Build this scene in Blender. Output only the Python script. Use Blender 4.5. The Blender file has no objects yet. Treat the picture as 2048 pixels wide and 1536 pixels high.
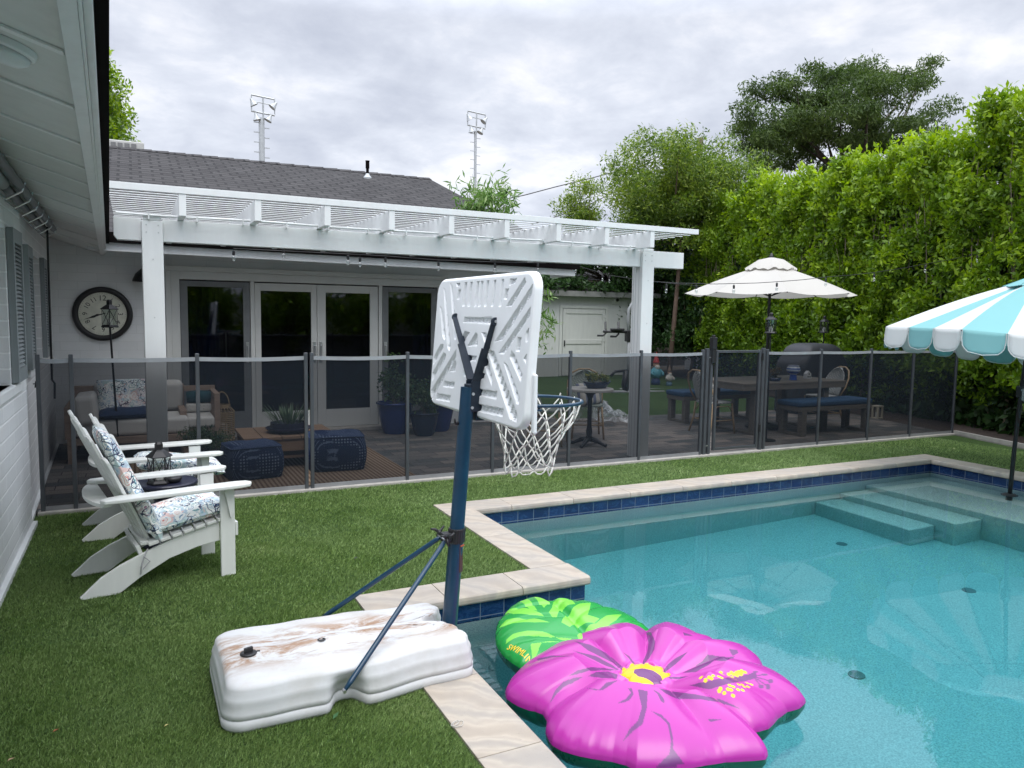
import bpy, bmesh, math, random
import numpy as np
from mathutils import Vector, Matrix
random.seed(7); RNG = np.random.default_rng(7)
SC = bpy.context.scene; COL = SC.collection
# ---------------------------------------------------------------- camera
H = 1.61; FPX = 1508.68
CX, CY = 1024.0, 768.0
_A = np.array([4060-CX, -(680-CY), -FPX]); _A /= np.linalg.norm(_A)
_B = np.array([270-CX, -(620-CY), -FPX]); _B /= np.linalg.norm(_B)
RM = np.stack([_A, _B, np.cross(_A, _B)])
cd = bpy.data.cameras.new('camera'); cam = bpy.data.objects.new('camera', cd); COL.objects.link(cam)
cd.sensor_width = 36; cd.lens = FPX/2048*36; cd.clip_start = 0.05; cd.clip_end = 2000
m = Matrix([list(RM[0])+[0], list(RM[1])+[0], list(RM[2])+[H], [0, 0, 0, 1]])
cam.matrix_world = m; SC.camera = cam
# ---------------------------------------------------------------- render / exposure
SC.view_settings.view_transform = 'Standard'; SC.view_settings.look = 'None'
SC.view_settings.exposure = 0.56; SC.view_settings.gamma = 1.0
SC.cycles.max_bounces = 10; SC.cycles.transparent_max_bounces = 24
SC.cycles.transmission_bounces = 8; SC.cycles.diffuse_bounces = 4; SC.cycles.glossy_bounces = 4
# ---------------------------------------------------------------- world: overcast sky
SUN_EL, SUN_AZ = math.radians(64), math.radians(185)   # azimuth of the sun measured from +Y clockwise
w = bpy.data.worlds.new('World'); SC.world = w; w.use_nodes = True
nt = w.node_tree; N = nt.nodes; L = nt.links; N.clear()
out = N.new('ShaderNodeOutputWorld'); bg = N.new('ShaderNodeBackground'); bg.inputs[1].default_value = 0.1
sky = N.new('ShaderNodeTexSky'); sky.sky_type = 'NISHITA'; sky.sun_disc = False
sky.sun_elevation = SUN_EL; sky.sun_rotation = SUN_AZ; sky.dust_density = 3
tc = N.new('ShaderNodeTexCoord'); sep = N.new('ShaderNodeSeparateXYZ'); L.new(tc.outputs['Generated'], sep.inputs[0])
def wm(op, a, b=None, c=None):
    n = N.new('ShaderNodeMath'); n.operation = op
    for i, v in enumerate((a, b, c)):
        if v is None: continue
        if isinstance(v, (int, float)): n.inputs[i].default_value = v
        else: L.new(v, n.inputs[i])
    return n.outputs[0]
zc = wm('MAXIMUM', sep.outputs[2], 0.0); zp = wm('ADD', zc, 0.24)
cmb = N.new('ShaderNodeCombineXYZ'); L.new(wm('DIVIDE', sep.outputs[0], zp), cmb.inputs[0]); L.new(wm('DIVIDE', sep.outputs[1], zp), cmb.inputs[1])
def wnoise(scale, detail, rough, dist):
    n = N.new('ShaderNodeTexNoise'); n.inputs['Scale'].default_value = scale; n.inputs['Detail'].default_value = detail
    n.inputs['Roughness'].default_value = rough; n.inputs['Distortion'].default_value = dist
    L.new(cmb.outputs[0], n.inputs['Vector']); return n.outputs[0]
def wramp(inp, stops):
    r = N.new('ShaderNodeValToRGB'); L.new(inp, r.inputs[0]); e = r.color_ramp.elements
    while len(e) < len(stops): e.new(0.5)
    for i, (p, c) in enumerate(stops): e[i].position = p; e[i].color = (*c, 1)
    return r.outputs[0]
n1 = wnoise(1.5, 8, 0.55, 0.35); n2 = wnoise(4.6, 7, 0.6, 0.25)
nm = wm('ADD', wm('MULTIPLY', n1, 0.62), wm('MULTIPLY', n2, 0.38))
cl = wramp(nm, [(0.36, (0.47, 0.51, 0.605)), (0.455, (0.56, 0.60, 0.69)), (0.53, (0.65, 0.69, 0.775)), (0.63, (0.86, 0.87, 0.91))])
br = wramp(zc, [(0.0, (0.98, 0.98, 0.965)), (0.10, (0.88, 0.88, 0.88)), (0.35, (0.80, 0.80, 0.81)), (0.46, (1.75, 1.75, 1.75)), (0.62, (2.5, 2.5, 2.5)), (1.0, (2.7, 2.7, 2.7))])
def wmix(kind, fac, a, b):
    n = N.new('ShaderNodeMix'); n.data_type = 'RGBA'; n.blend_type = kind
    if isinstance(fac, (int, float)): n.inputs[0].default_value = fac
    else: L.new(fac, n.inputs[0])
    for s, v in ((n.inputs[6], a), (n.inputs[7], b)):
        if isinstance(v, tuple): s.default_value = (*v, 1)
        else: L.new(v, s)
    return n.outputs[2]
c2 = wmix('MULTIPLY', 1.0, cl, br); c3 = wmix('MULTIPLY', 1.0, c2, (10.0, 10.0, 10.0))
gap = wramp(wnoise(0.9, 5, 0.6, 0.4), [(0.0, (0, 0, 0)), (0.66, (0, 0, 0)), (0.74, (0.7, 0.7, 0.7))])
c4 = wmix('MIX', gap, c3, sky.outputs[0])
L.new(c4, bg.inputs[0]); L.new(bg.outputs[0], out.inputs[0])
sd = bpy.data.lights.new('sun', 'SUN'); sd.energy = 1.4; sd.angle = math.radians(42); sd.color = (1.0, 0.965, 0.91)
so = bpy.data.objects.new('sun', sd); COL.objects.link(so)
sdir = Vector((math.sin(SUN_AZ)*math.cos(SUN_EL), math.cos(SUN_AZ)*math.cos(SUN_EL), math.sin(SUN_EL)))
so.rotation_euler = (-sdir).to_track_quat('-Z', 'Y').to_euler()
# ---------------------------------------------------------------- survey helpers: a sighted point on a known real plane
def ray(px, py): return RM @ np.array([px-CX, -(py-CY), -FPX])
CP = np.array([0, 0, H])
def ZP(px, py, z=0.0): d = ray(px, py); return CP+d*((z-H)/d[2])
def YP(px, py, y): d = ray(px, py); return CP+d*(y/d[1])
def XP(px, py, x): d = ray(px, py); return CP+d*(x/d[0])
# ---------------------------------------------------------------- object helpers
def tag(o, label=None, cat=None, group=None, kind=None):
    if label: o['label'] = label
    if cat: o['category'] = cat
    if group: o['group'] = group
    if kind: o['kind'] = kind
    return o
def thing(name, label, cat, loc=(0, 0, 0), rotz=0.0, group=None):
    o = bpy.data.objects.new(name, None); COL.objects.link(o); o.location = loc; o.rotation_euler = (0, 0, rotz)
    o.empty_display_size = 0.1
    o['_m'] = 0; del o['_m']
    return tag(o, label, cat, group)
def rootm(o):
    while o.parent: o = o.parent
    return Matrix.Translation(o.location) @ o.rotation_euler.to_matrix().to_4x4()
class MB:
    def __init__(s): s.v = []; s.f = []; s.M = Matrix.Identity(4)
    def add(s, vs, fs):
        b = len(s.v)
        s.v += [tuple(s.M @ Vector(p)) for p in vs]; s.f += [tuple(i+b for i in f) for f in fs]; return s
    def box(s, x0, x1, y0, y1, z0, z1):
        vs = [(x, y, z) for z in (z0, z1) for y in (y0, y1) for x in (x0, x1)]
        return s.add(vs, [(0, 2, 3, 1), (4, 5, 7, 6), (0, 1, 5, 4), (2, 6, 7, 3), (0, 4, 6, 2), (1, 3, 7, 5)])
    def obox(s, c, size, R=None):
        R = R or Matrix.Identity(4); M0 = s.M; s.M = M0 @ Matrix.Translation(c) @ R
        a, b, d = size[0]/2, size[1]/2, size[2]/2; s.box(-a, a, -b, b, -d, d); s.M = M0; return s
    def beam(s, p0, p1, wd, ht, up=(0, 0, 1)):
        p0 = Vector(p0); p1 = Vector(p1); d = p1-p0; l = d.length; d.normalize(); u = Vector(up)
        sx = d.cross(u)
        if sx.length < 1e-4: sx = d.cross(Vector((0, 1, 0)))
        sx.normalize(); uz = sx.cross(d)
        R = Matrix((sx, d, uz)).transposed().to_4x4()
        return s.obox((p0+p1)/2, (wd, l, ht), R)
    def tube(s, pts, r, n=8, closed=False, caps=True):
        P = [Vector(p) for p in pts]; k = len(P); rs = r if isinstance(r, (list, tuple)) else [r]*k
        vs = []; prev = None
        for i, p in enumerate(P):
            if closed: t = P[(i+1) % k]-P[i-1]
            else: t = P[min(i+1, k-1)]-P[max(i-1, 0)]
            t.normalize()
            if prev is None:
                a = Vector((0, 0, 1)) if abs(t.z) < 0.9 else Vector((1, 0, 0))
                u = t.cross(a).normalized()
            else:
                u = prev-t*prev.dot(t)
                u = u.normalized() if u.length > 1e-6 else t.orthogonal().normalized()
            prev = u; v = t.cross(u)
            for j in range(n):
                q = 2*math.pi*j/n; vs.append(p+(u*math.cos(q)+v*math.sin(q))*rs[i])
        fs = []
        for i in range(k if closed else k-1):
            for j in range(n):
                a = i*n+j; b = i*n+(j+1) % n; i2 = (i+1) % k
                fs.append((a, b, i2*n+(j+1) % n, i2*n+j))
        if not closed and caps: fs.append(tuple(range(n-1, -1, -1))); fs.append(tuple((k-1)*n+j for j in range(n)))
        return s.add(vs, fs)
    def cyl(s, p0, p1, r0, r1=None, n=20): return s.tube([p0, p1], [r0, r0 if r1 is None else r1], n)
    def lathe(s, prof, c=(0, 0, 0), n=32, cap=True):
        vs = [(c[0]+r*math.cos(2*math.pi*j/n), c[1]+r*math.sin(2*math.pi*j/n), c[2]+z) for r, z in prof for j in range(n)]
        fs = [(i*n+j, i*n+(j+1) % n, (i+1)*n+(j+1) % n, (i+1)*n+j) for i in range(len(prof)-1) for j in range(n)]
        if cap:
            fs.append(tuple(range(n-1, -1, -1))); fs.append(tuple((len(prof)-1)*n+j for j in range(n)))
        return s.add(vs, fs)
    def prism(s, poly, f0, f1):
        """poly: 2d points; f0,f1 map a 2d point to the two 3d faces"""
        k = len(poly); vs = [f0(*p) for p in poly]+[f1(*p) for p in poly]
        return s.add(vs, [tuple(range(k-1, -1, -1)), tuple(range(k, 2*k))]+[(i, (i+1) % k, k+(i+1) % k, k+i) for i in range(k)])
    def grid(s, fn, nu, nv, u0=0, u1=1, v0=0, v1=1, closeu=False):
        vs = [fn(u0+(u1-u0)*i/nu, v0+(v1-v0)*j/nv) for j in range(nv+1) for i in range(nu+(0 if closeu else 1))]
        W = nu if closeu else nu+1; fs = []
        for j in range(nv):
            for i in range(nu):
                a = j*W+i; b = j*W+(i+1) % W; fs.append((a, b, b+W, a+W))
        return s.add(vs, fs)
    def build(s, name, mat, parent=None, world=True, smooth=False, bevel=0.0, seg=2, label=None, solid=0.0, recalc=True, sub=0):
        me = bpy.data.meshes.new(name); vs = s.v
        if parent is not None and world:
            Mi = rootm(parent).inverted(); vs = [tuple(Mi @ Vector(p)) for p in vs]
        me.from_pydata(vs, [], s.f)
        if recalc:
            bm = bmesh.new(); bm.from_mesh(me); bmesh.ops.recalc_face_normals(bm, faces=bm.faces); bm.to_mesh(me); bm.free()
        me.materials.append(mat); me.update()
        o = bpy.data.objects.new(name, me); COL.objects.link(o)
        if parent is not None: o.parent = parent
        if smooth:
            for p in me.polygons: p.use_smooth = True
        if solid: md = o.modifiers.new('solid', 'SOLIDIFY'); md.thickness = solid; md.offset = 0
        if bevel: md = o.modifiers.new('bevel', 'BEVEL'); md.width = bevel; md.segments = seg; md.limit_method = 'ANGLE'; md.angle_limit = 0.6
        if sub: md = o.modifiers.new('sub', 'SUBSURF'); md.levels = sub; md.render_levels = sub
        if label: o['label'] = label
        return o
def auto_smooth(o, ang=0.6):
    me = o.data; bm = bmesh.new(); bm.from_mesh(me)
    for f in bm.faces: f.smooth = True
    for e in bm.edges:
        if len(e.link_faces) == 2 and e.calc_face_angle(0) > ang: e.smooth = False
    bm.to_mesh(me); bm.free(); return o
def copy_tree(o, parent=None):
    c = o.copy(); COL.objects.link(c); c.parent = parent
    for ch in list(KIDS(o)): copy_tree(ch, c)
    return c
def KIDS(o): return [x for x in bpy.data.objects if x.parent == o]
def catenary(p0, p1, sag, n=24):
    p0 = np.array(p0, float); p1 = np.array(p1, float)
    return [tuple(p0+(p1-p0)*t-np.array([0, 0, sag*4*t*(1-t)])) for t in np.linspace(0, 1, n+1)]
# ---------------------------------------------------------------- materials
class NT:
    def __init__(s, name):
        s.m = bpy.data.materials.new(name); s.m.use_nodes = True; s.t = s.m.node_tree; s.N = s.t.nodes; s.L = s.t.links
        s.b = s.N['Principled BSDF']; s.tc = s.N.new('ShaderNodeTexCoord'); s.out = s.N['Material Output']
    def set(s, sock, v):
        if isinstance(v, (int, float)): sock.default_value = v
        elif isinstance(v, tuple): sock.default_value = (*v, 1) if (len(v) == 3 and len(sock.default_value) == 4) else v
        else: s.L.new(v, sock)
    def math(s, op, a, b=None, c=None):
        n = s.N.new('ShaderNodeMath'); n.operation = op
        for i, v in enumerate((a, b, c)):
            if v is not None: s.set(n.inputs[i], v)
        return n.outputs[0]
    def map(s, scale=(1, 1, 1), rot=(0, 0, 0), loc=(0, 0, 0), src=None):
        n = s.N.new('ShaderNodeMapping'); n.inputs['Scale'].default_value = scale; n.inputs['Rotation'].default_value = rot; n.inputs['Location'].default_value = loc
        s.L.new(src or s.tc.outputs['Object'], n.inputs[0]); return n.outputs[0]
    def noise(s, scale, detail=4, rough=0.5, dist=0.0, vec=None, col=False):
        n = s.N.new('ShaderNodeTexNoise'); n.inputs['Scale'].default_value = scale; n.inputs['Detail'].default_value = detail
        n.inputs['Roughness'].default_value = rough; n.inputs['Distortion'].default_value = dist
        s.L.new(vec or s.tc.outputs['Object'], n.inputs['Vector']); return n.outputs[1 if col else 0]
    def vor(s, scale, vec=None, feat='F1', outp='Distance', rnd=1.0):
        n = s.N.new('ShaderNodeTexVoronoi'); n.feature = feat; n.inputs['Scale'].default_value = scale; n.inputs['Randomness'].default_value = rnd
        s.L.new(vec or s.tc.outputs['Object'], n.inputs['Vector']); return n.outputs[outp]
    def wave(s, scale, dist=0, det=2, vec=None, dscale=1.0, dir='X', prof='SIN'):
        n = s.N.new('ShaderNodeTexWave'); n.bands_direction = dir; n.wave_profile = prof; n.inputs['Scale'].default_value = scale
        n.inputs['Distortion'].default_value = dist; n.inputs['Detail'].default_value = det; n.inputs['Detail Scale'].default_value = dscale
        s.L.new(vec or s.tc.outputs['Object'], n.inputs['Vector']); return n.outputs[1]
    def brick(s, c1, c2, mc, vec, w, h, mortar, off=0.5, smooth=0.1, bias=0.0):
        n = s.N.new('ShaderNodeTexBrick'); n.offset = off; n.squash = 1.0
        for k, v in (('Color1', c1), ('Color2', c2), ('Mortar', mc)): s.set(n.inputs[k], v)
        n.inputs['Scale'].default_value = 1.0; n.inputs['Brick Width'].default_value = w; n.inputs['Row Height'].default_value = h
        n.inputs['Mortar Size'].default_value = mortar; n.inputs['Mortar Smooth'].default_value = smooth; n.inputs['Bias'].default_value = bias
        s.L.new(vec, n.inputs['Vector']); return n.outputs[0], n.outputs[1]
    def ramp(s, inp, stops, const=False):
        r = s.N.new('ShaderNodeValToRGB'); s.L.new(inp, r.inputs[0]); e = r.color_ramp.elements
        if const: r.color_ramp.interpolation = 'CONSTANT'
        while len(e) < len(stops): e.new(0.5)
        for i, (p, c) in enumerate(stops): e[i].position = p; e[i].color = (*c, 1) if isinstance(c, tuple) else (c, c, c, 1)
        return r.outputs[0]
    def mix(s, fac, a, b, kind='MIX'):
        n = s.N.new('ShaderNodeMix'); n.data_type = 'RGBA'; n.blend_type = kind
        s.set(n.inputs[0], fac); s.set(n.inputs[6], a); s.set(n.inputs[7], b); return n.outputs[2]
    def bump(s, h, strength=0.3, dist=0.01, normal=None):
        n = s.N.new('ShaderNodeBump'); n.inputs['Strength'].default_value = strength; n.inputs['Distance'].default_value = dist
        s.set(n.inputs['Height'], h)
        if normal is not None: s.L.new(normal, n.inputs['Normal'])
        s.L.new(n.outputs[0], s.b.inputs['Normal']); return n.outputs[0]
    def xy(s, kind):
        sp = s.N.new('ShaderNodeSeparateXYZ'); s.L.new(s.tc.outputs['Object'], sp.inputs[0]); c = s.N.new('ShaderNodeCombineXYZ')
        if kind == 'wall':
            s.L.new(s.math('ADD', sp.outputs[0], sp.outputs[1]), c.inputs[0]); s.L.new(sp.outputs[2], c.inputs[1])
        return c.outputs[0]
    def fin(s, col=None, rough=0.5, metal=0.0, spec=0.5, **k):
        if col is not None: s.set(s.b.inputs['Base Color'], col)
        s.set(s.b.inputs['Roughness'], rough); s.set(s.b.inputs['Metallic'], metal); s.set(s.b.inputs['Specular IOR Level'], spec)
        for a, v in k.items(): s.set(s.b.inputs[a], v)
        return s.m
def pbr(name, col, rough=0.5, metal=0.0, var=0.12, vs=6.0, bump=0.0, bs=60.0, spec=0.5, dirt=0.0, **k):
    n = NT(name); f = n.noise(vs, 5, 0.6)
    c = n.mix(n.ramp(f, [(0.3, 0.0), (0.7, 1.0)]), tuple(x*(1-var) for x in col), tuple(min(1, x*(1+var)) for x in col))
    if dirt: c = n.mix(n.math('MULTIPLY', n.ramp(n.noise(vs*2.3, 6, 0.7), [(0.5, 0.0), (0.75, 1.0)]), dirt), c, tuple(x*0.55 for x in col))
    if bump: n.bump(n.noise(bs, 4, 0.6), bump, 0.004)
    return n.fin(c, n.math('ADD', n.math('MULTIPLY', f, 0.15), rough-0.07), metal, spec, **k)
# ================================================================ materials
def m_siding(name='painted_block', mc=(0.82, 0.83, 0.83), ms=0.0075, bs=0.55):
    n = NT(name); v = n.xy('wall')
    c, f = n.brick((0.70, 0.71, 0.71), (0.65, 0.665, 0.67), mc, v, 0.405, 0.102, ms, 0.5, 0.35)
    c = n.mix(n.math('MULTIPLY', n.ramp(n.noise(2.2, 6, 0.65), [(0.45, 0.0), (0.8, 1.0)]), 0.25), c, (0.42, 0.43, 0.40))
    h = n.math('ADD', n.math('MULTIPLY', f, -1.0), n.math('MULTIPLY', n.noise(70, 4, 0.6), 0.35))
    n.bump(h, bs, 0.006); return n.fin(c, 0.62, spec=0.35)
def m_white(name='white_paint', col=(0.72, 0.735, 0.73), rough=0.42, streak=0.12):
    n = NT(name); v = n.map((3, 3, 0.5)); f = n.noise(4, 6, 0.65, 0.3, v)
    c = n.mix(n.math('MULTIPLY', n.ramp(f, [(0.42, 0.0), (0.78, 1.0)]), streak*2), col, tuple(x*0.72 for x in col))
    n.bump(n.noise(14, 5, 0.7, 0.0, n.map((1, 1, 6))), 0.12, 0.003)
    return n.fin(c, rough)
def m_shingle():
    n = NT('asphalt_shingle'); sp = n.map((1, 1, 1))
    c, f = n.brick((0.064, 0.061, 0.061), (0.037, 0.035, 0.036), (0.004, 0.004, 0.005), sp, 0.31, 0.19, 0.022, 0.43, 0.10)  # near-black joints put the shadow lines of the shingle rows into the colour
    c2, f2 = n.brick((1.0, 1.0, 1.0), (0.72, 0.70, 0.70), (1, 1, 1), n.map((1, 1, 1), loc=(0.13, 0.0, 0)), 0.155, 0.19, 0.0, 0.3)
    c = n.mix(1.0, c, c2, 'MULTIPLY'); c = n.mix(n.math('MULTIPLY', n.noise(160, 3, 0.6), 0.4), c, (0.068, 0.065, 0.065))
    c = n.mix(n.math('MULTIPLY', n.ramp(n.noise(0.9, 5, 0.6), [(0.4, 0.0), (0.7, 1.0)]), 0.25), c, (0.066, 0.063, 0.063))
    n.bump(n.math('ADD', n.math('MULTIPLY', f, -1.0), n.math('MULTIPLY', n.noise(220, 2), 0.3)), 0.9, 0.012)
    return n.fin(c, 0.9, spec=0.2)
def m_travertine():
    n = NT('travertine'); sl = n.N.new('ShaderNodeObjectInfo')
    at = n.N.new('ShaderNodeAttribute'); at.attribute_name = 'slab'
    ofs = n.N.new('ShaderNodeVectorMath'); ofs.operation = 'ADD'; n.L.new(n.tc.outputs['Object'], ofs.inputs[0]); 
    mul = n.N.new('ShaderNodeVectorMath'); mul.operation = 'SCALE'; n.L.new(at.outputs['Color'], mul.inputs[0]); mul.inputs[3].default_value = 9.0
    n.L.new(mul.outputs[0], ofs.inputs[1]); v = ofs.outputs[0]
    v = n.map((1, 1, 1), rot=(0, 0, .35), src=v); wv = n.wave(1.1, 16.0, 5, v, 0.8, 'Y'); wv2 = n.wave(4.0, 22.0, 5, v, 0.9, 'Y')
    c = n.ramp(wv, [(0.0, (0.36, 0.31, 0.255)), (0.35, (0.44, 0.38, 0.31)), (0.6, (0.40, 0.35, 0.295)), (0.8, (0.45, 0.395, 0.325)), (1.0, (0.345, 0.31, 0.27))])
    c = n.mix(n.math('MULTIPLY', wv2, 0.16), c, (0.27, 0.235, 0.20))
    c = n.mix(n.math('MULTIPLY', n.ramp(n.noise(3.0, 5, 0.6, 0, v), [(0.42, 0.0), (0.66, 1.0)]), 0.5), c, (0.30, 0.28, 0.26))
    pits = n.ramp(n.noise(55, 4, 0.7, 0, n.map((1, 2.4, 1), src=v)), [(0.62, 0.0), (0.70, 1.0)])
    c = n.mix(n.math('MULTIPLY', pits, 0.45), c, (0.24, 0.215, 0.19))
    n.bump(n.math('MULTIPLY', pits, -1.0), 0.35, 0.004); return n.fin(c, 0.58, spec=0.35)
def m_pooltile():
    n = NT('navy_pool_tile'); v = n.xy('wall')
    v = n.map((1, 1, 1), loc=(0.02, 0.134, 0), src=v)
    c, f = n.brick((0.004, 0.016, 0.070), (0.009, 0.032, 0.115), (0.20, 0.24, 0.28), v, 0.1525, 0.1525, 0.0028, 0.0, 0.15)
    vein = n.ramp(n.noise(9, 8, 0.7, 2.0, n.map((1, 1, 1.6))), [(0.5, 0.0), (0.56, 1.0), (0.62, 0.0)])
    c = n.mix(n.math('MULTIPLY', vein, 0.35), c, (0.05, 0.13, 0.30))
    c = n.mix(n.math('MULTIPLY', n.noise(2.4, 3), 0.5), c, (0.006, 0.02, 0.075))
    n.bump(n.math('MULTIPLY', f, -1.0), 0.5, 0.003); return n.fin(c, 0.16, spec=0.6)
def m_plaster():
    n = NT('pebble_plaster'); p = n.noise(95, 3, 0.7); q = n.noise(2.5, 4, 0.6)
    c = n.mix(n.ramp(p, [(0.35, 0.0), (0.66, 1.0)]), (0.30, 0.335, 0.32), (0.60, 0.63, 0.57))
    c = n.mix(n.math('MULTIPLY', q, 0.35), c, (0.26, 0.33, 0.32)); return n.fin(c, 0.8, spec=0.2)
def m_water():
    n = NT('pool_water'); n.N.remove(n.b)
    g = n.N.new('ShaderNodeBsdfGlass'); g.inputs['IOR'].default_value = 1.333; g.inputs['Roughness'].default_value = 0.0
    g.inputs['Color'].default_value = (0.97, 1, 1, 1)
    b = n.N.new('ShaderNodeBump'); b.inputs['Strength'].default_value = 0.13; b.inputs['Distance'].default_value = 0.01
    area = n.ramp(n.noise(0.55, 3, 0.5, 0.4), [(0.42, 0.10), (0.62, 1.0)])
    h = n.math('ADD', n.math('MULTIPLY', n.noise(2.2, 2, 0.4, 0.3), 0.8), n.math('MULTIPLY', n.noise(13, 3, 0.5, 0.8), 0.13))
    n.L.new(n.math('MULTIPLY', h, area), b.inputs['Height']); n.L.new(b.outputs[0], g.inputs['Normal'])
    va = n.N.new('ShaderNodeVolumeAbsorption'); va.inputs['Color'].default_value = (0.12, 0.82, 0.915, 1); va.inputs['Density'].default_value = 0.62
    n.L.new(g.outputs[0], n.out.inputs['Surface']); n.L.new(va.outputs[0], n.out.inputs['Volume']); return n.m
def m_turf():
    n = NT('turf'); f = n.noise(1.3, 5, 0.65, 0.5); g = n.noise(140, 3, 0.7); p = n.noise(5.0, 5, 0.7)
    c = n.mix(n.ramp(f, [(0.35, 0.0), (0.65, 1.0)]), (0.058, 0.112, 0.030), (0.098, 0.170, 0.048))
    c = n.mix(n.ramp(g, [(0.35, 0.0), (0.7, 1.0)]), tuple((0.016, 0.032, 0.012)), c)
    c = n.mix(n.math('MULTIPLY', p, 0.3), c, (0.06, 0.085, 0.03)); n.bump(g, 0.6, 0.012); return n.fin(c, 0.95, spec=0.1)
def m_blade():
    n = NT('turf_blade'); a = n.N.new('ShaderNodeAttribute'); a.attribute_name = 'rnd'
    f = n.noise(1.1, 5, 0.65, 0.6); p = n.noise(0.8, 5, 0.65, 0.6); fac = n.math('ADD', n.math('MULTIPLY', f, 0.9), n.math('MULTIPLY', a.outputs['Fac'], 0.30))
    c = n.ramp(fac, [(0.22, (0.070, 0.130, 0.030)), (0.5, (0.135, 0.225, 0.054)), (0.7, (0.210, 0.310, 0.094)), (0.92, (0.33, 0.40, 0.18))])
    c = n.mix(n.ramp(p, [(0.42, 0.0), (0.58, 0.7)]), c, (0.215, 0.31, 0.112))
    return n.fin(c, 0.5, spec=0.3)
def m_paver():
    n = NT('patio_paver'); v = n.map((1, 1, 1))
    c, f = n.brick((0.24, 0.205, 0.185), (0.065, 0.076, 0.080), (0.015, 0.014, 0.014), v, 0.34, 0.17, 0.005, 0.37, 0.2)
    c2, _ = n.brick((1, 0.96, 0.92), (0.72, 0.75, 0.76), (1, 1, 1), n.map((1, 1, 1), loc=(0.4, 0.51, 0)), 0.34, 0.17, 0.0, 0.37)
    c = n.mix(1.0, c, c2, 'MULTIPLY'); c = n.mix(n.math('MULTIPLY', n.noise(60, 4, 0.7), 0.35), c, (0.16, 0.15, 0.14))
    n.bump(n.math('MULTIPLY', f, -1.0), 0.6, 0.006); return n.fin(c, 0.75, spec=0.3)
def m_mesh():
    n = NT('fence_mesh'); n.N.remove(n.b)
    t = n.N.new('ShaderNodeBsdfTransparent'); t.inputs[0].default_value = (1, 1, 1, 1)
    d = n.N.new('ShaderNodeBsdfDiffuse'); d.inputs[0].default_value = (0.016, 0.020, 0.026, 1)
    x = n.N.new('ShaderNodeMixShader'); x.inputs[0].default_value = 0.71
    n.L.new(t.outputs[0], x.inputs[1]); n.L.new(d.outputs[0], x.inputs[2]); n.L.new(x.outputs[0], n.out.inputs['Surface']); return n.m
def m_wood(name, c1, c2, sc=(1, 12, 12), rough=0.6):
    n = NT(name); v = n.map(sc); f = n.noise(2.2, 7, 0.65, 0.6, v)
    c = n.mix(n.ramp(f, [(0.3, 0.0), (0.7, 1.0)]), c1, c2); n.bump(f, 0.2, 0.003); return n.fin(c, rough, spec=0.3)
def m_floral(scale=15.0):
    n = NT('paisley_fabric'); nz = n.N.new('ShaderNodeVectorMath'); nz.operation = 'MULTIPLY_ADD'
    n.L.new(n.noise(7, 3, 0.5, 0, col=True), nz.inputs[0]); nz.inputs[1].default_value = (0.16, 0.16, 0.16); n.L.new(n.tc.outputs['Object'], nz.inputs[2])
    v = nz.outputs[0]; d = n.vor(scale, v); cc = n.vor(scale, v, outp='Color'); W = (0.80, 0.81, 0.77)
    rings = n.ramp(d, [(0.0, 0.9), (0.10, 0.05), (0.15, 0.9), (0.22, 0.0), (0.29, 0.5), (0.34, 0.0), (0.42, 0.8), (0.47, 0.0), (0.64, 0.5)], True)
    sp = n.N.new('ShaderNodeSeparateColor'); n.L.new(cc, sp.inputs[0])
    ink = n.ramp(sp.outputs[0], [(0.0, (0.08, 0.22, 0.40)), (0.22, (0.05, 0.28, 0.30)), (0.44, (0.62, 0.22, 0.18)), (0.58, (0.14, 0.32, 0.52)), (0.74, (0.28, 0.48, 0.58)), (0.92, (0.40, 0.20, 0.30))], True)
    c = n.mix(rings, W, ink)
    d2 = n.vor(scale*2.4, v, 'F1'); navy = n.ramp(n.vor(scale*1.7, v, 'DISTANCE_TO_EDGE'), [(0.0, 1.0), (0.055, 0.0)], True)
    c = n.mix(n.math('MULTIPLY', navy, n.ramp(n.noise(9, 3), [(0.46, 0.0), (0.50, 0.95)])), c, (0.03, 0.035, 0.09))
    dots = n.ramp(d2, [(0.0, 1.0), (0.2, 0.0)], True); c = n.mix(n.math('MULTIPLY', dots, 0.6), c, (0.16, 0.36, 0.52))
    n.bump(n.noise(260, 2), 0.2, 0.002); return n.fin(c, 0.85, spec=0.2)
def m_leaf(name, dark, mid, light, trans=0.35, cs=2.2, rough=0.45):
    n = NT(name); a = n.N.new('ShaderNodeAttribute'); a.attribute_name = 'rnd'
    f = n.noise(cs, 4, 0.6); fac = n.math('ADD', n.math('MULTIPLY', n.ramp(f, [(0.3, 0.0), (0.7, 1.0)]), 0.5), n.math('MULTIPLY', a.outputs['Fac'], 0.5))
    c = n.ramp(fac, [(0.12, dark), (0.5, mid), (0.88, light)])
    n.fin(c, rough, spec=0.4); tr = n.N.new('ShaderNodeBsdfTranslucent')
    hs = n.N.new('ShaderNodeHueSaturation'); hs.inputs['Value'].default_value = 1.5; hs.inputs['Saturation'].default_value = 1.1; n.L.new(c, hs.inputs['Color'])
    n.L.new(hs.outputs[0], tr.inputs[0]); x = n.N.new('ShaderNodeMixShader'); x.inputs[0].default_value = trans
    n.L.new(n.b.outputs[0], x.inputs[1]); n.L.new(tr.outputs[0], x.inputs[2]); n.L.new(x.outputs[0], n.out.inputs['Surface']); return n.m
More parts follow.
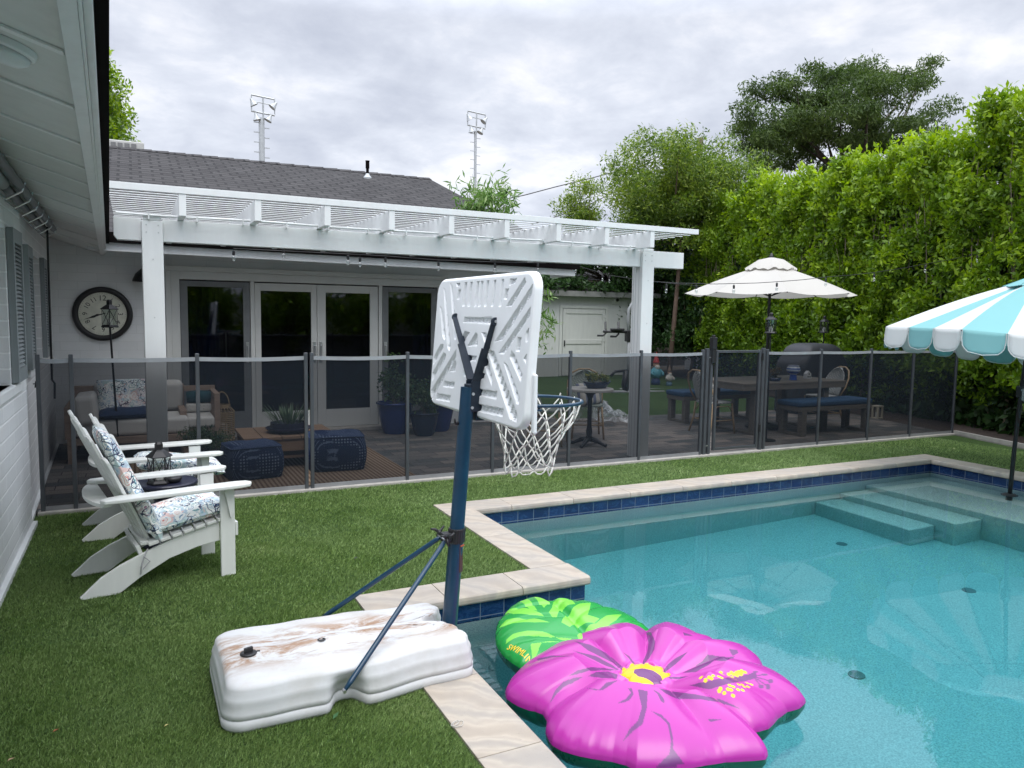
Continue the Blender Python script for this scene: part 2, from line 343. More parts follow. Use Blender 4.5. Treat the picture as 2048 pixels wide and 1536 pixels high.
def m_glass_clear(name='clear_glass', col=(0.9, 0.95, 0.95), mixf=0.16):
    n = NT(name); n.N.remove(n.b); t = n.N.new('ShaderNodeBsdfTransparent'); t.inputs[0].default_value = (*col, 1)
    g = n.N.new('ShaderNodeBsdfGlossy'); g.inputs['Roughness'].default_value = 0.03; x = n.N.new('ShaderNodeMixShader'); x.inputs[0].default_value = mixf
    n.L.new(t.outputs[0], x.inputs[1]); n.L.new(g.outputs[0], x.inputs[2]); n.L.new(x.outputs[0], n.out.inputs['Surface']); return n.m
SIDING = m_siding(); SIDEB = m_siding('painted_block_smooth', (0.60, 0.61, 0.605), 0.003, 0.3); WHITE = m_white(); WHITE2 = m_white('chair_white_paint', (0.70, 0.71, 0.68), 0.38, 0.16)
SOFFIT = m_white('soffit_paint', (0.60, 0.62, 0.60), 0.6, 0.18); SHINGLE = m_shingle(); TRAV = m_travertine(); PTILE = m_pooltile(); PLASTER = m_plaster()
WATER = m_water(); TURF = m_turf(); BLADE = m_blade(); PAVER = m_paver(); MESH = m_mesh()
BLACK = pbr('black_metal', (0.012, 0.012, 0.014), 0.4, 0.2); BLACKP = pbr('black_plastic', (0.014, 0.014, 0.016), 0.45)
DARKTRIM = pbr('dark_drip_edge', (0.006, 0.005, 0.005), 0.9, spec=0.05); NAVY = pbr('navy_enamel', (0.006, 0.040, 0.085), 0.28, 0.0, 0.15, 8, coat=0) if False else pbr('navy_enamel', (0.006, 0.038, 0.080), 0.3, 0.0, 0.2, 8, dirt=0.3)
FENCEM = pbr('grey_aluminium', (0.075, 0.082, 0.092), 0.42, 0.3); RAILM = pbr('grey_webbing', (0.26, 0.275, 0.29), 0.7); RAILB = pbr('grey_bottom_webbing', (0.20, 0.205, 0.21), 0.75)
SHUT = m_white('grey_shutter_paint', (0.20, 0.225, 0.23), 0.5, 0.2); PANE = m_glass_clear('window_glass', (0.22, 0.30, 0.44), 0.06)
SCREENF = pbr('grey_screen_frame', (0.15, 0.16, 0.165), 0.5); DOORW = m_white('door_white', (0.55, 0.56, 0.54), 0.4, 0.08)
CONC = pbr('concrete', (0.36, 0.34, 0.31), 0.8, 0, 0.2, 9, 0.3, 90); SOIL = pbr('bark_mulch', (0.050, 0.034, 0.026), 0.95, 0, 0.6, 26, 1.0, 45); DIRT = pbr('soil', (0.12, 0.10, 0.075), 0.95, 0, 0.3, 3, 0.5)
STEEL = pbr('brushed_steel', (0.55, 0.56, 0.57), 0.3, 0.9); GALV = pbr('galvanised_steel', (0.42, 0.44, 0.45), 0.5, 0.5)
FLORAL = m_floral(); CREAM = pbr('cream_fabric', (0.50, 0.48, 0.44), 0.9, 0, 0.06, 8, 0.15, 200)
# ================================================================ ground and lawns
def sheet(name, polys, z, mat, kind='structure'):
    b = MB()
    for p in polys: b.add([(x, y, z) for x, y in p], [tuple(range(len(p)))])
    o = b.build(name, mat, recalc=False); me = o.data
    for p in me.polygons:
        if p.normal.z < 0: p.flip()
    return tag(o, kind=kind)
G0, G1 = -400, 400
sheet('ground', [[(G0, G0), (1.25, G0), (1.25, G1), (G0, G1)], [(8.4, G0), (G1, G0), (G1, G1), (8.4, G1)], [(1.25, 5.7), (8.4, 5.7), (8.4, G1), (1.25, G1)], [(1.25, G0), (8.4, G0), (8.4, -3.1), (1.25, -3.1)]], -0.03, DIRT)
LAWN = [[(-.78, -3.1), (1.07, -3.1), (1.07, 6.80), (-.78, 6.80)], [(1.07, 4.12), (2.21, 4.12), (2.21, 6.80), (1.07, 6.80)], [(2.21, 5.885), (8.58, 5.885), (8.58, 6.80), (2.21, 6.80)],
        [(8.58, -3.1), (9.0, -3.1), (9.0, 1.2), (10.53, 6.80), (8.58, 6.80)]]
sheet('lawn', LAWN, 0.0, TURF)
sheet('back_lawn', [[(5.9, 10.12), (11.3, 9.78), (13.9, 18.5), (5.9, 18.5)]], 0.008, TURF)
sheet('patio', [[(-.9, 6.86), (10.56, 6.86), (11.3, 9.80), (5.9, 10.14), (5.9, 10.4), (-.9, 10.4)]], 0.014, PAVER)
sheet('planting_bed', [[(10.56, 6.86), (10.53, 6.80), (9.0, 1.2), (9.0, -3.1), (14, -3.1), (20, 20), (13.9, 18.5)]], 0.012, SOIL)
b = MB(); b.box(-.72, 10.56, 6.78, 6.88, -0.02, 0.024); tag(b.build('concrete_curb', CONC, bevel=0.004), kind='structure')
b = MB(); b.beam((10.56, 6.8, 0.03), (9.03, 1.2, 0.03), 0.05, 0.07); tag(b.build('bed_edging', CONC), kind='structure')
# turf blades (stuff)
def blades(regions):
    P = []
    for (x0, x1, y0, y1, dens) in regions:
        k = int((x1-x0)*(y1-y0)*dens); P.append(np.stack([RNG.uniform(x0, x1, k), RNG.uniform(y0, y1, k)], 1))
    P = np.concatenate(P); k = len(P); ang = RNG.uniform(0, 2*np.pi, k); hgt = RNG.uniform(0.009, 0.019, k)
    lean = RNG.normal(0, 0.0055, (k, 2))+np.array([0.004, -0.004]); wv = 0.0008+0.00036*P[:, 1]; dx = np.cos(ang)*wv; dy = np.sin(ang)*wv
    V = np.zeros((k, 3, 3)); V[:, 0, 0] = P[:, 0]-dx; V[:, 0, 1] = P[:, 1]-dy; V[:, 1, 0] = P[:, 0]+dx; V[:, 1, 1] = P[:, 1]+dy
    V[:, 2, 0] = P[:, 0]+lean[:, 0]; V[:, 2, 1] = P[:, 1]+lean[:, 1]; V[:, 2, 2] = hgt; V[:, :2, 2] = 0.0
    return V.reshape(-1, 3), k
def raw_mesh(name, V, nper, k, mat, rnd=None, parent=None, local=False):
    me = bpy.data.meshes.new(name); me.vertices.add(len(V)); me.vertices.foreach_set('co', V.astype(np.float32).ravel())
    me.loops.add(len(V)); me.loops.foreach_set('vertex_index', np.arange(len(V), dtype=np.int32))
    me.polygons.add(k); me.polygons.foreach_set('loop_start', np.arange(k, dtype=np.int32)*nper); me.polygons.foreach_set('loop_total', np.full(k, nper, dtype=np.int32))
    a = me.attributes.new('rnd', 'FLOAT', 'FACE'); a.data.foreach_set('value', (RNG.random(k) if rnd is None else rnd).astype(np.float32))
    me.materials.append(mat); me.update(calc_edges=True); o = bpy.data.objects.new(name, me); COL.objects.link(o)
    if parent is not None: o.parent = parent
    return o
V, k = blades([(-.72, 1.06, 1.9, 3.2, 60000), (-.72, 1.06, 3.2, 4.12, 42000), (-.72, 2.2, 4.13, 5.4, 24000), (-.72, 2.2, 5.4, 6.79, 13000),
               (2.2, 4.5, 5.89, 6.79, 12000), (4.5, 8.57, 5.89, 6.79, 7000), (8.58, 10.0, 4.4, 6.79, 4000)])
tag(raw_mesh('grass', V, 3, k, BLADE), 'short green artificial turf around the pool and chairs', 'grass', kind='stuff')
# ================================================================ pool
def coping():
    slabs = []
    def run(p0, p1, n, wd, side):   # p0->p1 inner edge; slab extends to 'side' by wd
        p0 = Vector(p0); p1 = Vector(p1); d = (p1-p0); l = d.length; d.normalize(); nn = Vector(side)
        for i in range(n):
            a = p0+d*(l*i/n+0.0018); c = p0+d*(l*(i+1)/n-0.0018); slabs.append((a, c, nn, wd))
    W = 0.275
    run((1.345, -3.0), (1.345, 3.565), 11, W, (-1, 0)); run((1.345, 3.565), (1.345, 3.84), 1, W, (-1, 0))
    run((1.07, 3.84), (2.485, 3.84), 3, W+0.005, (0, 1)); run((2.485, 3.84+W+0.008), (2.485, 5.605), 2, W, (-1, 0))
    run((2.21, 5.608), (8.30, 5.608), 10, W, (0, 1)); run((8.30, 5.605), (8.30, -3.0), 14, W, (1, 0))
    run((8.30, 5.608), (8.58, 5.608), 1, W, (0, 1))
    me = bpy.data.meshes.new('pool_coping'); bm = bmesh.new(); col = bm.loops.layers.float_color.new('slab')
    for a, c, nn, wd in slabs:
        prof = [(0, -0.012), (0.0, -0.030), (0.006, -0.040), (wd, -0.040), (wd, 0.012), (0.014, 0.012), (0.004, 0.004)]
        rnd = (random.random(), random.random(), random.random(), 1); z0 = random.uniform(-0.0008, 0.0008)
        ra = [bm.verts.new((a.x+nn.x*s_, a.y+nn.y*s_, z+z0)) for s_, z in prof]; rc = [bm.verts.new((c.x+nn.x*s_, c.y+nn.y*s_, z+z0)) for s_, z in prof]
        fs = [bm.faces.new(ra), bm.faces.new(rc[::-1])]+[bm.faces.new((ra[i], rc[i], rc[(i+1) % 7], ra[(i+1) % 7])) for i in range(7)]
        for f in fs:
            for lp in f.loops: lp[col] = rnd
    bmesh.ops.recalc_face_normals(bm, faces=bm.faces); bm.to_mesh(me); bm.free(); me.materials.append(TRAV)
    o = bpy.data.objects.new('pool_coping', me); COL.objects.link(o); md = o.modifiers.new('bevel', 'BEVEL'); md.width = 0.0015; md.segments = 1; md.limit_method = 'ANGLE'
    tag(o, kind='structure')
coping()
PATH = [(1.325, -3.05), (1.325, 3.872), (2.462, 3.872), (2.462, 5.632), (8.335, 5.632), (8.335, -3.05)]
def wallstrip(name, z0, z1, mat, off=0.0):
    b = MB()
    for (x0, y0), (x1, y1) in zip(PATH, PATH[1:]+PATH[:1]): b.add([(x0, y0, z0), (x1, y1, z0), (x1, y1, z1), (x0, y0, z1)], [(0, 1, 2, 3)])
    o = b.build(name, mat); return tag(o, kind='structure')
wallstrip('pool_tile_band', -0.172, -0.028, PTILE); wallstrip('pool_wall', -1.42, -0.172, PLASTER)
b = MB(); b.add([(x, y, -1.35) for x, y in PATH], [tuple(range(6))]); tag(b.build('pool_floor', PLASTER), kind='structure')
b = MB(); b.box(7.22, 8.33, 2.6, 5.63, -1.36, -0.40); b.box(6.82, 7.22, 4.32, 5.63, -1.36, -0.63); b.box(6.45, 6.82, 4.52, 5.63, -1.36, -0.86)
tag(b.build('pool_steps', PLASTER, bevel=0.02), kind='structure')
ZW = -0.145
b = MB(); b.prism([(1.32, -3.06), (1.32, 3.874), (2.458, 3.874), (2.458, 5.636), (8.339, 5.636), (8.339, -3.06)], lambda x, y: (x, y, -1.45), lambda x, y: (x, y, ZW))
tag(b.build('water', WATER), kind='structure')
# ================================================================ white house
house = thing('white_block_house', 'white painted block house with dark shingle roof, deep eaves and glass patio doors', 'house', (-0.8, 10.3, 0))
def xf(y): return -0.133-0.0268*(y-2.0)          # inner edge of the eave fascia
def sz(x, y): return 2.272+0.31*(xf(y)-x)         # soffit height
b = MB()
b.box(-1.0, -.72, -3, 4.5, 0, 2.6); b.box(-1.0, -.72, 4.5, 5.70, 0, 1.12); b.box(-1.0, -.72, 4.5, 5.70, 2.1, 2.6); b.box(-1.0, -.72, 5.70, 6.45, 0, 2.6)
A2 = math.atan2(0.118, 3.85); M2 = Matrix.Translation((-.752, 6.45, 0)) @ Matrix.Rotation(A2, 4, 'Z'); b.M = M2   # second stretch of the side wall
b.box(-.3, 0, 0, 0.97, 0, 2.6); b.box(-.3, 0, 0.97, 2.12, 0, 1.13); b.box(-.3, 0, 0.97, 2.12, 2.08, 2.6); b.box(-.3, 0, 2.12, 3.95, 0, 2.6)
b.M = Matrix.Identity(4); sw = b.build('side_wall', SIDING, house)
b = MB(); b.box(-1.2, .42, 10.3, 10.6, 0, 2.6); b.box(.42, 3.98, 10.3, 10.6, 2.06, 2.6); b.box(3.98, 5.55, 10.3, 10.6, 0, 2.6); b.box(5.25, 5.55, 10.6, 21, 0, 2.6)
b.add([(5.54, 10.3, 2.6), (5.54, 21, 2.6), (5.54, 16, 4.3)], [(0, 1, 2)]); b.build('back_wall', SIDEB, house)
b = MB(); b.box(-.72, -.69, -3, 6.5, 0, 0.035); b.M = M2; b.box(0, .025, 0, 3.9, 0, 0.03); b.build('footing_trim', WHITE, house)
# windows in the side wall: frame, pane, sill
def window(y0, y1, z0, z1, Mx, face):
    f = MB(); f.M = Mx; t = 0.06; X = face-0.13
    f.box(X, X+.05, y0, y0+t, z0, z1); f.box(X, X+.05, y1-t, y1, z0, z1); f.box(X, X+.05, y0+t, y1-t, z0, z0+t); f.box(X, X+.05, y0+t, y1-t, z1-t, z1); f.box(X, X+.045, (y0+y1)/2-.02, (y0+y1)/2+.02, z0+t, z1-t)
    w_ = f.build('window', DOORW, house)
    p = MB(); p.M = Mx; p.box(X-.02, X+.01, y0+t, y1-t, z0+t, z1-t); p.build('pane', PANE, w_)
    s = MB(); s.M = Mx; s.box(face-.12, face+.024, y0-.42, y1+.33, z0-.075, z0-.002); s.build('sill', WHITE, w_, bevel=0.012)
window(4.5, 5.70, 1.122, 2.1, Matrix.Identity(4), -.72); window(.97, 2.12, 1.132, 2.08, M2, 0.0)
def shutter(y0, y1, z0, z1, Mx, face):
    s = MB(); s.M = Mx; X0, X1 = face+.004, face+.042; t = .05
    s.box(X0, X1, y0, y0+t, z0, z1); s.box(X0, X1, y1-t, y1, z0, z1); s.box(X0, X1, y0+t, y1-t, z0, z0+.09); s.box(X0, X1, y0+t, y1-t, z1-.09, z1)
    k = 30
    for i in range(k):
        z = z0+.09+(z1-z0-.18)*(i+.5)/k; s.obox(((X0+X1)/2, (y0+y1)/2, z), (.034, y1-y0-2*t, .007), Matrix.Rotation(0.75, 4, 'Y'))
    s.box(X0, X0+.004, y0+t, y1-t, z0+.09, z1-.09)
    s.build('shutter', SHUT, house)
shutter(5.74, 6.17, 1.13, 2.12, Matrix.Identity(4), -.72); shutter(.47, .90, 1.13, 2.10, M2, 0); shutter(2.18, 2.60, 1.13, 2.10, M2, 0); shutter(4.03, 4.46, 1.13, 2.12, Matrix.Identity(4), -.72)
# soffit, battens, fascia, roof over the side wing
b = MB(); ys = np.linspace(-3, 10.32, 20)
vs = []
for y in ys: vs += [(xf(y)+.01, y, sz(xf(y)+.01, y)), (-1.1, y, sz(-1.1, y)), (-1.1, y, sz(-1.1, y)+.05), (xf(y)+.01, y, sz(xf(y)+.01, y)+.05)]
fs = [(i*4+a, i*4+(a+1) % 4, i*4+4+(a+1) % 4, i*4+4+a) for i in range(len(ys)-1) for a in range(4)]
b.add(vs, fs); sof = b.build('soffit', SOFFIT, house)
BATP = m_white('batten_paint', (0.72, 0.74, 0.73), 0.5, 0.1)
for y in (0.6, 1.2, 1.75, 2.33, 2.93, 3.55, 4.15, 4.66, 5.3, 6.0, 6.7, 7.5, 8.3, 9.2):
    b = MB(); b.beam((xf(y)-.005, y, sz(xf(y), y)-.003), (-1.0, y, sz(-1.0, y)-.003), .034, .006, up=(0, 0, 1)); b.build('batten', BATP, sof)
def eave_strip(name, a0, a1, z0, z1, mat, par, y1=10.28):
    b = MB(); vs = []
    yy = np.linspace(-3, y1, 18)
    for y in yy: vs += [(xf(y)+a0, y, z0), (xf(y)+a1, y, z0), (xf(y)+a1, y, z1), (xf(y)+a0, y, z1)]
    fs = [(i*4+a, i*4+(a+1) % 4, i*4+4+(a+1) % 4, i*4+4+a) for i in range(len(yy)-1) for a in range(4)]+[(0, 1, 2, 3), tuple((len(yy)-1)*4+a for a in (3, 2, 1, 0))]
    return b.add(vs, fs).build(name, mat, par)
FASC = m_white('fascia_paint', (0.70, 0.72, 0.72), 0.45, 0.16)
fa = eave_strip('fascia', 0, .037, 2.255, 2.42, FASC, house); eave_strip('trim', .038, .046, 2.262, 2.43, WHITE, fa); eave_strip('trim', .047, .066, 2.275, 2.44, FASC, fa)
eave_strip('gutter', .067, .10, 2.335, 2.44, DARKTRIM, house, 9.55)
b = MB(); b.add([(xf(-3)+.10, -3, 2.45), (xf(11)+.10, 11, 2.45), (-7, 11, 4.5), (-7, -3, 4.5)], [(0, 1, 2, 3)]); b.build('roof', SHINGLE, house, solid=0.02)
# roof of the main wing (gable, ridge along X)
RS = (4.57-2.44)/(16.0-9.6)
b = MB(); b.add([(-8, 9.55, 2.425), (5.86, 9.55, 2.425), (5.88, 16, 4.57), (-8, 16, 4.57)], [(0, 1, 2, 3)]); b.add([(-8, 16, 4.57), (5.88, 16, 4.57), (5.86, 22.5, 2.42), (-8, 22.5, 2.42)], [(0, 1, 2, 3)])
rf = b.build('roof', SHINGLE, house, solid=0.03)
b = MB()
for i in range(47):
    x = 5.87-.29*i; b.add([(x, 15.84, 4.541), (x-.31, 15.84, 4.530), (x-.31, 16.0, 4.592), (x, 16.0, 4.606), (x-.31, 16.16, 4.530), (x, 16.16, 4.541)], [(0, 1, 2, 3), (3, 2, 4, 5)])
b.build('ridge_cap', SHINGLE, rf, solid=0.012)
p = YP(735, 350, 15.3); zr = 2.44+RS*(15.3-9.6)
b = MB(); b.lathe([(.085, -.02), (.085, .02), (.05, .06), (.034, .10)], (p[0], 15.3, zr), 14); b.build('pipe_flashing', GALV, rf)
b = MB(); b.lathe([(.030, 0), (.030, .20), (.040, .205), (.040, .34), (.046, .345), (.046, .355)], (p[0], 15.3, zr), 12); b.build('vent_pipe', DARKTRIM, rf)
def slopebox(b, x0, x1, y0, y1, za, zb):
    dz = lambda x: -.055*(x+.45)/6.25
    vs = [(x, y, z+dz(x)) for z in (za, zb) for y in (y0, y1) for x in (x0, x1)]; return b.add(vs, [(0, 2, 3, 1), (4, 5, 7, 6), (0, 1, 5, 4), (2, 6, 7, 3), (0, 4, 6, 2), (1, 3, 7, 5)])
b = MB(); slopebox(b, -.45, 5.80, 9.60, 9.63, 2.262, 2.356); slopebox(b, 5.77, 5.80, 9.63, 10.3, 2.262, 2.356); b.build('eave_fascia', FASC, house, bevel=0.003)
b = MB(); slopebox(b, -.45, 5.84, 9.54, 9.63, 2.358, 2.47); b.build('eave_gutter', DARKTRIM, house)
b = MB(); b.box(-.45, 5.78, 9.63, 10.3, 2.30, 2.32); b.build('eave_soffit', SOFFIT, house)
# patio doors
Yd = 10.28
b = MB(); b.box(.40, .50, Yd-.03, Yd+.10, .04, 2.10); b.box(3.90, 4.0, Yd-.03, Yd+.10, .04, 2.10); b.box(.50, 3.90, Yd-.03, Yd+.10, 2.0, 2.10); b.box(.34, 4.06, Yd-.05, Yd-.031, 2.101, 2.16); b.box(.34, .399, Yd-.05, Yd+.02, .04, 2.10)
b.box(1.335, 1.385, Yd-.02, Yd+.08, .04, 2.0); b.box(3.035, 3.085, Yd-.02, Yd+.08, .04, 2.0); b.build('door_casing', DOORW, house, bevel=0.003)
def doorleaf(x0, x1, z0, z1, side, bot, top, fm, y, hx, name='patio_door'):
    d = MB(); d.box(x0, x0+side, y, y+.045, z0, z1); d.box(x1-side, x1, y, y+.045, z0, z1); d.box(x0+side, x1-side, y, y+.045, z0, z0+bot); d.box(x0+side, x1-side, y, y+.045, z1-top, z1)
    o = d.build(name, fm, house, bevel=0.003); g = MB(); g.box(x0+side, x1-side, y+.015, y+.03, z0+bot, z1-top); g.build('glass', PANE, o)
    if hx is not None:
        h = MB(); h.box(hx-.018, hx+.018, y-.012, y-.002, .95, 1.22); h.tube([(hx, y-.012, 1.0), (hx, y-.05, 1.0), (hx, y-.05, 1.17), (hx, y-.012, 1.17)], .008, 8); h.build('handle', STEEL, o)
    return o
doorleaf(.505, 1.33, .06, 1.985, .085, .26, .07, SCREENF, Yd-.015, 1.29, 'screen_door'); doorleaf(1.39, 2.185, .06, 1.985, .075, .24, .10, DOORW, Yd, 2.15)
doorleaf(2.19, 3.03, .06, 1.985, .115, .24, .10, DOORW, Yd, 2.235); doorleaf(3.09, 3.895, .06, 1.985, .085, .26, .07, SCREENF, Yd-.015, 3.13, 'screen_door')
# dim rooms seen through the glass
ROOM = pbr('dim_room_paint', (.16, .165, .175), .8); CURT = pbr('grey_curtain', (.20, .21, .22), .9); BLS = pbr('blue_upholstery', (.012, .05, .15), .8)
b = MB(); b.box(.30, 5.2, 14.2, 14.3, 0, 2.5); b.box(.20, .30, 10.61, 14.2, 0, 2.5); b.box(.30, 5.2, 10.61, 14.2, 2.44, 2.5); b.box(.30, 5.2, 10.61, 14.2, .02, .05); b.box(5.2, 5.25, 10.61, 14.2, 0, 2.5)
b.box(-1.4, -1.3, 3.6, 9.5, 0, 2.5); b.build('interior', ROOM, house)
def curtain(x0, x1, y):
    b = MB(); b.grid(lambda u, v: (x0+(x1-x0)*u, y+.03*math.sin(u*34)+.01*math.sin(u*71), .07+1.95*v), 60, 2); b.build('curtain', CURT, house, smooth=True, solid=.004)
curtain(.56, .98, 10.50); curtain(3.62, 3.92, 10.50)
sof_ = thing('blue_sofa', 'long blue sofa dimly seen through the glass doors', 'sofa', (2.2, 11.9, .05))
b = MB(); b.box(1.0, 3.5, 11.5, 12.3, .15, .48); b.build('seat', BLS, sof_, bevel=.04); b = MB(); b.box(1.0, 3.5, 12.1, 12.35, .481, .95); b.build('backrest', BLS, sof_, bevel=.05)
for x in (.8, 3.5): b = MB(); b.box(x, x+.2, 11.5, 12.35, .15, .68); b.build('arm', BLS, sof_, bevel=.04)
flp = thing('floor_lamp', 'floor lamp with pale shade dimly seen through the right screen door', 'lamp', (3.75, 12.6, .05))
b = MB(); b.cyl((3.75, 12.6, .05), (3.75, 12.6, 1.3), .015); b.lathe([(.14, .05), (.14, .07)], (3.75, 12.6, 0), 20); b.build('stand', BLACK, flp); b = MB(); b.lathe([(.20, 1.25), (.14, 1.55)], (3.75, 12.6, 0), 24, cap=False); b.build('lamp_shade', CREAM, flp, solid=.004)
b = MB(); b.box(.34, 4.06, 10.10, 10.29, 0.0, .058); b.build('door_step', CONC, house, bevel=0.006)
# porch light under the soffit
px_ = -0.42; 
def soffit_hit(px, py):
    d = ray(px, py); t = 0.5
    for _ in range(4000):
        p = CP+d*t/FPX
        if p[2] >= sz(p[0], p[1]): return p
        t += 0.002
    return p
p = soffit_hit(20, 88); MR = Matrix.Translation(p) @ Matrix.Rotation(math.atan(0.31), 4, 'Y')
b = MB(); b.M = MR; b.lathe([(.066, .0), (.066, -.018), (.060, -.023)], n=40); pl = b.build('porch_light', WHITE, house, smooth=False, bevel=0.002)
b = MB(); b.M = MR; b.lathe([(.058, -.0235), (.054, -.036), (.038, -.049), (.015, -.055), (.002, -.056)], n=40); b.build('diffuser', pbr('frosted_lens', (0.62, 0.66, 0.66), 0.35, 0, 0.03), pl, smooth=True)
# wall sconce (barn shade) beside the post
p = YP(284, 553, 10.12)
b = MB(); b.lathe([(.155, -.06), (.15, -.03), (.12, .03), (.06, .09), (.03, .11)], (p[0]+.05, 10.12, p[2]), 24, cap=False); b.cyl((p[0]+.05, 10.12, p[2]+.10), (p[0]+.05, 10.28, p[2]+.12), .02); sc_ = b.build('wall_sconce', BLACK, house, smooth=True, solid=.004)
SC.cycles.use_denoising = True
try:
    SC.cycles.denoiser = 'OPENIMAGEDENOISE'; SC.cycles.denoising_input_passes = 'RGB_ALBEDO_NORMAL'; SC.cycles.denoising_prefilter = 'ACCURATE'
except Exception: pass
SC.cycles.sample_clamp_indirect = 6.0
# ================================================================ pergola
pg = thing('pergola', 'white pergola with slatted roof over the patio in front of the glass doors', 'pergola', (2.7, 8.2, 0))
for x0 in (.065, 5.09):
    b = MB(); b.box(x0, x0+.16, 6.975, 7.17, 0.0, 2.345); b.box(x0+.012, x0+.148, 6.975, 7.17, 2.345, 2.385)
    po = b.build('post', WHITE, pg, bevel=.006)
    b = MB()
    for z in (2.31, 2.25, 2.03, 1.55): 
        for xx in ((x0+.035, x0+.125) if z > 2.2 else (x0+.08,)): b.cyl((xx, 6.971, z), (xx, 6.976, z), .006, n=10)
    for yy in (7.03, 7.09, 7.13): b.box(x0-.003, x0-.0005, yy, yy+.008, .02, 2.3)
    b.build('screw', m_white('post_screw_paint', (.5, .52, .52)), po)
b = MB()
b.prism([(-.14, 2.215), (-.115, 2.183), (.064, 2.183), (.064, 2.366), (-.14, 2.366)], lambda x, z: (x, 7.02, z), lambda x, z: (x, 7.12, z)); b.box(.226, 5.089, 7.02, 7.12, 2.183, 2.366); b.box(5.251, 5.70, 7.02, 7.12, 2.183, 2.366)
b.build('beam', WHITE, pg, bevel=.003)
for k in range(9):
    x = .363+.5797*k; b = MB()
    b.prism([(6.69, 2.368), (9.75, 2.368), (9.75, 2.542), (6.69, 2.542)], lambda y, z: (x-.027, y, z), lambda y, z: (x+.027, y, z)); b.build('rafter', WHITE, pg, bevel=.003)
for k in range(21):
    y = 6.70+.138*k; b = MB(); b.box(-.165 if k < 20 else .05, 5.625, y-.016, y+.016, 2.5425, 2.597 if k == 0 else 2.549); b.build('slat', WHITE, pg, bevel=.002)
b = MB(); pz = [(-.12+(5.08+.12)*t, 6.965, 2.392-.004*math.sin(t*22)) for t in np.linspace(0, 1, 30)]; b.tube(pz, .0095, 8)
for x in np.linspace(.12, 4.9, 14): b.box(x-.006, x+.006, 6.955, 7.02, 2.355, 2.405)
b.build('conduit', WHITE, pg, smooth=False)
# ================================================================ string lights
def bulb_string(name, label, pts, bulbs, parent_mat=BLACKP, hang=.018):
    t = thing(name, label, 'string lights', pts[0]); c = MB(); c.tube(pts, .0045, 6); c.build('cable', BLACKP, t)
    for (x, y, z) in bulbs:
        s = MB(); s.tube([(x, y, z), (x, y, z-hang)], .003, 5); s.lathe([(.008, -hang), (.013, -hang-.005), (.013, -hang-.040), (.009, -hang-.044)], (x, y, z), 12); so_ = s.build('socket', BLACKP, t)
        g = MB(); g.lathe([(.009, -hang-.044), (.016, -hang-.060), (.018, -hang-.075), (.013, -hang-.094), (.004, -hang-.100)], (x, y, z), 14); g.build('bulb', BULB, so_, smooth=True)
    return t
BULB = m_glass_clear('bulb_glass', (0.88, 0.90, 0.90), 0.22)
pa = [YP(467, 497, 7.6), YP(696, 508, 7.6), YP(771, 512, 7.6), YP(877, 520, 7.6), YP(990, 524, 7.6), YP(1092, 526, 7.6)]
bp = [YP(*q, 7.6) for q in ((467, 497), (567, 493), (696, 507), (720, 511), (771, 512), (877, 520), (990, 524), (1076, 524))]
bulb_string('string_lights', 'black string of clear bulbs strung under the pergola beam', [tuple(a) for a in pa], [tuple(a) for a in bp])
yy = lambda px: 6.98-.25*(px-1310)/645
q2 = [(1306, 563), (1393, 567), (1468, 567), (1560, 563), (1652, 554), (1749, 545), (1851, 528), (1955, 508), (2040, 480)]
q2w = [tuple(YP(x, y, yy(x))) for x, y in q2]; fine = []
for a, c in zip(q2w[:-1], q2w[1:]):
    for t in (0, .5): fine.append(tuple(np.array(a)*(1-t)+np.array(c)*t-np.array([0, 0, .006 if t else 0])))
fine.append(q2w[-1])
bulb_string('string_lights', 'black string of bulbs sagging past the white umbrella to the hedge', fine, [tuple(YP(x, y, yy(x))) for x, y in ((1333, 566), (1393, 567), (1468, 567), (1554, 563), (1652, 554), (1749, 545), (1851, 528), (1955, 508))])
q3 = [tuple(YP(x, y, 10.5)) for x, y in ((1150, 530), (1215, 550), (1300, 563), (1400, 572), (1500, 588))]
bulb_string('string_lights', 'far string of bulbs in front of the shed roof, beyond the pergola', q3, [tuple(YP(x, y, 10.5)) for x, y in ((1152, 531), (1205, 548), (1219, 551), (1393, 572), (1440, 578))])
# ================================================================ pool fence
FY, FH = 6.84, 1.225
def fence(label, xs, loc):
    t = thing('pool_fence', label, 'fence', loc); 
    for x in xs:
        b = MB(); b.box(x-.0155, x+.0155, FY-.016, FY+.016, 0.0, FH+.03); b.build('post', FENCEM, t, bevel=.004)
    for a, c in zip(xs[:-1], xs[1:]):
        b = MB(); 
        b.grid(lambda u, v: (a+.016+(c-a-.032)*u, FY+.004*math.sin(u*3.14)*math.sin(v*3), .045+(FH-.07)*v), 6, 4); pn = b.build('mesh_panel', MESH, t, smooth=True)
        r = MB(); sg = random.uniform(.004, .010)
        r.grid(lambda u, v: (a+.016+(c-a-.032)*u, FY-.006, FH-.034+.034*v-sg*math.sin(u*3.14)), 8, 1); r.build('top_binding', RAILM, pn, solid=.003)
        r = MB(); r.grid(lambda u, v: (a+.016+(c-a-.032)*u, FY-.006, .024+.036*v), 4, 1); r.build('bottom_binding', RAILB, pn, solid=.003)
    return t
fence('grey mesh pool fence beside the house wall, behind the adirondack chairs', [-.685, -.462, .456, 1.352], (-.685, FY, 0))
fence('grey mesh pool fence between the double post and the gate, behind the basketball hoop', [1.404, 2.302, 3.203, 4.10, 5.01, 5.885], (1.404, FY, 0))
fence('grey mesh pool fence on the right, in front of the dining table and hedge', [6.885, 7.81, 8.745, 9.605, 10.545], (6.885, FY, 0))
gt = thing('pool_gate', 'dark grey framed mesh gate with tall latch post, left of the dining bench', 'gate', (6.35, FY, 0))
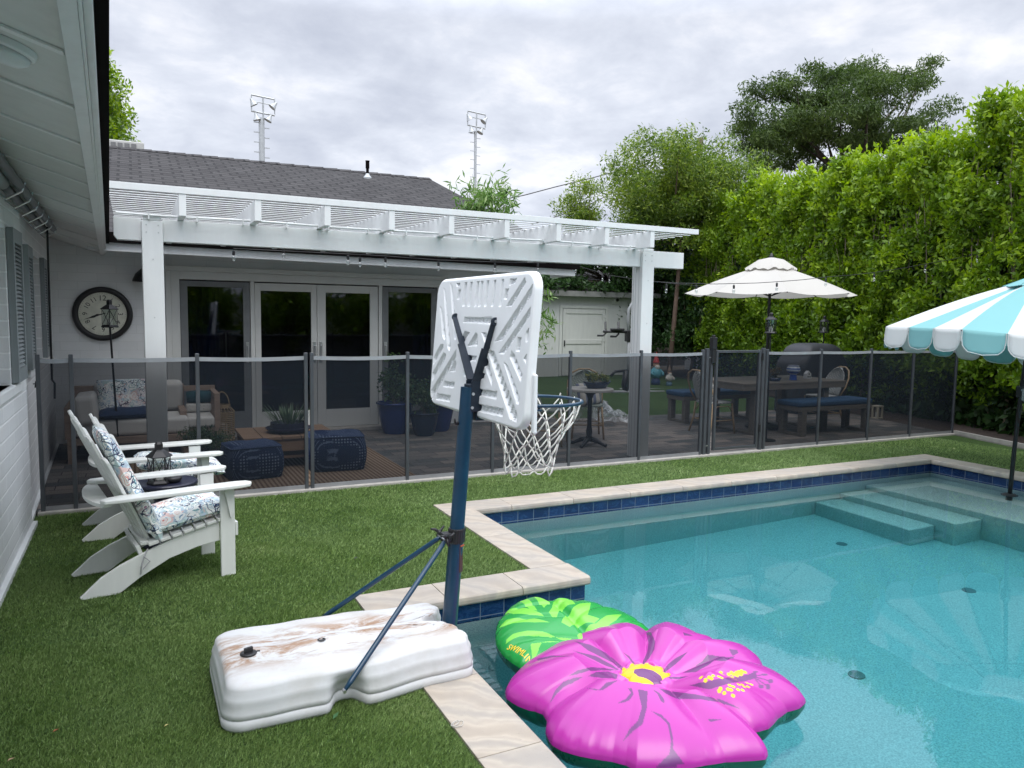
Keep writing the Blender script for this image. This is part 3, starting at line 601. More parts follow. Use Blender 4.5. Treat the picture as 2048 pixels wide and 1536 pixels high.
b = MB(); b.box(6.075, 6.105, FY-.018, FY+.018, .06, 1.25); b.box(6.745, 6.775, FY-.018, FY+.018, .06, 1.25); b.box(6.105, 6.745, FY-.015, FY+.015, .06, .09); b.box(6.105, 6.745, FY-.015, FY+.015, 1.215, 1.245); b.build('gate_frame', FENCEM, gt, bevel=.003)
b = MB(); b.grid(lambda u, v: (6.105+.64*u, FY, .09+1.125*v), 4, 4); b.build('mesh_panel', MESH, gt)
for x, n_ in ((5.945, 'post'), (6.01, 'post'), (6.82, 'post')):
    b = MB(); b.box(x-.019, x+.019, FY-.02, FY+.02, 0, 1.27); b.build(n_, FENCEM, gt, bevel=.003)
b = MB(); b.box(5.99, 6.045, FY-.045, FY-.02, 1.10, 1.255); b.box(5.985, 6.05, FY-.05, FY+.01, 1.256, 1.40); b.cyl((6.017, FY-.02, 1.40), (6.017, FY-.02, 1.425), .022); b.build('latch', BLACKP, gt, bevel=.004)
b = MB()
for z in (.25, 1.12): b.box(6.776, 6.80, FY-.035, FY-.019, z, z+.09)
b.build('hinge', BLACKP, gt, bevel=.002)
for z in (1.16, .12):
    b = MB(); b.box(5.964, 5.991, FY-.02, FY-.012, z, z+.012); b.build('bracket', STEEL, gt)
b = MB(); b.tube([(-.72, FY-.01, 1.03), (-.685, FY-.01, 1.03)], .004, 6); b.tube([(-.705, FY-.01, 1.0), (-.700, FY-.01, 1.05)], .006, 6); tag(b.build('fence_hook', BLACK), 'small black hook tying the first fence post to the house wall', 'hook')
# ================================================================ adirondack chairs
def floral_pad(b, w, l, t, nu=22, nv=26):
    def fn(top):
        def g(u, v):
            x = (u-.5)*2; y = (v-.5)*2; e = (1-abs(x)**5)*(1-abs(y)**6); h = t*.5*max(e, 0)**.45
            h *= 1-.18*math.exp(-((abs(x)-.0)/.25)**2)*math.exp(-((y)/.3)**2)
            return (x*w/2, y*l/2, (h if top else -h*.7))
        return g
    b.grid(fn(True), nu, nv); b.grid(fn(False), nu, nv)
def adirondack(label, loc, rot, cushion_mode, back=1.0):
    t = thing('adirondack_chair', label, 'chair', loc, rot, 'white adirondack chairs on the turf')
    def leg_side(y, nm):
        b = MB(); pr = [(-.335, 0), (-.15, .0), (-.04, .075), (.12, .16), (.28, .205), (.405, .222), (.405, .345), (.28, .325), (.10, .262), (-.02, .215), (-.14, .165), (-.24, .108), (-.31, .045), (-.345, .015)]
        b.prism(pr, lambda x, z: (x, y-.011, z), lambda x, z: (x, y+.011, z)); b.build('side_rail', WHITE2, t, world=False, bevel=.004)
    for y in (-.222, .222): leg_side(y, 0)
    for y in (-.245, .245):
        b = MB(); b.box(.405, .49, y-.011, y+.011, 0, .545); o = b.build('leg', WHITE2, t, world=False, bevel=.004)
        b = MB(); b.prism([(.425, .544), (.475, .544), (.475, .40), (.46, .36)], lambda x, z: (x, y*1.0+(.012 if y > 0 else -.012), z), lambda x, z: (x, y+(.034 if y > 0 else -.034), z)); b.build('arm_bracket', WHITE2, o, world=False, bevel=.002)
    for y in (-.285, .285):
        s_ = 1 if y > 0 else -1
        b = MB(); pr = [(-.20, -.035), (-.24, .01), (-.22, .05), (-.12, .06), (.05, .058), (.30, .062), (.50, .062), (.565, .045), (.585, .0), (.565, -.045), (.50, -.062), (.28, -.062), (.0, -.048), (-.12, -.06)]
        b.prism([(p[0], y+s_*p[1]) for p in pr], lambda x, yy_: (x, yy_, .548+(x*0.012)), lambda x, yy_: (x, yy_, .571+(x*0.012))); b.build('armrest', WHITE2, t, world=False, bevel=.006)
    b = MB(); arc = [(-.20+.045*math.cos(q)-.045, .30*math.sin(q)) for q in np.linspace(-1.35, 1.35, 14)]
    b.prism([(-.185, -.30)]+[( -.235-.075*math.cos(q*1.1)+.02, .30*math.sin(q)/math.sin(1.35)) for q in np.linspace(-1.35, 1.35, 15)]+[(-.185, .30)], lambda x, y: (x, y, .523), lambda x, y: (x, y, .546)); b.build('back_brace', WHITE2, t, world=False, bevel=.003)
    b = MB(); b.box(-.03, .012, -.21, .21, .255, .278); b.obox((-.035, 0, .225), (.022, .42, .07), Matrix.Rotation(-.35, 4, 'Y')); b.build('lower_brace', WHITE2, t, world=False, bevel=.003)
    for k in range(7):                                             # seat slats
        x = .035+.064*k; z = .245+(.345-.245)*(x+.0)/.40*0.93+.012
        b = MB(); b.obox((x, 0, z+.004), (.055, .50, .018), Matrix.Rotation(-math.atan(.235), 4, 'Y')); b.build('seat_slat', WHITE2, t, world=False, bevel=.003)
    b = MB(); b.box(.491, .508, -.255, .255, .245, .33); b.build('apron', WHITE2, t, world=False, bevel=.003)
    lean = math.atan2(.355, .80)
    for k in range(7):                                             # fan of back slats
        j = k-3; ln = [.58, .71, .80, .85, .80, .71, .58][k]; y0 = j*.047; fan = j*.062
        b = MB(); c = .027+.009*1
        ln *= back; pr = [(-.0235, 0), (.0235, 0), (.040, ln*.6), (.040, ln-.03)]+[(.040*math.cos(q), ln-.03+.03*math.sin(q)) for q in np.linspace(.2, 2.94, 8)]+[(-.040, ln-.03), (-.040, ln*.6)]
        b.M = Matrix.Translation((.0, y0, .262)) @ Matrix.Rotation(-lean, 4, 'Y') @ Matrix.Translation((.0025*j*j, 0, 0)) @ Matrix.Rotation(-fan, 4, 'X') @ Matrix.Rotation(-j*(.27 if j > 0 else .05), 4, 'Z')
        b.prism(pr, lambda y, z: (-.009, y, z), lambda y, z: (.009, y, z)); b.build('back_slat', WHITE2, t, world=False, bevel=.004)
    if cushion_mode == 'sit':
        b = MB(); b.M = Matrix.Translation((.235, 0, .375)) @ Matrix.Rotation(-math.atan(.20), 4, 'Y') @ Matrix.Rotation(math.pi/2, 4, 'Z'); floral_pad(b, .47, .47, .115); b.build('seat_cushion', FLORAL, t, world=False, smooth=True)
        b = MB(); b.M = Matrix.Translation((-.070, -.06, .600)) @ Matrix.Rotation(-lean, 4, 'Y') @ Matrix.Rotation(math.pi/2, 4, 'Y'); b.M = b.M @ Matrix.Rotation(math.pi/2, 4, 'Z'); floral_pad(b, .38, .72, .105); b.build('back_cushion', FLORAL, t, world=False, smooth=True)
        TIE = m_white('cotton_tie', (.35, .35, .36))
        for k in range(6):
            b = MB(); x = .06+.064*k; z = .25+.233*x; b.tube([(x, -.236, z+.045), (x+.004, -.254, z+.025), (x+.008, -.250, z-.004)], .0032, 5); b.build('cushion_tie', TIE, t, world=False)
        b = MB(); b.tube([(.005, -.225, .235), (-.02, -.25, .20), (-.035, -.255, .15), (-.04, -.25, .10)], .005, 5); b.tube([(-.02, -.25, .20), (0.01, -.255, .17), (-.03, -.26, .13)], .004, 5)
        b.build('cushion_tie', TIE, t, world=False)
    else:
        b = MB(); b.M = Matrix.Translation((.31, 0, .455)) @ Matrix.Rotation(math.radians(9), 4, 'Y') @ Matrix.Rotation(math.pi/2, 4, 'Z'); floral_pad(b, .47, .60, .125); b.build('seat_cushion', FLORAL, t, world=False, smooth=True)
        b = MB(); b.M = Matrix.Translation((.235, 0, .375)) @ Matrix.Rotation(-math.atan(.20), 4, 'Y') @ Matrix.Rotation(math.pi/2, 4, 'Z'); floral_pad(b, .47, .47, .10); b.build('seat_cushion', FLORAL, t, world=False, smooth=True)
    return t
adirondack('nearer white adirondack chair with upright paisley back cushion, nearest the camera', (-.01, 4.965, 0), math.radians(9), 'sit')
adirondack('farther white adirondack chair next to the fence with its paisley cushion folded onto the seat', (-.04, 6.14, 0), math.radians(3), 'fold', .78)
# side table + lantern between the chairs
NAVYP = pbr('navy_ceramic', (0.016, 0.018, 0.040), 0.35)
st = thing('side_table', 'round dark navy pedestal side table between the adirondack chairs', 'table', (.16, 5.66, 0))
b = MB(); b.lathe([(.20, .405), (.205, .415), (.205, .43), (.198, .437)], (.16, 5.66, 0), 40); b.build('tabletop', NAVYP, st)
b = MB(); b.lathe([(.19, 0), (.19, .02), (.155, .12), (.11, .22), (.075, .30), (.10, .36), (.16, .405)], (.16, 5.66, 0), 32); b.build('pedestal', NAVYP, st, smooth=True)
def lantern(name, label, c, s=1.0, group=None, sides=6, pole=None, mats=None):
    x, y, z = c; t = thing(name, label, 'lantern', (x, y, z if pole is None else 0), 0, group); bm_ = BLACK
    b = MB(); b.M = Matrix.Translation(c) @ Matrix.Scale(s, 4)
    R = .075
    b.lathe([(R+.01, 0), (R+.012, .012), (R, .03)], n=sides); b.lathe([(R+.012, .20), (R+.018, .207), (.045, .245), (.028, .255), (.028, .295), (.018, .31)], n=sides)
    for k in range(sides):
        a0 = 2*math.pi*k/sides; a1 = 2*math.pi*(k+1)/sides
        p = lambda a, zz: (R*math.cos(a), R*math.sin(a), zz)
        b.tube([p(a0, .02), p(a0, .20)], .0035, 5); b.tube([p(a0, .03), p(a1, .20)], .0025, 5); b.tube([p(a1, .03), p(a0, .20)], .0025, 5)
    b.build('frame', bm_, t)
    b = MB(); b.M = Matrix.Translation(c) @ Matrix.Scale(s, 4); b.lathe([(R-.008, .025), (R-.008, .20)], n=sides, cap=False); b.build('glass', m_lglass, t)
    b = MB(); b.M = Matrix.Translation(c) @ Matrix.Scale(s, 4); b.lathe([(.028, .025), (.028, .10), (.004, .103)], n=16); b.build('candle', CREAM, t)
    if pole:
        b = MB(); b.cyl((pole[0], pole[1], 0.02), (x, y, z), .011, .011, 10); b.build('pole', BLACK, t); b = MB(); b.lathe([(.12, 0.014), (.12, .028), (.02, .04)], (pole[0], pole[1], 0), 24); b.build('base', BLACK, t)
    return t
m_lglass = m_glass_clear('lantern_glass', (0.80, 0.84, 0.84), 0.12)
lantern('lantern', 'small black wire lantern standing on the navy side table', (.12, 5.58, .438), .92)
b = MB(); b.lathe([(.05, 0), (.062, .02), (.062, .035), (.04, .04)], (.20, 5.60, .438), 24); tag(b.build('ashtray', BLACKP, smooth=True), 'small dark dish on the navy side table beside the lantern', 'dish')
# pole lantern in front of the clock
p1 = YP(220, 655, 8.9); lantern('pole_lantern', 'black lantern on a tall pole in front of the wall clock', tuple(p1), .93, 'lanterns on tall poles', 4, (p1[0]+.05, 8.95))
p2 = YP(1541, 667, 7.35); lantern('pole_lantern', 'black lantern on a tall pole beside the white umbrella pole', tuple(p2), .88, 'lanterns on tall poles', 8, (p2[0]+.02, 7.36))
p3 = YP(1648, 666, 10.0); lantern('pole_lantern', 'black lantern on a tall pole rising behind the covered grill', tuple(p3), 1.02, 'lanterns on tall poles', 8, (p3[0], 10.02))
# ================================================================ wall clock
ck = thing('wall_clock', 'large round black rimmed clock with cream face on the shaded back wall', 'clock', (-.345, 10.295, 1.558))
MC = Matrix.Translation((-.345, 10.295, 1.558)) @ Matrix.Rotation(math.pi/2, 4, 'X')
b = MB(); b.M = MC; b.lathe([(.315, .0), (.322, .02), (.31, .045), (.285, .052), (.262, .04), (.255, .018)], n=64, cap=False); b.build('rim', BLACKP, ck, smooth=True)
b = MB(); b.M = MC; b.lathe([(.262, .004), (.262, .016), (.001, .0165)], n=64); b.build('clock_face', pbr('aged_clock_paper', (0.62, 0.62, 0.52), 0.6, 0, .15, 9), ck)
def text(body, size, M, mat, name, parent, extr=0.0005, world=True, shear=0):
    cu = bpy.data.curves.new(name, 'FONT'); cu.body = body; cu.size = size; cu.align_x = 'CENTER'; cu.align_y = 'CENTER'; cu.extrude = extr; cu.shear = shear
    o = bpy.data.objects.new(name, cu); COL.objects.link(o); dg = bpy.context.evaluated_depsgraph_get(); dg.update()
    me = bpy.data.meshes.new_from_object(o.evaluated_get(dg)); bpy.data.objects.remove(o)
    Mi = rootm(parent).inverted() @ M if (world and parent is not None) else M
    me.transform(Mi); me.materials.clear(); me.materials.append(mat); r = bpy.data.objects.new(name, me); COL.objects.link(r)
    if parent is not None: r.parent = parent
    return r
INK = pbr('clock_ink', (0.01, 0.01, 0.012), 0.5)
for h in range(1, 13):
    a = math.pi/2-h*math.pi/6; up = -(math.pi/2-a) if True else 0
    text(str(h), .088 if h == 12 else .074, MC @ Matrix.Translation((.185*math.cos(a), .185*math.sin(a), .0175)) @ Matrix.Rotation(up, 4, 'Z'), INK, 'numeral', ck)
b = MB(); b.M = MC
for i in range(60):
    a = i*math.pi/30; r0 = .236; r1 = .243 if i % 5 else .249; b.M = MC @ Matrix.Rotation(a, 4, 'Z'); b.box(-.0012, .0012, r0, r1, .0168, .0176)
b.build('minute_track', INK, ck)
for ang, ln, nm in ((256, .125, 'hour_hand'), (251, .21, 'minute_hand')):
    b = MB(); b.M = MC @ Matrix.Rotation(-math.radians(ang), 4, 'Z'); z = .019 if 'hour' in nm else .021
    b.prism([(-.004, -.03), (.004, -.03), (.006, ln*.3), (.014, ln*.5), (.006, ln*.68), (.001, ln), (-.001, ln), (-.006, ln*.68), (-.014, ln*.5), (-.006, ln*.3)], lambda x, y: (x, y, z), lambda x, y: (x, y, z+.0015)); b.build(nm, BLACKP, ck)
# ================================================================ awning roll and crank along the side wall
aw = thing('retractable_awning', 'rolled retractable awning with hooks and crank rod under the left eave', 'awning', (-.6, 5.4, 2.2))
def awp(y, dx=0, dz=0): x = -.565-.018*(y-4)+dx; return (x, y, sz(x, y)-.055+dz)
AWM = pbr('awning_casing', (0.10, 0.115, 0.12), 0.4, .3); AWF = pbr('awning_cloth', (0.24, 0.26, 0.26), 0.8)
b = MB(); b.tube([awp(y) for y in np.linspace(2.0, 8.0, 14)], .026, 12); b.build('front_bar', AWM, aw, smooth=True)
b = MB(); b.tube([awp(y, -.075, -.035) for y in np.linspace(2.0, 5.2, 10)], .042, 14); b.build('cloth_roll', AWF, aw, smooth=True)
b = MB(); b.tube([awp(y, -.075, -.035) for y in np.linspace(5.2, 8.0, 10)], .028, 12); b.build('roller', AWM, aw, smooth=True)
for i, y in enumerate(np.linspace(5.35, 7.95, 7)):
    p = awp(y); b = MB(); b.tube([(p[0]+.028, y, p[2]+.02), (p[0]+.01, y, p[2]-.035), (p[0]-.07, y, p[2]-.085), (p[0]-.12, y, p[2]-.04)], .006, 6); b.build('hook', STEEL, aw)
p = YP(94, 448, 7.9); b = MB(); b.tube([(p[0], 7.9, p[2]-.01+.035*math.cos(a)) if False else (p[0]+.02*math.sin(a), 7.9, p[2]+.03*math.cos(a)) for a in np.linspace(0, 2*math.pi, 13)[:-1]], .004, 5, closed=True); b.build('eyelet', AWM, aw)
q_ = YP(104, 760, 7.9); b = MB(); b.tube([(p[0], 7.9, p[2]-.03), (q_[0], 7.9, q_[2])], .009, 8); b.tube([(q_[0], 7.9, q_[2]), (q_[0]+.02, 7.9, q_[2]-.03), (q_[0]+.015, 7.9, q_[2]-.17)], .009, 8); b.build('crank_rod', BLACK, aw)
# ================================================================ basketball hoop
hp = thing('basketball_hoop', 'portable basketball hoop seen from behind, dirty white water base at the pool edge', 'basketball hoop', (.8, 3.22, 0))
def m_base():
    n = NT('blow_moulded_base'); v = n.map((1.6, 4.5, 3)); f = n.noise(2.4, 10, 0.78, 0.5, v); g = n.noise(6, 6, 0.7)
    sp = n.N.new('ShaderNodeSeparateXYZ'); n.L.new(n.tc.outputs['Object'], sp.inputs[0])
    top = n.ramp(sp.outputs[2], [(0.150, 0.0), (0.176, 1.0)]); mid = n.ramp(n.math('ABSOLUTE', n.math('ADD', sp.outputs[1], -0.02)), [(0.10, 1.0), (0.22, 0.0)])
    rust = n.math('MULTIPLY', n.math('MULTIPLY', n.ramp(f, [(0.47, 0.0), (0.58, 1.0)]), top), mid)
    c = n.mix(n.math('MULTIPLY', n.ramp(g, [(0.45, 0.0), (0.75, 1.0)]), 0.5), (0.58, 0.59, 0.60), (0.44, 0.42, 0.38))
    c = n.mix(n.math('MULTIPLY', rust, 0.95), c, (0.30, 0.175, 0.10))
    c = n.mix(n.math('MULTIPLY', n.math('MULTIPLY', n.ramp(n.noise(3.2, 8, 0.75, 0.3, n.map((1, 1.8, 1))), [(0.50, 0.0), (0.66, 1.0)]), top), 0.3), c, (0.47, 0.38, 0.30))
    n.bump(n.noise(22, 4, 0.6), 0.12, 0.004); return n.fin(c, 0.6, spec=0.35)
MBASE = m_base(); MPLAST = pbr('white_hdpe', (0.75, 0.765, 0.775), 0.42, 0, .03, 5, .05, 30)
BX0, BX1, BY0, BY1 = .255, 1.335, 2.905, 3.545
def rrect(u, w_, h_, r):
    segs = [2*(h_-r), math.pi/2*r, 2*(w_-r), math.pi/2*r, 2*(h_-r), math.pi/2*r, 2*(w_-r), math.pi/2*r]; L_ = sum(segs); s_ = u*L_; cs = [(w_-r, h_-r), (-(w_-r), h_-r), (-(w_-r), -(h_-r)), (w_-r, -(h_-r))]
    st = [(w_, -(h_-r)), None, (w_-r, h_), None, (-w_, h_-r), None, (-(w_-r), -h_), None]; dr = [(0, 1), None, (-1, 0), None, (0, -1), None, (1, 0), None]
    for i, l in enumerate(segs):
        if s_ <= l+1e-9:
            if i % 2 == 0: return st[i][0]+dr[i][0]*s_, st[i][1]+dr[i][1]*s_
            c = cs[i//2]; a = (i//2)*math.pi/2+s_/r; return c[0]+r*math.cos(a), c[1]+r*math.sin(a)
        s_ -= l
    return st[0]
def base_pt(u, z):                       # u in 0..1 around the footprint
    # rounded rectangle with bays at the strut feet and a pole slot at the right end
    w_, h_ = (BX1-BX0)/2, (BY1-BY0)/2; cx, cy = (BX0+BX1)/2, (BY0+BY1)/2; x, y = rrect(u, w_, h_, .085); x += cx; y += cy
    bay = math.exp(-((x-.735)/.062)**4); s_ = 1 if y > cy else -1
    if abs(y-cy) > .12:
        y -= s_*bay*(.085 if z < .07 else .085*max(0, 1-(z-.07)/.085))
        y -= s_*(.045*max(0, min(1, (x-.86)/.25)))*1.0+s_*.004*math.sin(x*26)*min(1, z/.08)
    if x > BX1-.09 : x -= .085*math.exp(-((y-3.27)/.055)**4)+.03*math.exp(-((y-3.27)/.14)**2)+.008*math.cos((y-3.27)*70)
    return x, y
levels = [(0.0, .012, 0), (.018, 0, 0), (.050, 0, 0), (.0515, .004, 0), (.054, .004, 0), (.056, 0, 0), (.075, .004, 0), (.10, .012, 0), (.112, .010, 0), (.128, .016, 0), (.142, .024, 0), (.158, .027, 0), (.168, .033, 0), (.176, .046, 0), (.180, .066, 0)]
NU = 260; vs = []; 
for z, ins, _ in levels:
    for i in range(NU):
        x, y = base_pt(i/NU, z); sx = min(max(x, BX0+.30), BX1-.30); sy = (BY0+BY1)/2; d = math.hypot(x-sx, y-sy); k_ = (d-ins)/d
        vs.append((sx+(x-sx)*k_, sy+(y-sy)*k_, z))
last = vs[-NU:]
for kk in (.86, .72, .58, .44, .30, .16, .04):
    for (x, y, z) in last:
        sx = min(max(x, BX0+.30), BX1-.30); sy = (BY0+BY1)/2; X = sx+(x-sx)*kk; Y = sy+(y-sy)*kk
        zz = .181+(.004*math.cos((Y-sy)*42)+.006*math.exp(-((Y-sy)/.10)**2)+.003*math.sin(X*21))*min(1, (1-kk)*3)
        vs.append((X, Y, zz))
b = MB(); R_ = len(vs)//NU; fs = [(j*NU+i, j*NU+(i+1) % NU, (j+1)*NU+(i+1) % NU, (j+1)*NU+i) for j in range(R_-1) for i in range(NU)]
fs.append(tuple(range(NU-1, -1, -1))); fs.append(tuple((R_-1)*NU+i for i in range(NU))); b.add(vs, fs); base_o = b.build('water_base', MBASE, hp, smooth=True)
c1 = ZP(497, 1308, .186); b = MB(); b.lathe([(.034, 0), (.034, .006), (.028, .009)], tuple(c1), 24); b.obox((c1[0], c1[1], c1[2]+.018), (.036, .012, .022), Matrix.Rotation(.3, 4, 'Z')); b.obox((c1[0]+.032, c1[1]+.004, c1[2]+.004), (.03, .012, .004)); b.build('fill_cap', BLACKP, base_o, bevel=.0015)
c2_ = ZP(643, 1280, .1905); b = MB(); b.lathe([(.013, 0), (.016, .001), (.018, .003), (.013, .004), (.010, .001)], tuple(c2_), 20); b.lathe([(.0125, .0015), (.001, .0016)], tuple(c2_), 16); b.build('plug', BLACKP, base_o)
# pole
PB = Vector((1.312, 3.27, .06)); PD = (Vector((1.372, 3.27, .96))-Vector((1.311, 3.27, .124))).normalized(); P_ = lambda s: PB+PD*s
b = MB(); b.tube([P_(0), P_(.50)], .0365, 24); b.tube([P_(.48), P_(1.215)], .0345, 24); b.build('pole', NAVY, hp, smooth=False); auto_smooth(bpy.data.objects[-1] if False else [o for o in KIDS(hp) if o.name.startswith('pole')][0])
b = MB(); k_ = 40; vs = []
for s_ in (.47, .475, .535, .54):
    for i in range(k_):
        a = 2*math.pi*i/k_; r = .0405+(.0015 if i % 2 else 0)-(.002 if s_ in (.47, .54) else 0); vs.append(P_(s_)+Vector((math.cos(a)*r, math.sin(a)*r, 0)))
b.add(vs, [(j*k_+i, j*k_+(i+1) % k_, (j+1)*k_+(i+1) % k_, (j+1)*k_+i) for j in range(3) for i in range(k_)]+[tuple(range(k_))[::-1], tuple(3*k_+i for i in range(k_))]); b.build('collar', BLACKP, hp)
b = MB(); b.obox(P_(.395)+Vector((.020, -.0285, 0)), (.026, .004, .13), Matrix.Rotation(.6, 4, 'Z')); b.build('warning_label', pbr('faded_label', (.07, .03, .035), .6), hp)
b = MB(); b.obox(P_(.458)+Vector((.022, -.0288, 0)), (.028, .004, .007), Matrix.Rotation(.6, 4, 'Z')); b.build('warning_label', pbr('orange_label', (.50, .12, .05), .6), hp)
# struts
KN = P_(.50)+Vector((-.075, -.02, 0)); f1 = ZP(688, 1383, .105); f2 = ZP(642, 1237, .12)
for f, off in ((f1, -.028), (f2, .028)):
    b = MB(); top = P_(.50)+Vector((-.062, off, .0)); b.tube([f, Vector(f)+(top-Vector(f))*.06, Vector(f)+(top-Vector(f))*.95, top], [.007, .0115, .0115, .008], 12); b.build('strut', NAVY, hp, smooth=True)
b = MB(); b.cyl((f1[0], f1[1]-.014, f1[2]+.004), (f1[0], f1[1]+.008, f1[2]+.004), .007, n=10); b.build('bolt', STEEL, hp)
b = MB(); b.obox(P_(.50)+Vector((-.052, 0, 0)), (.045, .05, .045)); b.build('clamp', BLACKP, hp, bevel=.006)
for s_ in (-1, 1):
    kc = P_(.505)+Vector((-.070, s_*.052, .008)); b = MB(); b.cyl(kc-Vector((0, s_*.02, 0)), kc, .010)
    for q in (0.4, 2.5, 4.6): b.tube([kc, kc+Vector((math.cos(q)*.020, s_*.012, math.sin(q)*.020)), kc+Vector((math.cos(q+.25)*.040, s_*.014, math.sin(q+.25)*.040))], [.008, .007, .0045], 7)
    b.build('wing_knob', BLACKP, hp, smooth=True)
b = MB(); b.tube([P_(.50)+Vector((-.075, -.05, 0)), P_(.50)+Vector((-.075, .05, 0))], .004, 8); b.build('bolt', STEEL, hp)
# small lever at the back of the pole
kc = P_(1.075)+Vector((-.045, 0, -.03)); b = MB(); b.tube([kc+Vector((.02, 0, .0)), kc, kc+Vector((-.012, -.012, .0)), kc+Vector((-.018, -.014, .026))], [.008, .008, .006, .004], 7); b.build('wing_knob', BLACKP, hp, smooth=True)
# backboard: moulded sheet with recessed slots on the back
BXB = 1.462; TY0, TY1, TZ0, TZ1 = 2.765, 3.905, 1.125, 1.80; TLT = .075
def bc(px, py): p = XP(820+px/3.49, 520+py/3.49, BXB); return (p[1], p[2])
SL = []
for (xt, xb) in ((352, 345), (390, 382), (437, 428), (464, 456), (504, 496), (553, 545), (607, 600)):
    w_ = 17 if xt not in (437, 464) else 17; SL.append([(xt, 133), (xt+w_, 131), (xb+w_, 322), (xb, 325)])
SL += [[(286, 140), (323, 136), (318, 185), (300, 188)], [(312, 206), (329, 205), (322, 274), (305, 275)], [(665, 122), (716, 116), (700, 160), (660, 180)], [(637, 200), (661, 199), (652, 272), (630, 272)],
 [(766, 120), (778, 155), (688, 325), (648, 327)], [(836, 148), (857, 186), (640, 560), (588, 572)], [(826, 318), (842, 352), (660, 655), (620, 652)], [(830, 455), (829, 570), (802, 572), (800, 505)], [(745, 540), (771, 538), (766, 640), (737, 638)],
 [(822, 640), (820, 735), (795, 690)], [(250, 155), (268, 185), (322, 520), (318, 560), (304, 550)], [(207, 190), (222, 215), (284, 600), (278, 636), (262, 610)], [(192, 320), (206, 345), (246, 545), (238, 560), (222, 530)],
 [(232, 585), (212, 590), (164, 700), (172, 735), (238, 610)], [(255, 655), (240, 645), (155, 825), (160, 870), (256, 690)], [(326, 622), (328, 680), (185, 970), (160, 968), (160, 930)], [(150, 915), (184, 925), (182, 975), (148, 965)],
 [(368, 396), (560, 397), (556, 448), (360, 438)], [(375, 498), (412, 503), (368, 590), (352, 560)], [(452, 506), (466, 520), (470, 600), (400, 604)], [(490, 503), (524, 506), (560, 620), (532, 612)], [(388, 660), (470, 668), (464, 708), (384, 700)],
 [(322, 690), (332, 720), (330, 780), (290, 780)], [(556, 625), (588, 640), (780, 1080), (776, 1120), (730, 1110), (548, 650)], [(528, 680), (548, 690), (592, 840), (588, 880), (520, 720)], [(660, 712), (690, 738), (786, 960), (784, 1010), (768, 1005)], [(708, 632), (732, 660), (795, 800), (785, 850), (700, 680)],
 [(384, 768), (440, 774), (430, 820), (386, 808)], [(480, 782), (536, 790), (530, 832), (474, 824)], [(470, 893), (629, 915), (628, 972), (462, 940)], [(474, 998), (681, 1034), (676, 1092), (470, 1050)], [(256, 843), (330, 852), (328, 893), (250, 884)], [(214, 928), (308, 944), (306, 990), (208, 974)], [(780, 1075), (776, 1130), (740, 1120)]]
SLP = [np.array([bc(*q) for q in s]) for s in SL]
def inpoly(X, Y, P):
    r = np.zeros(X.shape, bool); n = len(P); j = n-1
    for i in range(n):
        xi, yi = P[i]; xj, yj = P[j]; c = ((yi > Y) != (yj > Y)) & (X < (xj-xi)*(Y-yi)/((yj-yi)+1e-12)+xi); r ^= c; j = i
    return r
def segdist(X, Y, P):
    D = np.full(X.shape, 9.0); n = len(P)
    for i in range(n):
        a = P[i]; c = P[(i+1) % n]; d = c-a; l2 = max((d**2).sum(), 1e-12); t = np.clip(((X-a[0])*d[0]+(Y-a[1])*d[1])/l2, 0, 1)
        D = np.minimum(D, np.hypot(X-a[0]-t*d[0], Y-a[1]-t*d[1]))
    return D
NY, NZ = 300, 190; yy_, zz_ = np.meshgrid(np.linspace(TY0, TY1, NY), np.linspace(TZ0, TZ1, NZ))
# corner rounding: squeeze grid to a rounded rectangle outline
cy_, cz_ = (TY0+TY1)/2, (TZ0+TZ1)/2; hw, hh, rc_ = (TY1-TY0)/2, (TZ1-TZ0)/2, .085
ay, az = np.abs(yy_-cy_), np.abs(zz_-cz_); qy, qz = np.maximum(ay-(hw-rc_), 0), np.maximum(az-(hh-rc_), 0); m_ = np.maximum(qy, qz); l_ = np.hypot(qy, qz); fct = np.where(l_ > 1e-9, m_/np.maximum(l_, 1e-9), 1)
ay2 = np.where(qy > 0, hw-rc_+qy*fct, ay); az2 = np.where(qz > 0, hh-rc_+qz*fct, az)
Yg = cy_+np.sign(yy_-cy_)*np.where((qy > 0) & (qz > 0), ay2, ay); Zg = cz_+np.sign(zz_-cz_)*np.where((qy > 0) & (qz > 0), az2, az)
depth_ = np.zeros(Yg.shape); rough = .0015*np.sin(Yg*230)*np.sin(Zg*90)
for P in SLP:
    ins = inpoly(Yg, Zg, P); d_ = segdist(Yg, Zg, P); depth_ = np.where(ins & (hw-np.abs(Yg-cy_) > .028) & (hh-np.abs(Zg-cz_) > .026), np.maximum(depth_, np.clip(d_/.006, 0, 1)*.017), depth_)
ribs = (np.abs(((Yg+Zg*.4)*24) % 1-.5) < .09); depth_ = np.where(ribs & (depth_ > .0155), .009, depth_)
edge = np.minimum(hw-np.abs(Yg-cy_), hh-np.abs(Zg-cz_)); qd = rc_-np.hypot(np.maximum(np.abs(Yg-cy_)-(hw-rc_), 0), np.maximum(np.abs(Zg-cz_)-(hh-rc_), 0)); edge = np.minimum(edge, qd); rnd_ = .014*(1-np.clip(edge/.014, 0, 1))**2
Xb = BXB+depth_+rnd_+TLT*(Zg-cz_); vs = [(Xb[j, i], Yg[j, i], Zg[j, i]) for j in range(NZ) for i in range(NY)]
fs = [(j*NY+i, j*NY+i+1, (j+1)*NY+i+1, (j+1)*NY+i) for j in range(NZ-1) for i in range(NY-1)]
ring = [i for i in range(NY)]+[j*NY+NY-1 for j in range(1, NZ)]+[(NZ-1)*NY+i for i in range(NY-2, -1, -1)]+[j*NY for j in range(NZ-2, 0, -1)]
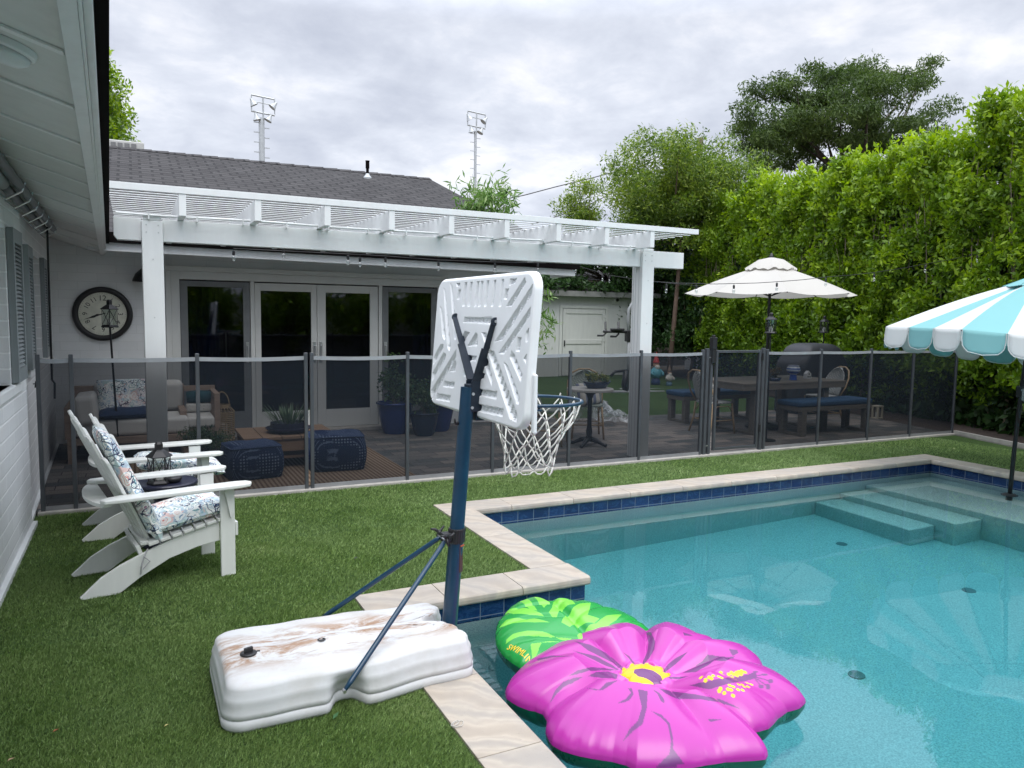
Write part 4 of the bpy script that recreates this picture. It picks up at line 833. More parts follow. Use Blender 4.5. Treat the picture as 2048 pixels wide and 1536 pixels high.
nb = len(vs); vs += [(BXB+.036+TLT*(vs[r][2]-cz_), vs[r][1], vs[r][2]) for r in ring]; K = len(ring); fs += [(ring[i], ring[(i+1) % K], nb+(i+1) % K, nb+i) for i in range(K)]+[tuple(nb+i for i in range(K))]
b = MB(); b.add(vs, fs); bb = b.build('backboard', MPLAST, hp, smooth=False); auto_smooth(bb, 0.7)
b = MB(); b.box(BXB+.012, BXB+.030, TY0-.0205, TY0+.006, 1.12+.0, 1.37); b.build('front_panel_edge', MPLAST, bb, bevel=.006)
# bracket arms
TP = P_(1.215); BK = pbr('black_bracket', (.012, .020, .034), .38, .2)
rt = XP(990, 643, BXB+.004); lt = XP(911, 634, BXB+.004); 
b = MB(); b.obox(TP+Vector((.028, -.002, -.05)), (.075, .062, .13)); b.obox(P_(1.15)+Vector((.058, 0, .0)), (.045, .05, .19)); b.build('bracket', BK, hp, bevel=.004)
for e_, lowy in ((rt, -.030), (lt, .030)):
    b = MB(); a0 = TP+Vector((.030, lowy, -.10)); a1 = TP+Vector((.034, lowy, .03)); mid = a1+(Vector(e_)-a1)*.55
    for p, q, w_ in ((a0, a1, .060), (a1, mid, .052), (mid, Vector(e_), .034)): b.beam(p, q, .010, w_, up=(1, 0, 0))
    b.cyl(Vector(e_)-Vector((.0, .006, 0)), Vector(e_)+Vector((.0, .006, 0)), .019, n=18); b.build('bracket_arm', BK, hp, bevel=.001)
for s_ in (1.12, 1.185): b = MB(); b.cyl(P_(s_)+Vector((.014, -.038, 0)), P_(s_)+Vector((.014, -.030, 0)), .0075, n=8); b.build('bolt', STEEL, hp)
b = MB(); b.cyl(P_(1.08)+Vector((.055, -.04, 0)), P_(1.08)+Vector((.055, -.02, 0)), .008, n=8); b.build('bolt', STEEL, hp); b = MB(); b.cyl(Vector(rt)-Vector((0, .012, 0)), Vector(rt)-Vector((0, .005, 0)), .007, n=8); b.build('bolt', STEEL, hp)
# rim and net
RC = Vector((1.785, 3.30, 1.19)); RR = .228
b = MB(); b.tube([RC+Vector((RR*math.cos(q), RR*math.sin(q), 0)) for q in np.linspace(0, 2*math.pi, 49)[:-1]], .0085, 10, closed=True)
b.tube([RC+Vector((RR*.985*math.cos(q), RR*.985*math.sin(q), -.020-.012*math.sin((q-math.pi)*1.0)*0)) for q in np.linspace(math.pi*.62, math.pi*1.38, 20)], .005, 8); rim = b.build('rim', NAVY, hp, smooth=True)
b = MB(); b.box(BXB+.043, BXB+.052, 3.20, 3.40, 1.13, 1.21); b.tube([(BXB+.05, 3.22, 1.15), (1.60, 3.16, 1.165), (1.70, 3.105, 1.180)], .007, 8); b.tube([(BXB+.05, 3.38, 1.15), (1.60, 3.44, 1.165), (1.70, 3.49, 1.180)], .007, 8); b.build('rim_mount', NAVY, rim)
def netp(k, lv, sw=0):
    T = [(0, .225), (.075, .205), (.145, .165), (.21, .135), (.265, .122), (.315, .125), (.345, .125)]
    z, r = T[lv]; a = 2*math.pi*(k+.5*(lv % 2))/12; drift = -.03*(z/.345)
    return RC+Vector((r*math.cos(a)+drift*1.4+.008*math.sin(a*3+lv), r*math.sin(a)+.006*math.cos(a*5+lv), -z-.008+.012*math.sin(k*1.7+lv)))
b = MB()
for k in range(12):
    for lv in range(6):
        p = netp(k, lv)
        for kk in ((k, k-1) if lv % 2 == 0 else (k, k+1)):
            q = netp(kk, lv+1); mdl = (p+q)/2+Vector((0, 0, -.008)); b.tube([p, mdl, q], .0036, 6)
    b.tube([netp(k, 0), netp(k, 0)+Vector((0, 0, .018)), RC+Vector((RR*math.cos(2*math.pi*k/12), RR*math.sin(2*math.pi*k/12), -.006))], .004, 6)
b.build('net', pbr('net_cord', (.66, .65, .60), .9), hp, smooth=True)
# ================================================================ inflatable flower float
fl = thing('pool_float', 'giant inflatable pink flower float with green leaf floating by the pool edge', 'pool float', (2.036, 2.692, ZW))
FC = np.array([2.036, 2.692]); SEAM = -.062
OUT = [(-180, .56), (-176, .542), (-170.2, .560), (-164.3, .625), (-157.8, .668), (-153.3, .676), (-147, .667), (-141.7, .655), (-136.2, .645), (-131.6, .652), (-128.2, .672), (-120.9, .660), (-111.4, .645), (-104, .634), (-96.9, .635), (-90.3, .658), (-83.8, .686), (-81.2, .675), (-77.5, .606), (-74.5, .545), (-72, .549), (-64.6, .581), (-54.8, .592), (-47.5, .623), (-43.1, .675), (-38, .708), (-35, .702), (-32.8, .692), (-23.9, .664), (-16.8, .625), (-12, .63), (-6.7, .655), (.3, .668), (6, .632), (10.1, .60), (13, .60), (17.2, .612), (22.1, .585), (32.6, .625), (41, .650), (47.3, .605), (51.9, .535), (55.4, .558), (63.8, .568), (77.1, .54), (92.1, .50), (111.7, .500), (131.1, .515), (144.8, .568), (154.6, .607), (162.2, .636), (166.7, .640), (173.5, .610), (178.5, .578), (180, .56)]
ot = np.array([o[0] for o in OUT]); orr = np.array([o[1] for o in OUT])
CRE = [(-172, .95), (-100, .65), (-74.5, .9), (-16, .9), (13, .55), (51, .95), (108, .85), (-48, .45), (150, .3), (78, .2)]
def fl_top(th, t):
    """height above the seam and radius for polar angle th (deg array) and 0..1"""
    R = np.interp(th, ot, orr); u = np.clip((t-.165)/.835, 0, 1); h = .155*np.sqrt(np.clip(1-(2*np.clip(u, 0, 1)-1)**2*1.0, 0, 1))*(1-.25*u)
    h = .172*(np.clip(u/.42, 0, 1)**.62)*(np.clip((1-u)/.58, 0, 1)**.5)*(1.0)
    for c, s_ in CRE:
        d = (th-c+180) % 360-180; wdt = 5.5+9*(1-t); h = h*(1-.60*s_*np.exp(-np.abs(d/wdt)**1.25)*np.clip(1.45-t*.95, 0, 1))
    pk = .0040*np.clip(np.sin(np.radians(th)*41+3*np.sin(np.radians(th)*5)), -1, .2)*(.6+.4*np.sin(np.radians(th)*9))*np.exp(-((1-t)/.08))*np.clip((1-t)*60, 0, 1)
    h = h+pk; cen = t < .165; hc = .045+.030*np.sqrt(np.clip(1-(t/.165)**2, 0, 1))
    h = np.where(cen, hc, np.maximum(h, .0)+.045*np.exp(-((t-.165)/.05)**2)*(t >= .165)); h = np.where(t >= .999, 0, h)
    return R*t, h
def f7(p): return (960+p[0]/3.012, 1150+p[1]/3.012)
def surf_flower(px, py):
    d = ray(px, py); zs = np.linspace(.11, SEAM, 240); Pm = CP[None, :]+d[None, :]*((zs-H)/d[2])[:, None]; v = Pm[:, :2]-FC; r = np.hypot(v[:, 0], v[:, 1]); th = np.degrees(np.arctan2(v[:, 1], v[:, 0])); R = np.interp(th, ot, orr)
    hz = np.where(r < R, SEAM+fl_top(th, np.minimum(r/R, 1.0))[1], -9); hit = np.nonzero(hz >= zs)[0]; i = hit[0] if len(hit) else 239
    return Pm[i, :2]
def dens(poly, n=5): return [tuple(np.array(a)+(np.array(c)-np.array(a))*k/n) for a, c in zip(poly, poly[1:]+poly[:1]) for k in range(n)]
STR = [[(1000, 345), (1030, 345), (1055, 400), (1050, 450), (1020, 500), (985, 540), (975, 535), (1005, 470), (1015, 410)], [(560, 395), (660, 420), (760, 470), (830, 530), (880, 575), (860, 580), (800, 530), (740, 500), (650, 455), (590, 410)],
 [(555, 455), (700, 490), (800, 545), (850, 580), (740, 540), (640, 490)], [(340, 505), (430, 485), (560, 490), (430, 495), (350, 515)], [(530, 612), (590, 575), (670, 555), (750, 560), (830, 575), (740, 575), (650, 580), (580, 600)],
 [(650, 612), (700, 585), (770, 580), (830, 600), (825, 625), (740, 622)], [(420, 775), (450, 700), (500, 645), (560, 622), (620, 615), (560, 650), (500, 680), (460, 720)], [(640, 680), (720, 690), (760, 650), (830, 635), (800, 655), (770, 675), (740, 695), (690, 695)],
 [(825, 775), (880, 745), (910, 710), (890, 680), (915, 685), (925, 720), (900, 755), (860, 770)], [(950, 690), (1010, 700), (1005, 800), (980, 900), (920, 945), (860, 1005), (900, 930), (950, 880), (975, 800)], [(1040, 690), (1080, 710), (1110, 750), (1110, 775), (1090, 760), (1070, 720)],
 [(1030, 820), (1090, 840), (1140, 890), (1160, 960), (1165, 1050), (1230, 1140), (1150, 1160), (1060, 1160), (1140, 1080), (1152, 1000), (1130, 900), (1090, 860)], [(1080, 685), (1180, 705), (1300, 720), (1430, 745), (1520, 780), (1570, 810), (1450, 770), (1330, 750), (1180, 745), (1120, 715)], [(1370, 870), (1470, 870), (1390, 885)],
 [(1260, 665), (1450, 625), (1620, 600), (1660, 580), (1670, 615), (1640, 630), (1500, 655), (1380, 690), (1330, 680)], [(1095, 590), (1130, 540), (1180, 500), (1250, 465), (1200, 520), (1150, 560), (1110, 590)],
 [(1220, 590), (1290, 555), (1340, 520), (1370, 480), (1430, 490), (1500, 495), (1540, 490), (1480, 520), (1410, 515), (1380, 540), (1300, 585)], [(1500, 445), (1550, 452), (1555, 470), (1525, 488), (1510, 470)], [(860, 465), (900, 490), (935, 535), (920, 535), (895, 500)], [(1130, 615), (1260, 610), (1200, 628), (1150, 628)], [(1222, 345), (1262, 357), (1285, 368), (1230, 365)]]
STRW = [np.array([surf_flower(*f7(q)) for q in dens(s)]) for s in STR]
g6 = lambda p: surf_flower(1380+p[0]/7.877, 1300+p[1]/7.877)
ANT = [((1030, 347), 44, 14), ((1175, 390), 52, 20), ((1268, 495), 42, 34), ((1120, 577), 44, 30), ((1230, 582), 38, 44)]
DOT = [(175, 437), (243, 477), (300, 430), (343, 453), (365, 405), (487, 358), (455, 420), (498, 437), (522, 388), (610, 388), (657, 360), (685, 388), (663, 427), (728, 360), (740, 402), (765, 345), (812, 332), (815, 360), (797, 385), (868, 352), (628, 558), (685, 578), (597, 622), (650, 630), (480, 610), (460, 650), (540, 680), (678, 720), (768, 543), (822, 550), (858, 580), (900, 522), (915, 580), (968, 548), (758, 625), (830, 633)]
ANTW = []
for c, rx, ry in ANT: ANTW.append(np.array([g6((c[0]+rx*math.cos(q), c[1]+ry*math.sin(q))) for q in np.linspace(0, 2*math.pi, 14)[:-1]])); 
for c, rx, ry in ANT:
    a_ = np.array([1000., 425.]); c_ = np.array(c, float); nn = np.array([-(c_-a_)[1], (c_-a_)[0]]); nn = nn/np.linalg.norm(nn)*8; ANTW.append(np.array([g6(tuple(a_+nn)), g6(tuple(c_+nn)), g6(tuple(c_-nn)), g6(tuple(a_-nn))]))
DOTW = [g6(d) for d in DOT]
NT_, NR = 1100, 190
th = np.linspace(-180, 180, NT_, endpoint=False); tt = np.concatenate([np.linspace(0, .9, 160), np.linspace(.9, 1, 31)[1:]]); NR = len(tt)
TH, T_ = np.meshgrid(th, tt); Rr, Hh = fl_top(TH, T_); X = FC[0]+Rr*np.cos(np.radians(TH)); Y = FC[1]+Rr*np.sin(np.radians(TH)); Z = SEAM+Hh
PINK = np.array([.40, .030, .30]); PINKL = np.array([.50, .065, .38]); PUR = np.array([.15, .035, .165]); YEL = np.array([.80, .50, .010])
colr = np.ones(X.shape+(4,)); pk_ = np.clip(T_*1.3-.2, 0, 1)[..., None]; colr[..., :3] = PINKL*(1-pk_)+PINK*pk_
for P in STRW+ANTW: colr[inpoly(X, Y, P), :3] = PUR
for d in DOTW: colr[np.hypot(X-d[0], (Y-d[1])) < .0082, :3] = YEL
cen = (T_ < .170+.008*np.sin(np.radians(TH)*9)); colr[cen, :3] = YEL
CPW = np.array([surf_flower(*f7(q)) for q in ((925, 590), (930, 570), (980, 562), (1040, 575), (1090, 610), (1110, 640), (1100, 668), (1075, 672), (1040, 650), (1000, 625), (950, 610))]); colr[inpoly(X, Y, CPW) & cen, :3] = PUR*.9
def color_mesh(name, V, F, Cc, mat, parent):
    Mi = np.array(rootm(parent).inverted()); V = V @ Mi[:3, :3].T+Mi[:3, 3]
    me = bpy.data.meshes.new(name); me.from_pydata(V.tolist(), [], F.tolist()); a = me.color_attributes.new('print', 'FLOAT_COLOR', 'POINT'); a.data.foreach_set('color', Cc.reshape(-1).astype(np.float32))
    me.materials.append(mat); o = bpy.data.objects.new(name, me); COL.objects.link(o); o.parent = parent
    bm = bmesh.new(); bm.from_mesh(me); bmesh.ops.recalc_face_normals(bm, faces=bm.faces); bm.to_mesh(me); bm.free()
    for p in me.polygons: p.use_smooth = True
    return o
def m_print():
    n = NT('printed_vinyl'); a = n.N.new('ShaderNodeVertexColor'); a.layer_name = 'print'; n.bump(n.noise(30, 3, 0.5), 0.06, 0.003); return n.fin(a.outputs[0], 0.27, spec=0.5)
VIN = m_print(); GRV = pbr('green_vinyl', (.004, .115, .060), .28, 0, .05, 4, .05, 30)
def ringfaces(nr, nt_): 
    j, i = np.meshgrid(np.arange(nr-1), np.arange(nt_), indexing='ij'); a = j*nt_+i; b_ = j*nt_+(i+1) % nt_; return np.stack([a, b_, b_+nt_, a+nt_], -1).reshape(-1, 4)
o = color_mesh('flower_top', np.stack([X, Y, Z], -1).reshape(-1, 3), ringfaces(NR, NT_), colr, VIN, fl)
def under(cx, cy, th_, R_, name, depth, zs):
    tt_ = np.sin(np.linspace(0, math.pi/2, 16)); TH2, T2 = np.meshgrid(th_, tt_); R2 = R_[None, :]*T2; pz_ = zs-depth*np.sqrt(np.clip(1-T2**2, 0, 1))**.8+.002*np.sin(np.radians(TH2)*46)*(T2 > .8)
    V = np.stack([cx+R2*np.cos(np.radians(TH2)), cy+R2*np.sin(np.radians(TH2)), pz_], -1).reshape(-1, 3); b = MB(); b.v = [tuple(v) for v in V]; b.f = [tuple(f) for f in ringfaces(16, len(th_)).tolist()]; return b.build(name, GRV, fl, smooth=True)
th2 = np.linspace(-180, 180, 360, endpoint=False); under(FC[0], FC[1], th2, np.interp(th2, ot, orr)*.999, 'flower_underside', .165, SEAM)
# leaf
LO = [(1.67, 3.03), (1.60, 3.07), (1.585, 3.165), (1.592, 3.285), (1.63, 3.41), (1.67, 3.49), (1.78, 3.63), (1.89, 3.73), (2.0, 3.77), (2.07, 3.72), (2.10, 3.665), (2.15, 3.68), (2.21, 3.64), (2.245, 3.575), (2.295, 3.565), (2.345, 3.49), (2.355, 3.41), (2.40, 3.36), (2.42, 3.24), (2.40, 3.10), (2.30, 2.98), (2.0, 2.95), (1.80, 2.97)]
LC = np.array([1.99, 3.30]); la = np.array([math.degrees(math.atan2(y-LC[1], x-LC[0])) for x, y in LO]); lr = np.array([math.hypot(x-LC[0], y-LC[1]) for x, y in LO]); od = np.argsort(la); la, lr = la[od], lr[od]
la = np.concatenate([la[-2:]-360, la, la[:2]+360]); lr = np.concatenate([lr[-2:], lr, lr[:2]])
def lf(th_, t):
    R = np.interp(th_, la, lr); h = .125*np.clip(1-t**2.4, 0, 1)**.55
    x = R*t*np.cos(np.radians(th_)); y = R*t*np.sin(np.radians(th_)); ax = np.array([.12, .99]); dm = np.abs((x-.02)*ax[1]-(y)*ax[0]); h = h*(1-.30*np.exp(-(dm/.028)**2))
    for q in (-.30, -.05, .16): 
        for s_ in (-1, 1):
            w_ = np.abs((y-q)-s_*(x-.02)*.55); h = h*(1-.10*np.exp(-(w_/.022)**2)*((x-.02)*s_ > 0))
    return R*t, np.where(t >= .999, 0, h+.003*np.sin(np.radians(th_)*40)*np.exp(-(1-t)/.08)*np.clip((1-t)*60, 0, 1))
def surf_leaf(px, py, off=0.0):
    d = ray(px, py); z = .03
    for _ in range(6):
        p = CP+d*((z-H)/d[2]); v = p[:2]-LC; r = math.hypot(*v); a_ = math.degrees(math.atan2(v[1], v[0])); t = min(r/np.interp(a_, la, lr), .96); z = SEAM+float(lf(np.array([a_]), np.array([t]))[1][0])+off
    return p
LIGHT = [[(232, 160), (262, 140), (345, 215), (300, 208)], [(165, 215), (220, 200), (300, 205), (385, 250), (300, 240), (200, 235), (140, 237)], [(130, 300), (160, 270), (240, 258), (330, 262), (420, 285), (330, 285), (220, 288), (113, 320)],
 [(160, 395), (200, 355), (290, 335), (400, 345), (500, 370), (560, 390), (430, 380), (330, 372), (240, 378), (155, 420)], [(305, 430), (380, 415), (480, 405), (560, 400), (520, 415), (420, 440), (370, 470), (330, 515), (315, 515)],
 [(298, 122), (350, 120), (410, 155), (420, 175), (385, 197), (350, 160)], [(440, 165), (480, 138), (540, 150), (575, 175), (500, 210), (455, 255), (415, 225), (435, 195)], [(545, 215), (600, 172), (668, 168), (650, 240), (720, 262), (690, 290), (600, 312), (540, 312), (490, 285), (520, 250)],
 [(585, 385), (640, 330), (700, 290), (760, 245), (855, 238), (820, 272), (740, 332), (690, 345), (600, 397)]]
LIW = [np.array([surf_leaf(*f7(q))[:2] for q in s]) for s in LIGHT]
th3 = np.linspace(-180, 180, 700, endpoint=False); t3 = np.linspace(0, 1, 130); TH, T_ = np.meshgrid(th3, t3); Rr, Hh = lf(TH, T_); X = LC[0]+Rr*np.cos(np.radians(TH)); Y = LC[1]+Rr*np.sin(np.radians(TH)); Z = SEAM+Hh
colr = np.ones(X.shape+(4,)); colr[..., :3] = (.014, .29, .050)
for P in LIW: colr[inpoly(X, Y, P), :3] = (.19, .60, .065)
lfo = color_mesh('leaf_top', np.stack([X, Y, Z], -1).reshape(-1, 3), ringfaces(130, 700), colr, VIN, fl)
th2 = np.linspace(-180, 180, 300, endpoint=False); under(LC[0], LC[1], th2, np.interp(th2, la, lr)*.999, 'leaf_underside', .14, SEAM)
a0 = surf_leaf(*f7((183, 438)), .004); a1 = surf_leaf(*f7((312, 520)), .004); dirx = Vector(a1-a0); ln_ = dirx.length; dirx.normalize(); nrm = Vector((-.55, -.15, .9)).normalized(); upv = nrm.cross(dirx).normalized(); nrm = dirx.cross(upv)
ML = Matrix((dirx, upv, nrm)).transposed().to_4x4(); ML.translation = (Vector(a0)+Vector(a1))/2
tx = text('SWIMLINE', ln_/3.7, ML, pbr('yellow_print', (.80, .55, .02), .35), 'lettering', lfo, extr=.0)
# drape the lettering on the leaf surface
Wm = rootm(fl)
me = tx.data; bm = bmesh.new(); bm.from_mesh(me); bmesh.ops.subdivide_edges(bm, edges=bm.edges, cuts=1); bmesh.ops.triangulate(bm, faces=bm.faces)
for v in bm.verts:
    p = Wm @ v.co; q = np.array([p.x, p.y])-LC; r = math.hypot(*q); a_ = math.degrees(math.atan2(q[1], q[0])); t = min(r/np.interp(a_, la, lr), .985)
    p.z = SEAM+float(lf(np.array([a_]), np.array([t]))[1][0])+.0025; v.co = Wm.inverted() @ p
bm.to_mesh(me); bm.free(); md = tx.modifiers.new('solid', 'SOLIDIFY'); md.thickness = .001
# ================================================================ umbrellas
def m_canvas(name, col): 
    n = NT(name); f = n.noise(3, 5, .6); c = n.mix(n.math('MULTIPLY', f, .22), col, tuple(x*.72 for x in col)); n.bump(n.noise(6, 4, .6), .25, .01)
    n.fin(c, .8, spec=.2); tr = n.N.new('ShaderNodeBsdfTranslucent'); n.L.new(c, tr.inputs[0]); x = n.N.new('ShaderNodeMixShader'); x.inputs[0].default_value = .28
    n.L.new(n.b.outputs[0], x.inputs[1]); n.L.new(tr.outputs[0], x.inputs[2]); n.L.new(x.outputs[0], n.out.inputs['Surface']); return n.m
CANW = m_canvas('ivory_canvas', (.56, .54, .50)); CANS = m_canvas('white_canvas', (.66, .68, .67)); CANA = m_canvas('aqua_canvas', (.24, .50, .51))
def lerp(a, b, t): return a+(b-a)*t
# striped umbrella standing on the pool shelf
ux, uy = 8.20, 4.52
su = thing('striped_umbrella', 'aqua and white striped umbrella with scalloped valance standing in the pool', 'umbrella', (8.017, 4.548, -.40))
b = MB(); b.tube([(8.02, 4.548, -.40), (8.045, 4.545, .35), (8.085, 4.54, 1.0), (8.20, 4.52, 2.12)], .021, 14); b.build('pole', BLACK, su, smooth=True)
b = MB(); b.lathe([(.075, -.18), (.078, -.15), (.055, -.135), (.03, -.13)], (8.025, 4.548, 0), 24); b.cyl((8.02, 4.548, -.40), (8.025, 4.548, -.14), .032); b.build('sleeve', BLACKP, su)
kc = Vector((8.075, 4.54, .92)); b = MB(); b.obox(kc, (.07, .07, .12)); b.build('crank_housing', BLACKP, su, bevel=.01)
b = MB(); b.tube([kc+Vector((-.03, -.03, .02)), kc+Vector((-.07, -.07, .03))], .014, 10); b.tube([kc+Vector((-.07, -.07, .03)), kc+Vector((-.115, -.085, -.07))], [.016, .010], 10); b.tube([kc+Vector((-.115, -.085, -.07)), kc+Vector((-.14, -.12, -.075))], .010, 8); b.build('crank', pbr('grey_plastic', (.3, .32, .33), .45), su, smooth=True)
APX = Vector((8.20, 4.52, 2.08)); RU, ZR = 1.40, 1.415; A0 = math.radians(184.4+1)
def corner(k):                                     # the canopy tips a little away and to the right, like its leaning pole
    dx, dy = RU*math.cos(A0+k*math.pi/4), RU*math.sin(A0+k*math.pi/4)
    return Vector((APX.x+dx, APX.y+dy, ZR-.07*(dx*.875+dy*.485)-.085*(dx*.485-dy*.875)))
for col_, par, mat in (('white', 1, CANS), ('aqua', 0, CANA)):
    for k in range(8):
        c0, c1 = corner(k), corner(k+1)
        for s_ in range(3):
            if (k*3+s_) % 2 != par: continue
            b = MB()
            def fn(u, v):
                q = (s_+u)/3; e = c0.lerp(c1, q); sag = -.05*v*(1-v)*4*math.sin(math.pi*q)-.0; e2 = APX.lerp(e, v); return (e2.x, e2.y, e2.z+sag*.8+.10*math.sin(math.pi*v)*.35)
            b.grid(fn, 5, 14, v0=.045); cp = b.build('canopy_stripe', mat, su, smooth=True)
            v_ = MB(); ed = (c1-c0); wv = ed.length/3; nrm_ = Vector((ed.y, -ed.x, 0)).normalized()
            if nrm_.dot(c0-APX) < 0: nrm_ = -nrm_
            def fv(u, v):
                q = (s_+.02+.96*u)/3; e = c0.lerp(c1, q); drop = .215*(1-.22*max(0, abs(2*u-1)-.55)**1.3/.45**1.3*1.0); fl_ = .018*math.sin(u*math.pi)*v+.014*v+.01*math.sin(k*2.1+s_*1.7)*v
                pinch = 1-.10*max(0, v-.7)/.3*1.0; m2 = (s_+.5)/3; q2 = (m2+(((s_+.02+.96*u)/3)-m2)*pinch); e = c0.lerp(c1, q2); return (e.x+nrm_.x*fl_, e.y+nrm_.y*fl_, e.z-drop*v)
            v_.grid(fv, 8, 6); v_.build('valance', mat, cp, smooth=True, solid=.002)
            tb = MB(); tb.tube([fv(0, 0), fv(0, .5), fv(0, .86), fv(.04, .97), fv(.12, 1), fv(.5, 1), fv(.88, 1), fv(.96, .97), fv(1, .86), fv(1, .5), fv(1, 0)], .0045, 5); tb.build('piping', CANS, cp)
for k in range(8):
    b = MB(); c = corner(k); b.tube([APX-Vector((0, 0, .05)), c-Vector((0, 0, .012))], .008, 6); mid = APX.lerp(c, .5)-Vector((0, 0, .03)); b.tube([mid, Vector((8.15, 4.53, 1.70))], .007, 6); b.build('rib', BLACK, su)
b = MB()
for k in range(16):
    a = 2*math.pi*k/16; a1 = 2*math.pi*(k+1)/16; f_ = .30+.015*(k % 2); b.add([APX+Vector((0, 0, .045)), APX+Vector((f_*math.cos(a), f_*math.sin(a), -.085-.012*(k % 2))), APX+Vector((f_*math.cos(a1), f_*math.sin(a1), -.085-.012*((k+1) % 2)))], [(0, 1, 2)])
b.build('vent_cap', CANA, su, solid=.003)
# white umbrella over the dining table
wx, wy = 8.33, 8.28
wu = thing('white_umbrella', 'off white market umbrella with black pole open over the dining table', 'umbrella', (wx, wy, 0))
b = MB(); b.cyl((wx, wy, .05), (wx, wy, 2.50), .021); b.build('pole', BLACK, wu, smooth=False); b = MB(); b.lathe([(.27, 0.02), (.27, .05), (.10, .08), (.035, .12), (.035, .35)], (wx, wy, 0), 32); b.build('base', BLACK, wu, smooth=False)
RW, ZE, ZA = 1.22, 1.985, 2.44; ap = Vector((wx, wy, ZA))
for k in range(8):
    a0_, a1_ = math.radians(10+k*45), math.radians(10+(k+1)*45); c0 = Vector((wx+RW*math.cos(a0_), wy+RW*math.sin(a0_), ZE)); c1 = Vector((wx+RW*math.cos(a1_), wy+RW*math.sin(a1_), ZE))
    def fn(u, v):
        e = c0.lerp(c1, u); sc_ = 1-.06*math.sin(math.pi*u)*v; p = ap.lerp(e, v); q = Vector((ap.x+(p.x-ap.x)*sc_, ap.y+(p.y-ap.y)*sc_, p.z)); return (q.x, q.y, q.z-.035*math.sin(math.pi*u)*v+.022*math.sin(math.pi*min(v, 1)))
    b = MB(); b.grid(fn, 10, 12, v0=.04); b.build('canopy_panel', CANW, wu, smooth=True)
    b = MB(); b.tube([ap-Vector((0, 0, .05)), ap.lerp(c0, .5)-Vector((0, 0, .008)), c0-Vector((0, 0, .010))], .007, 6); b.tube([ap.lerp(c0, .5), Vector((wx, wy, 1.95))], .006, 6); b.build('rib', BLACK, wu)
b = MB(); n_ = 64; vs = [(wx, wy, ZA+.085)]
for i in range(n_):
    a = 2*math.pi*i/n_+math.radians(10); sc_ = .5*(1-math.cos(a*8-math.radians(80))); r = .36*(1-.05*sc_); vs.append((wx+r*.5*math.cos(a), wy+r*.5*math.sin(a), ZA+.045)); 
for i in range(n_):
    a = 2*math.pi*i/n_+math.radians(10); sc_ = abs(math.sin(a*4-math.radians(40))); r = .37*(1-.05*sc_); vs.append((wx+r*math.cos(a), wy+r*math.sin(a), ZA-.085-.022*sc_+.012*math.sin(a*16)))
b.add(vs, [(0, 1+i, 1+(i+1) % n_) for i in range(n_)]+[(1+i, 1+n_+i, 1+n_+(i+1) % n_, 1+(i+1) % n_) for i in range(n_)]); b.build('vent_cap', CANW, wu, smooth=True)
b = MB(); b.lathe([(.045, .06), (.03, .095), (.018, .13), (.004, .145)], (wx, wy, ZA), 16); b.build('finial', BLACK, wu, smooth=True)
# ================================================================ dining set
TEAKG = m_wood('grey_teak', (.115, .100, .085), (.19, .168, .142), (1.2, 14, 14)); TEAK = m_wood('brown_teak', (.20, .125, .080), (.31, .205, .135), (1.2, 12, 12)); TEAKL = m_wood('weathered_teak', (.23, .165, .125), (.36, .27, .215), (1.2, 12, 12))
BLUEC = pbr('blue_cushion', (.012, .055, .125), .85, 0, .12, 5, .15, 180); NAVYC = pbr('navy_cushion', (.010, .030, .085), .85, 0, .1, 5)
t = thing('dining_table', 'grey teak outdoor dining table with sled legs under the white umbrella', 'table', (8.34, 8.2, 0))
b = MB()
for k in range(8): y = 7.70+.128*k; b.box(7.34, 9.34, y, y+.125, .72, .745)
b.build('tabletop', TEAKG, t, bevel=.002)
b = MB(); b.box(7.345, 9.335, 7.705, 7.73, .645, .7195); b.box(7.345, 9.335, 8.69, 8.715, .645, .7195); b.box(7.345, 7.37, 7.73, 8.69, .645, .7195); b.box(9.31, 9.335, 7.73, 8.69, .645, .7195); b.build('table_apron', TEAKG, t, bevel=.002)
for x in (7.62, 8.96):
    for y in (7.76, 8.56): b = MB(); b.box(x, x+.10, y, y+.10, .045, .645); b.build('leg', TEAKG, t, bevel=.003)
    b = MB(); b.box(x, x+.10, 7.76, 8.66, 0.015, .044); b.build('sled_foot', TEAKG, t, bevel=.003)
def bench(label, x0, y0, ln, wd=.42):
    t = thing('dining_bench', label, 'bench', (x0+ln/2, y0+wd/2, 0), 0, 'benches at the dining table')
    b = MB(); b.box(x0, x0+ln, y0, y0+wd, .36, .42); b.build('seat_frame', TEAKG, t, bevel=.003)
    for x in (x0+.03, x0+ln-.12):
        for y in (y0, y0+wd-.08): b = MB(); b.box(x, x+.09, y, y+.08, .055, .36); b.build('leg', TEAKG, t, bevel=.003)
        b = MB(); b.box(x, x+.09, y0, y0+wd, .015, .054); b.build('sled_foot', TEAKG, t, bevel=.003)
    b = MB(); b.box(x0-.02, x0+ln+.01, y0-.01, y0+wd+.01, .422, .50); b.build('cushion', BLUEC, t, bevel=.028, seg=4)
bench('grey teak bench with blue cushion on the near side of the dining table', 8.14, 7.42, 1.42); bench('grey teak bench with blue cushion on the far side of the dining table', 7.45, 9.05, 1.45)
def m_rattan(name, c1, c2, sc):
    n = NT(name); a = n.N.new('ShaderNodeTexChecker'); v = n.map((sc, sc, sc), rot=(0.6, 0.5, .78)); n.L.new(v, a.inputs[0]); a.inputs[1].default_value = (*c1, 1); a.inputs[2].default_value = (*c2, 1); a.inputs[3].default_value = 1
    n.bump(a.outputs[1], .4, .004); return n.fin(a.outputs[0], .6)
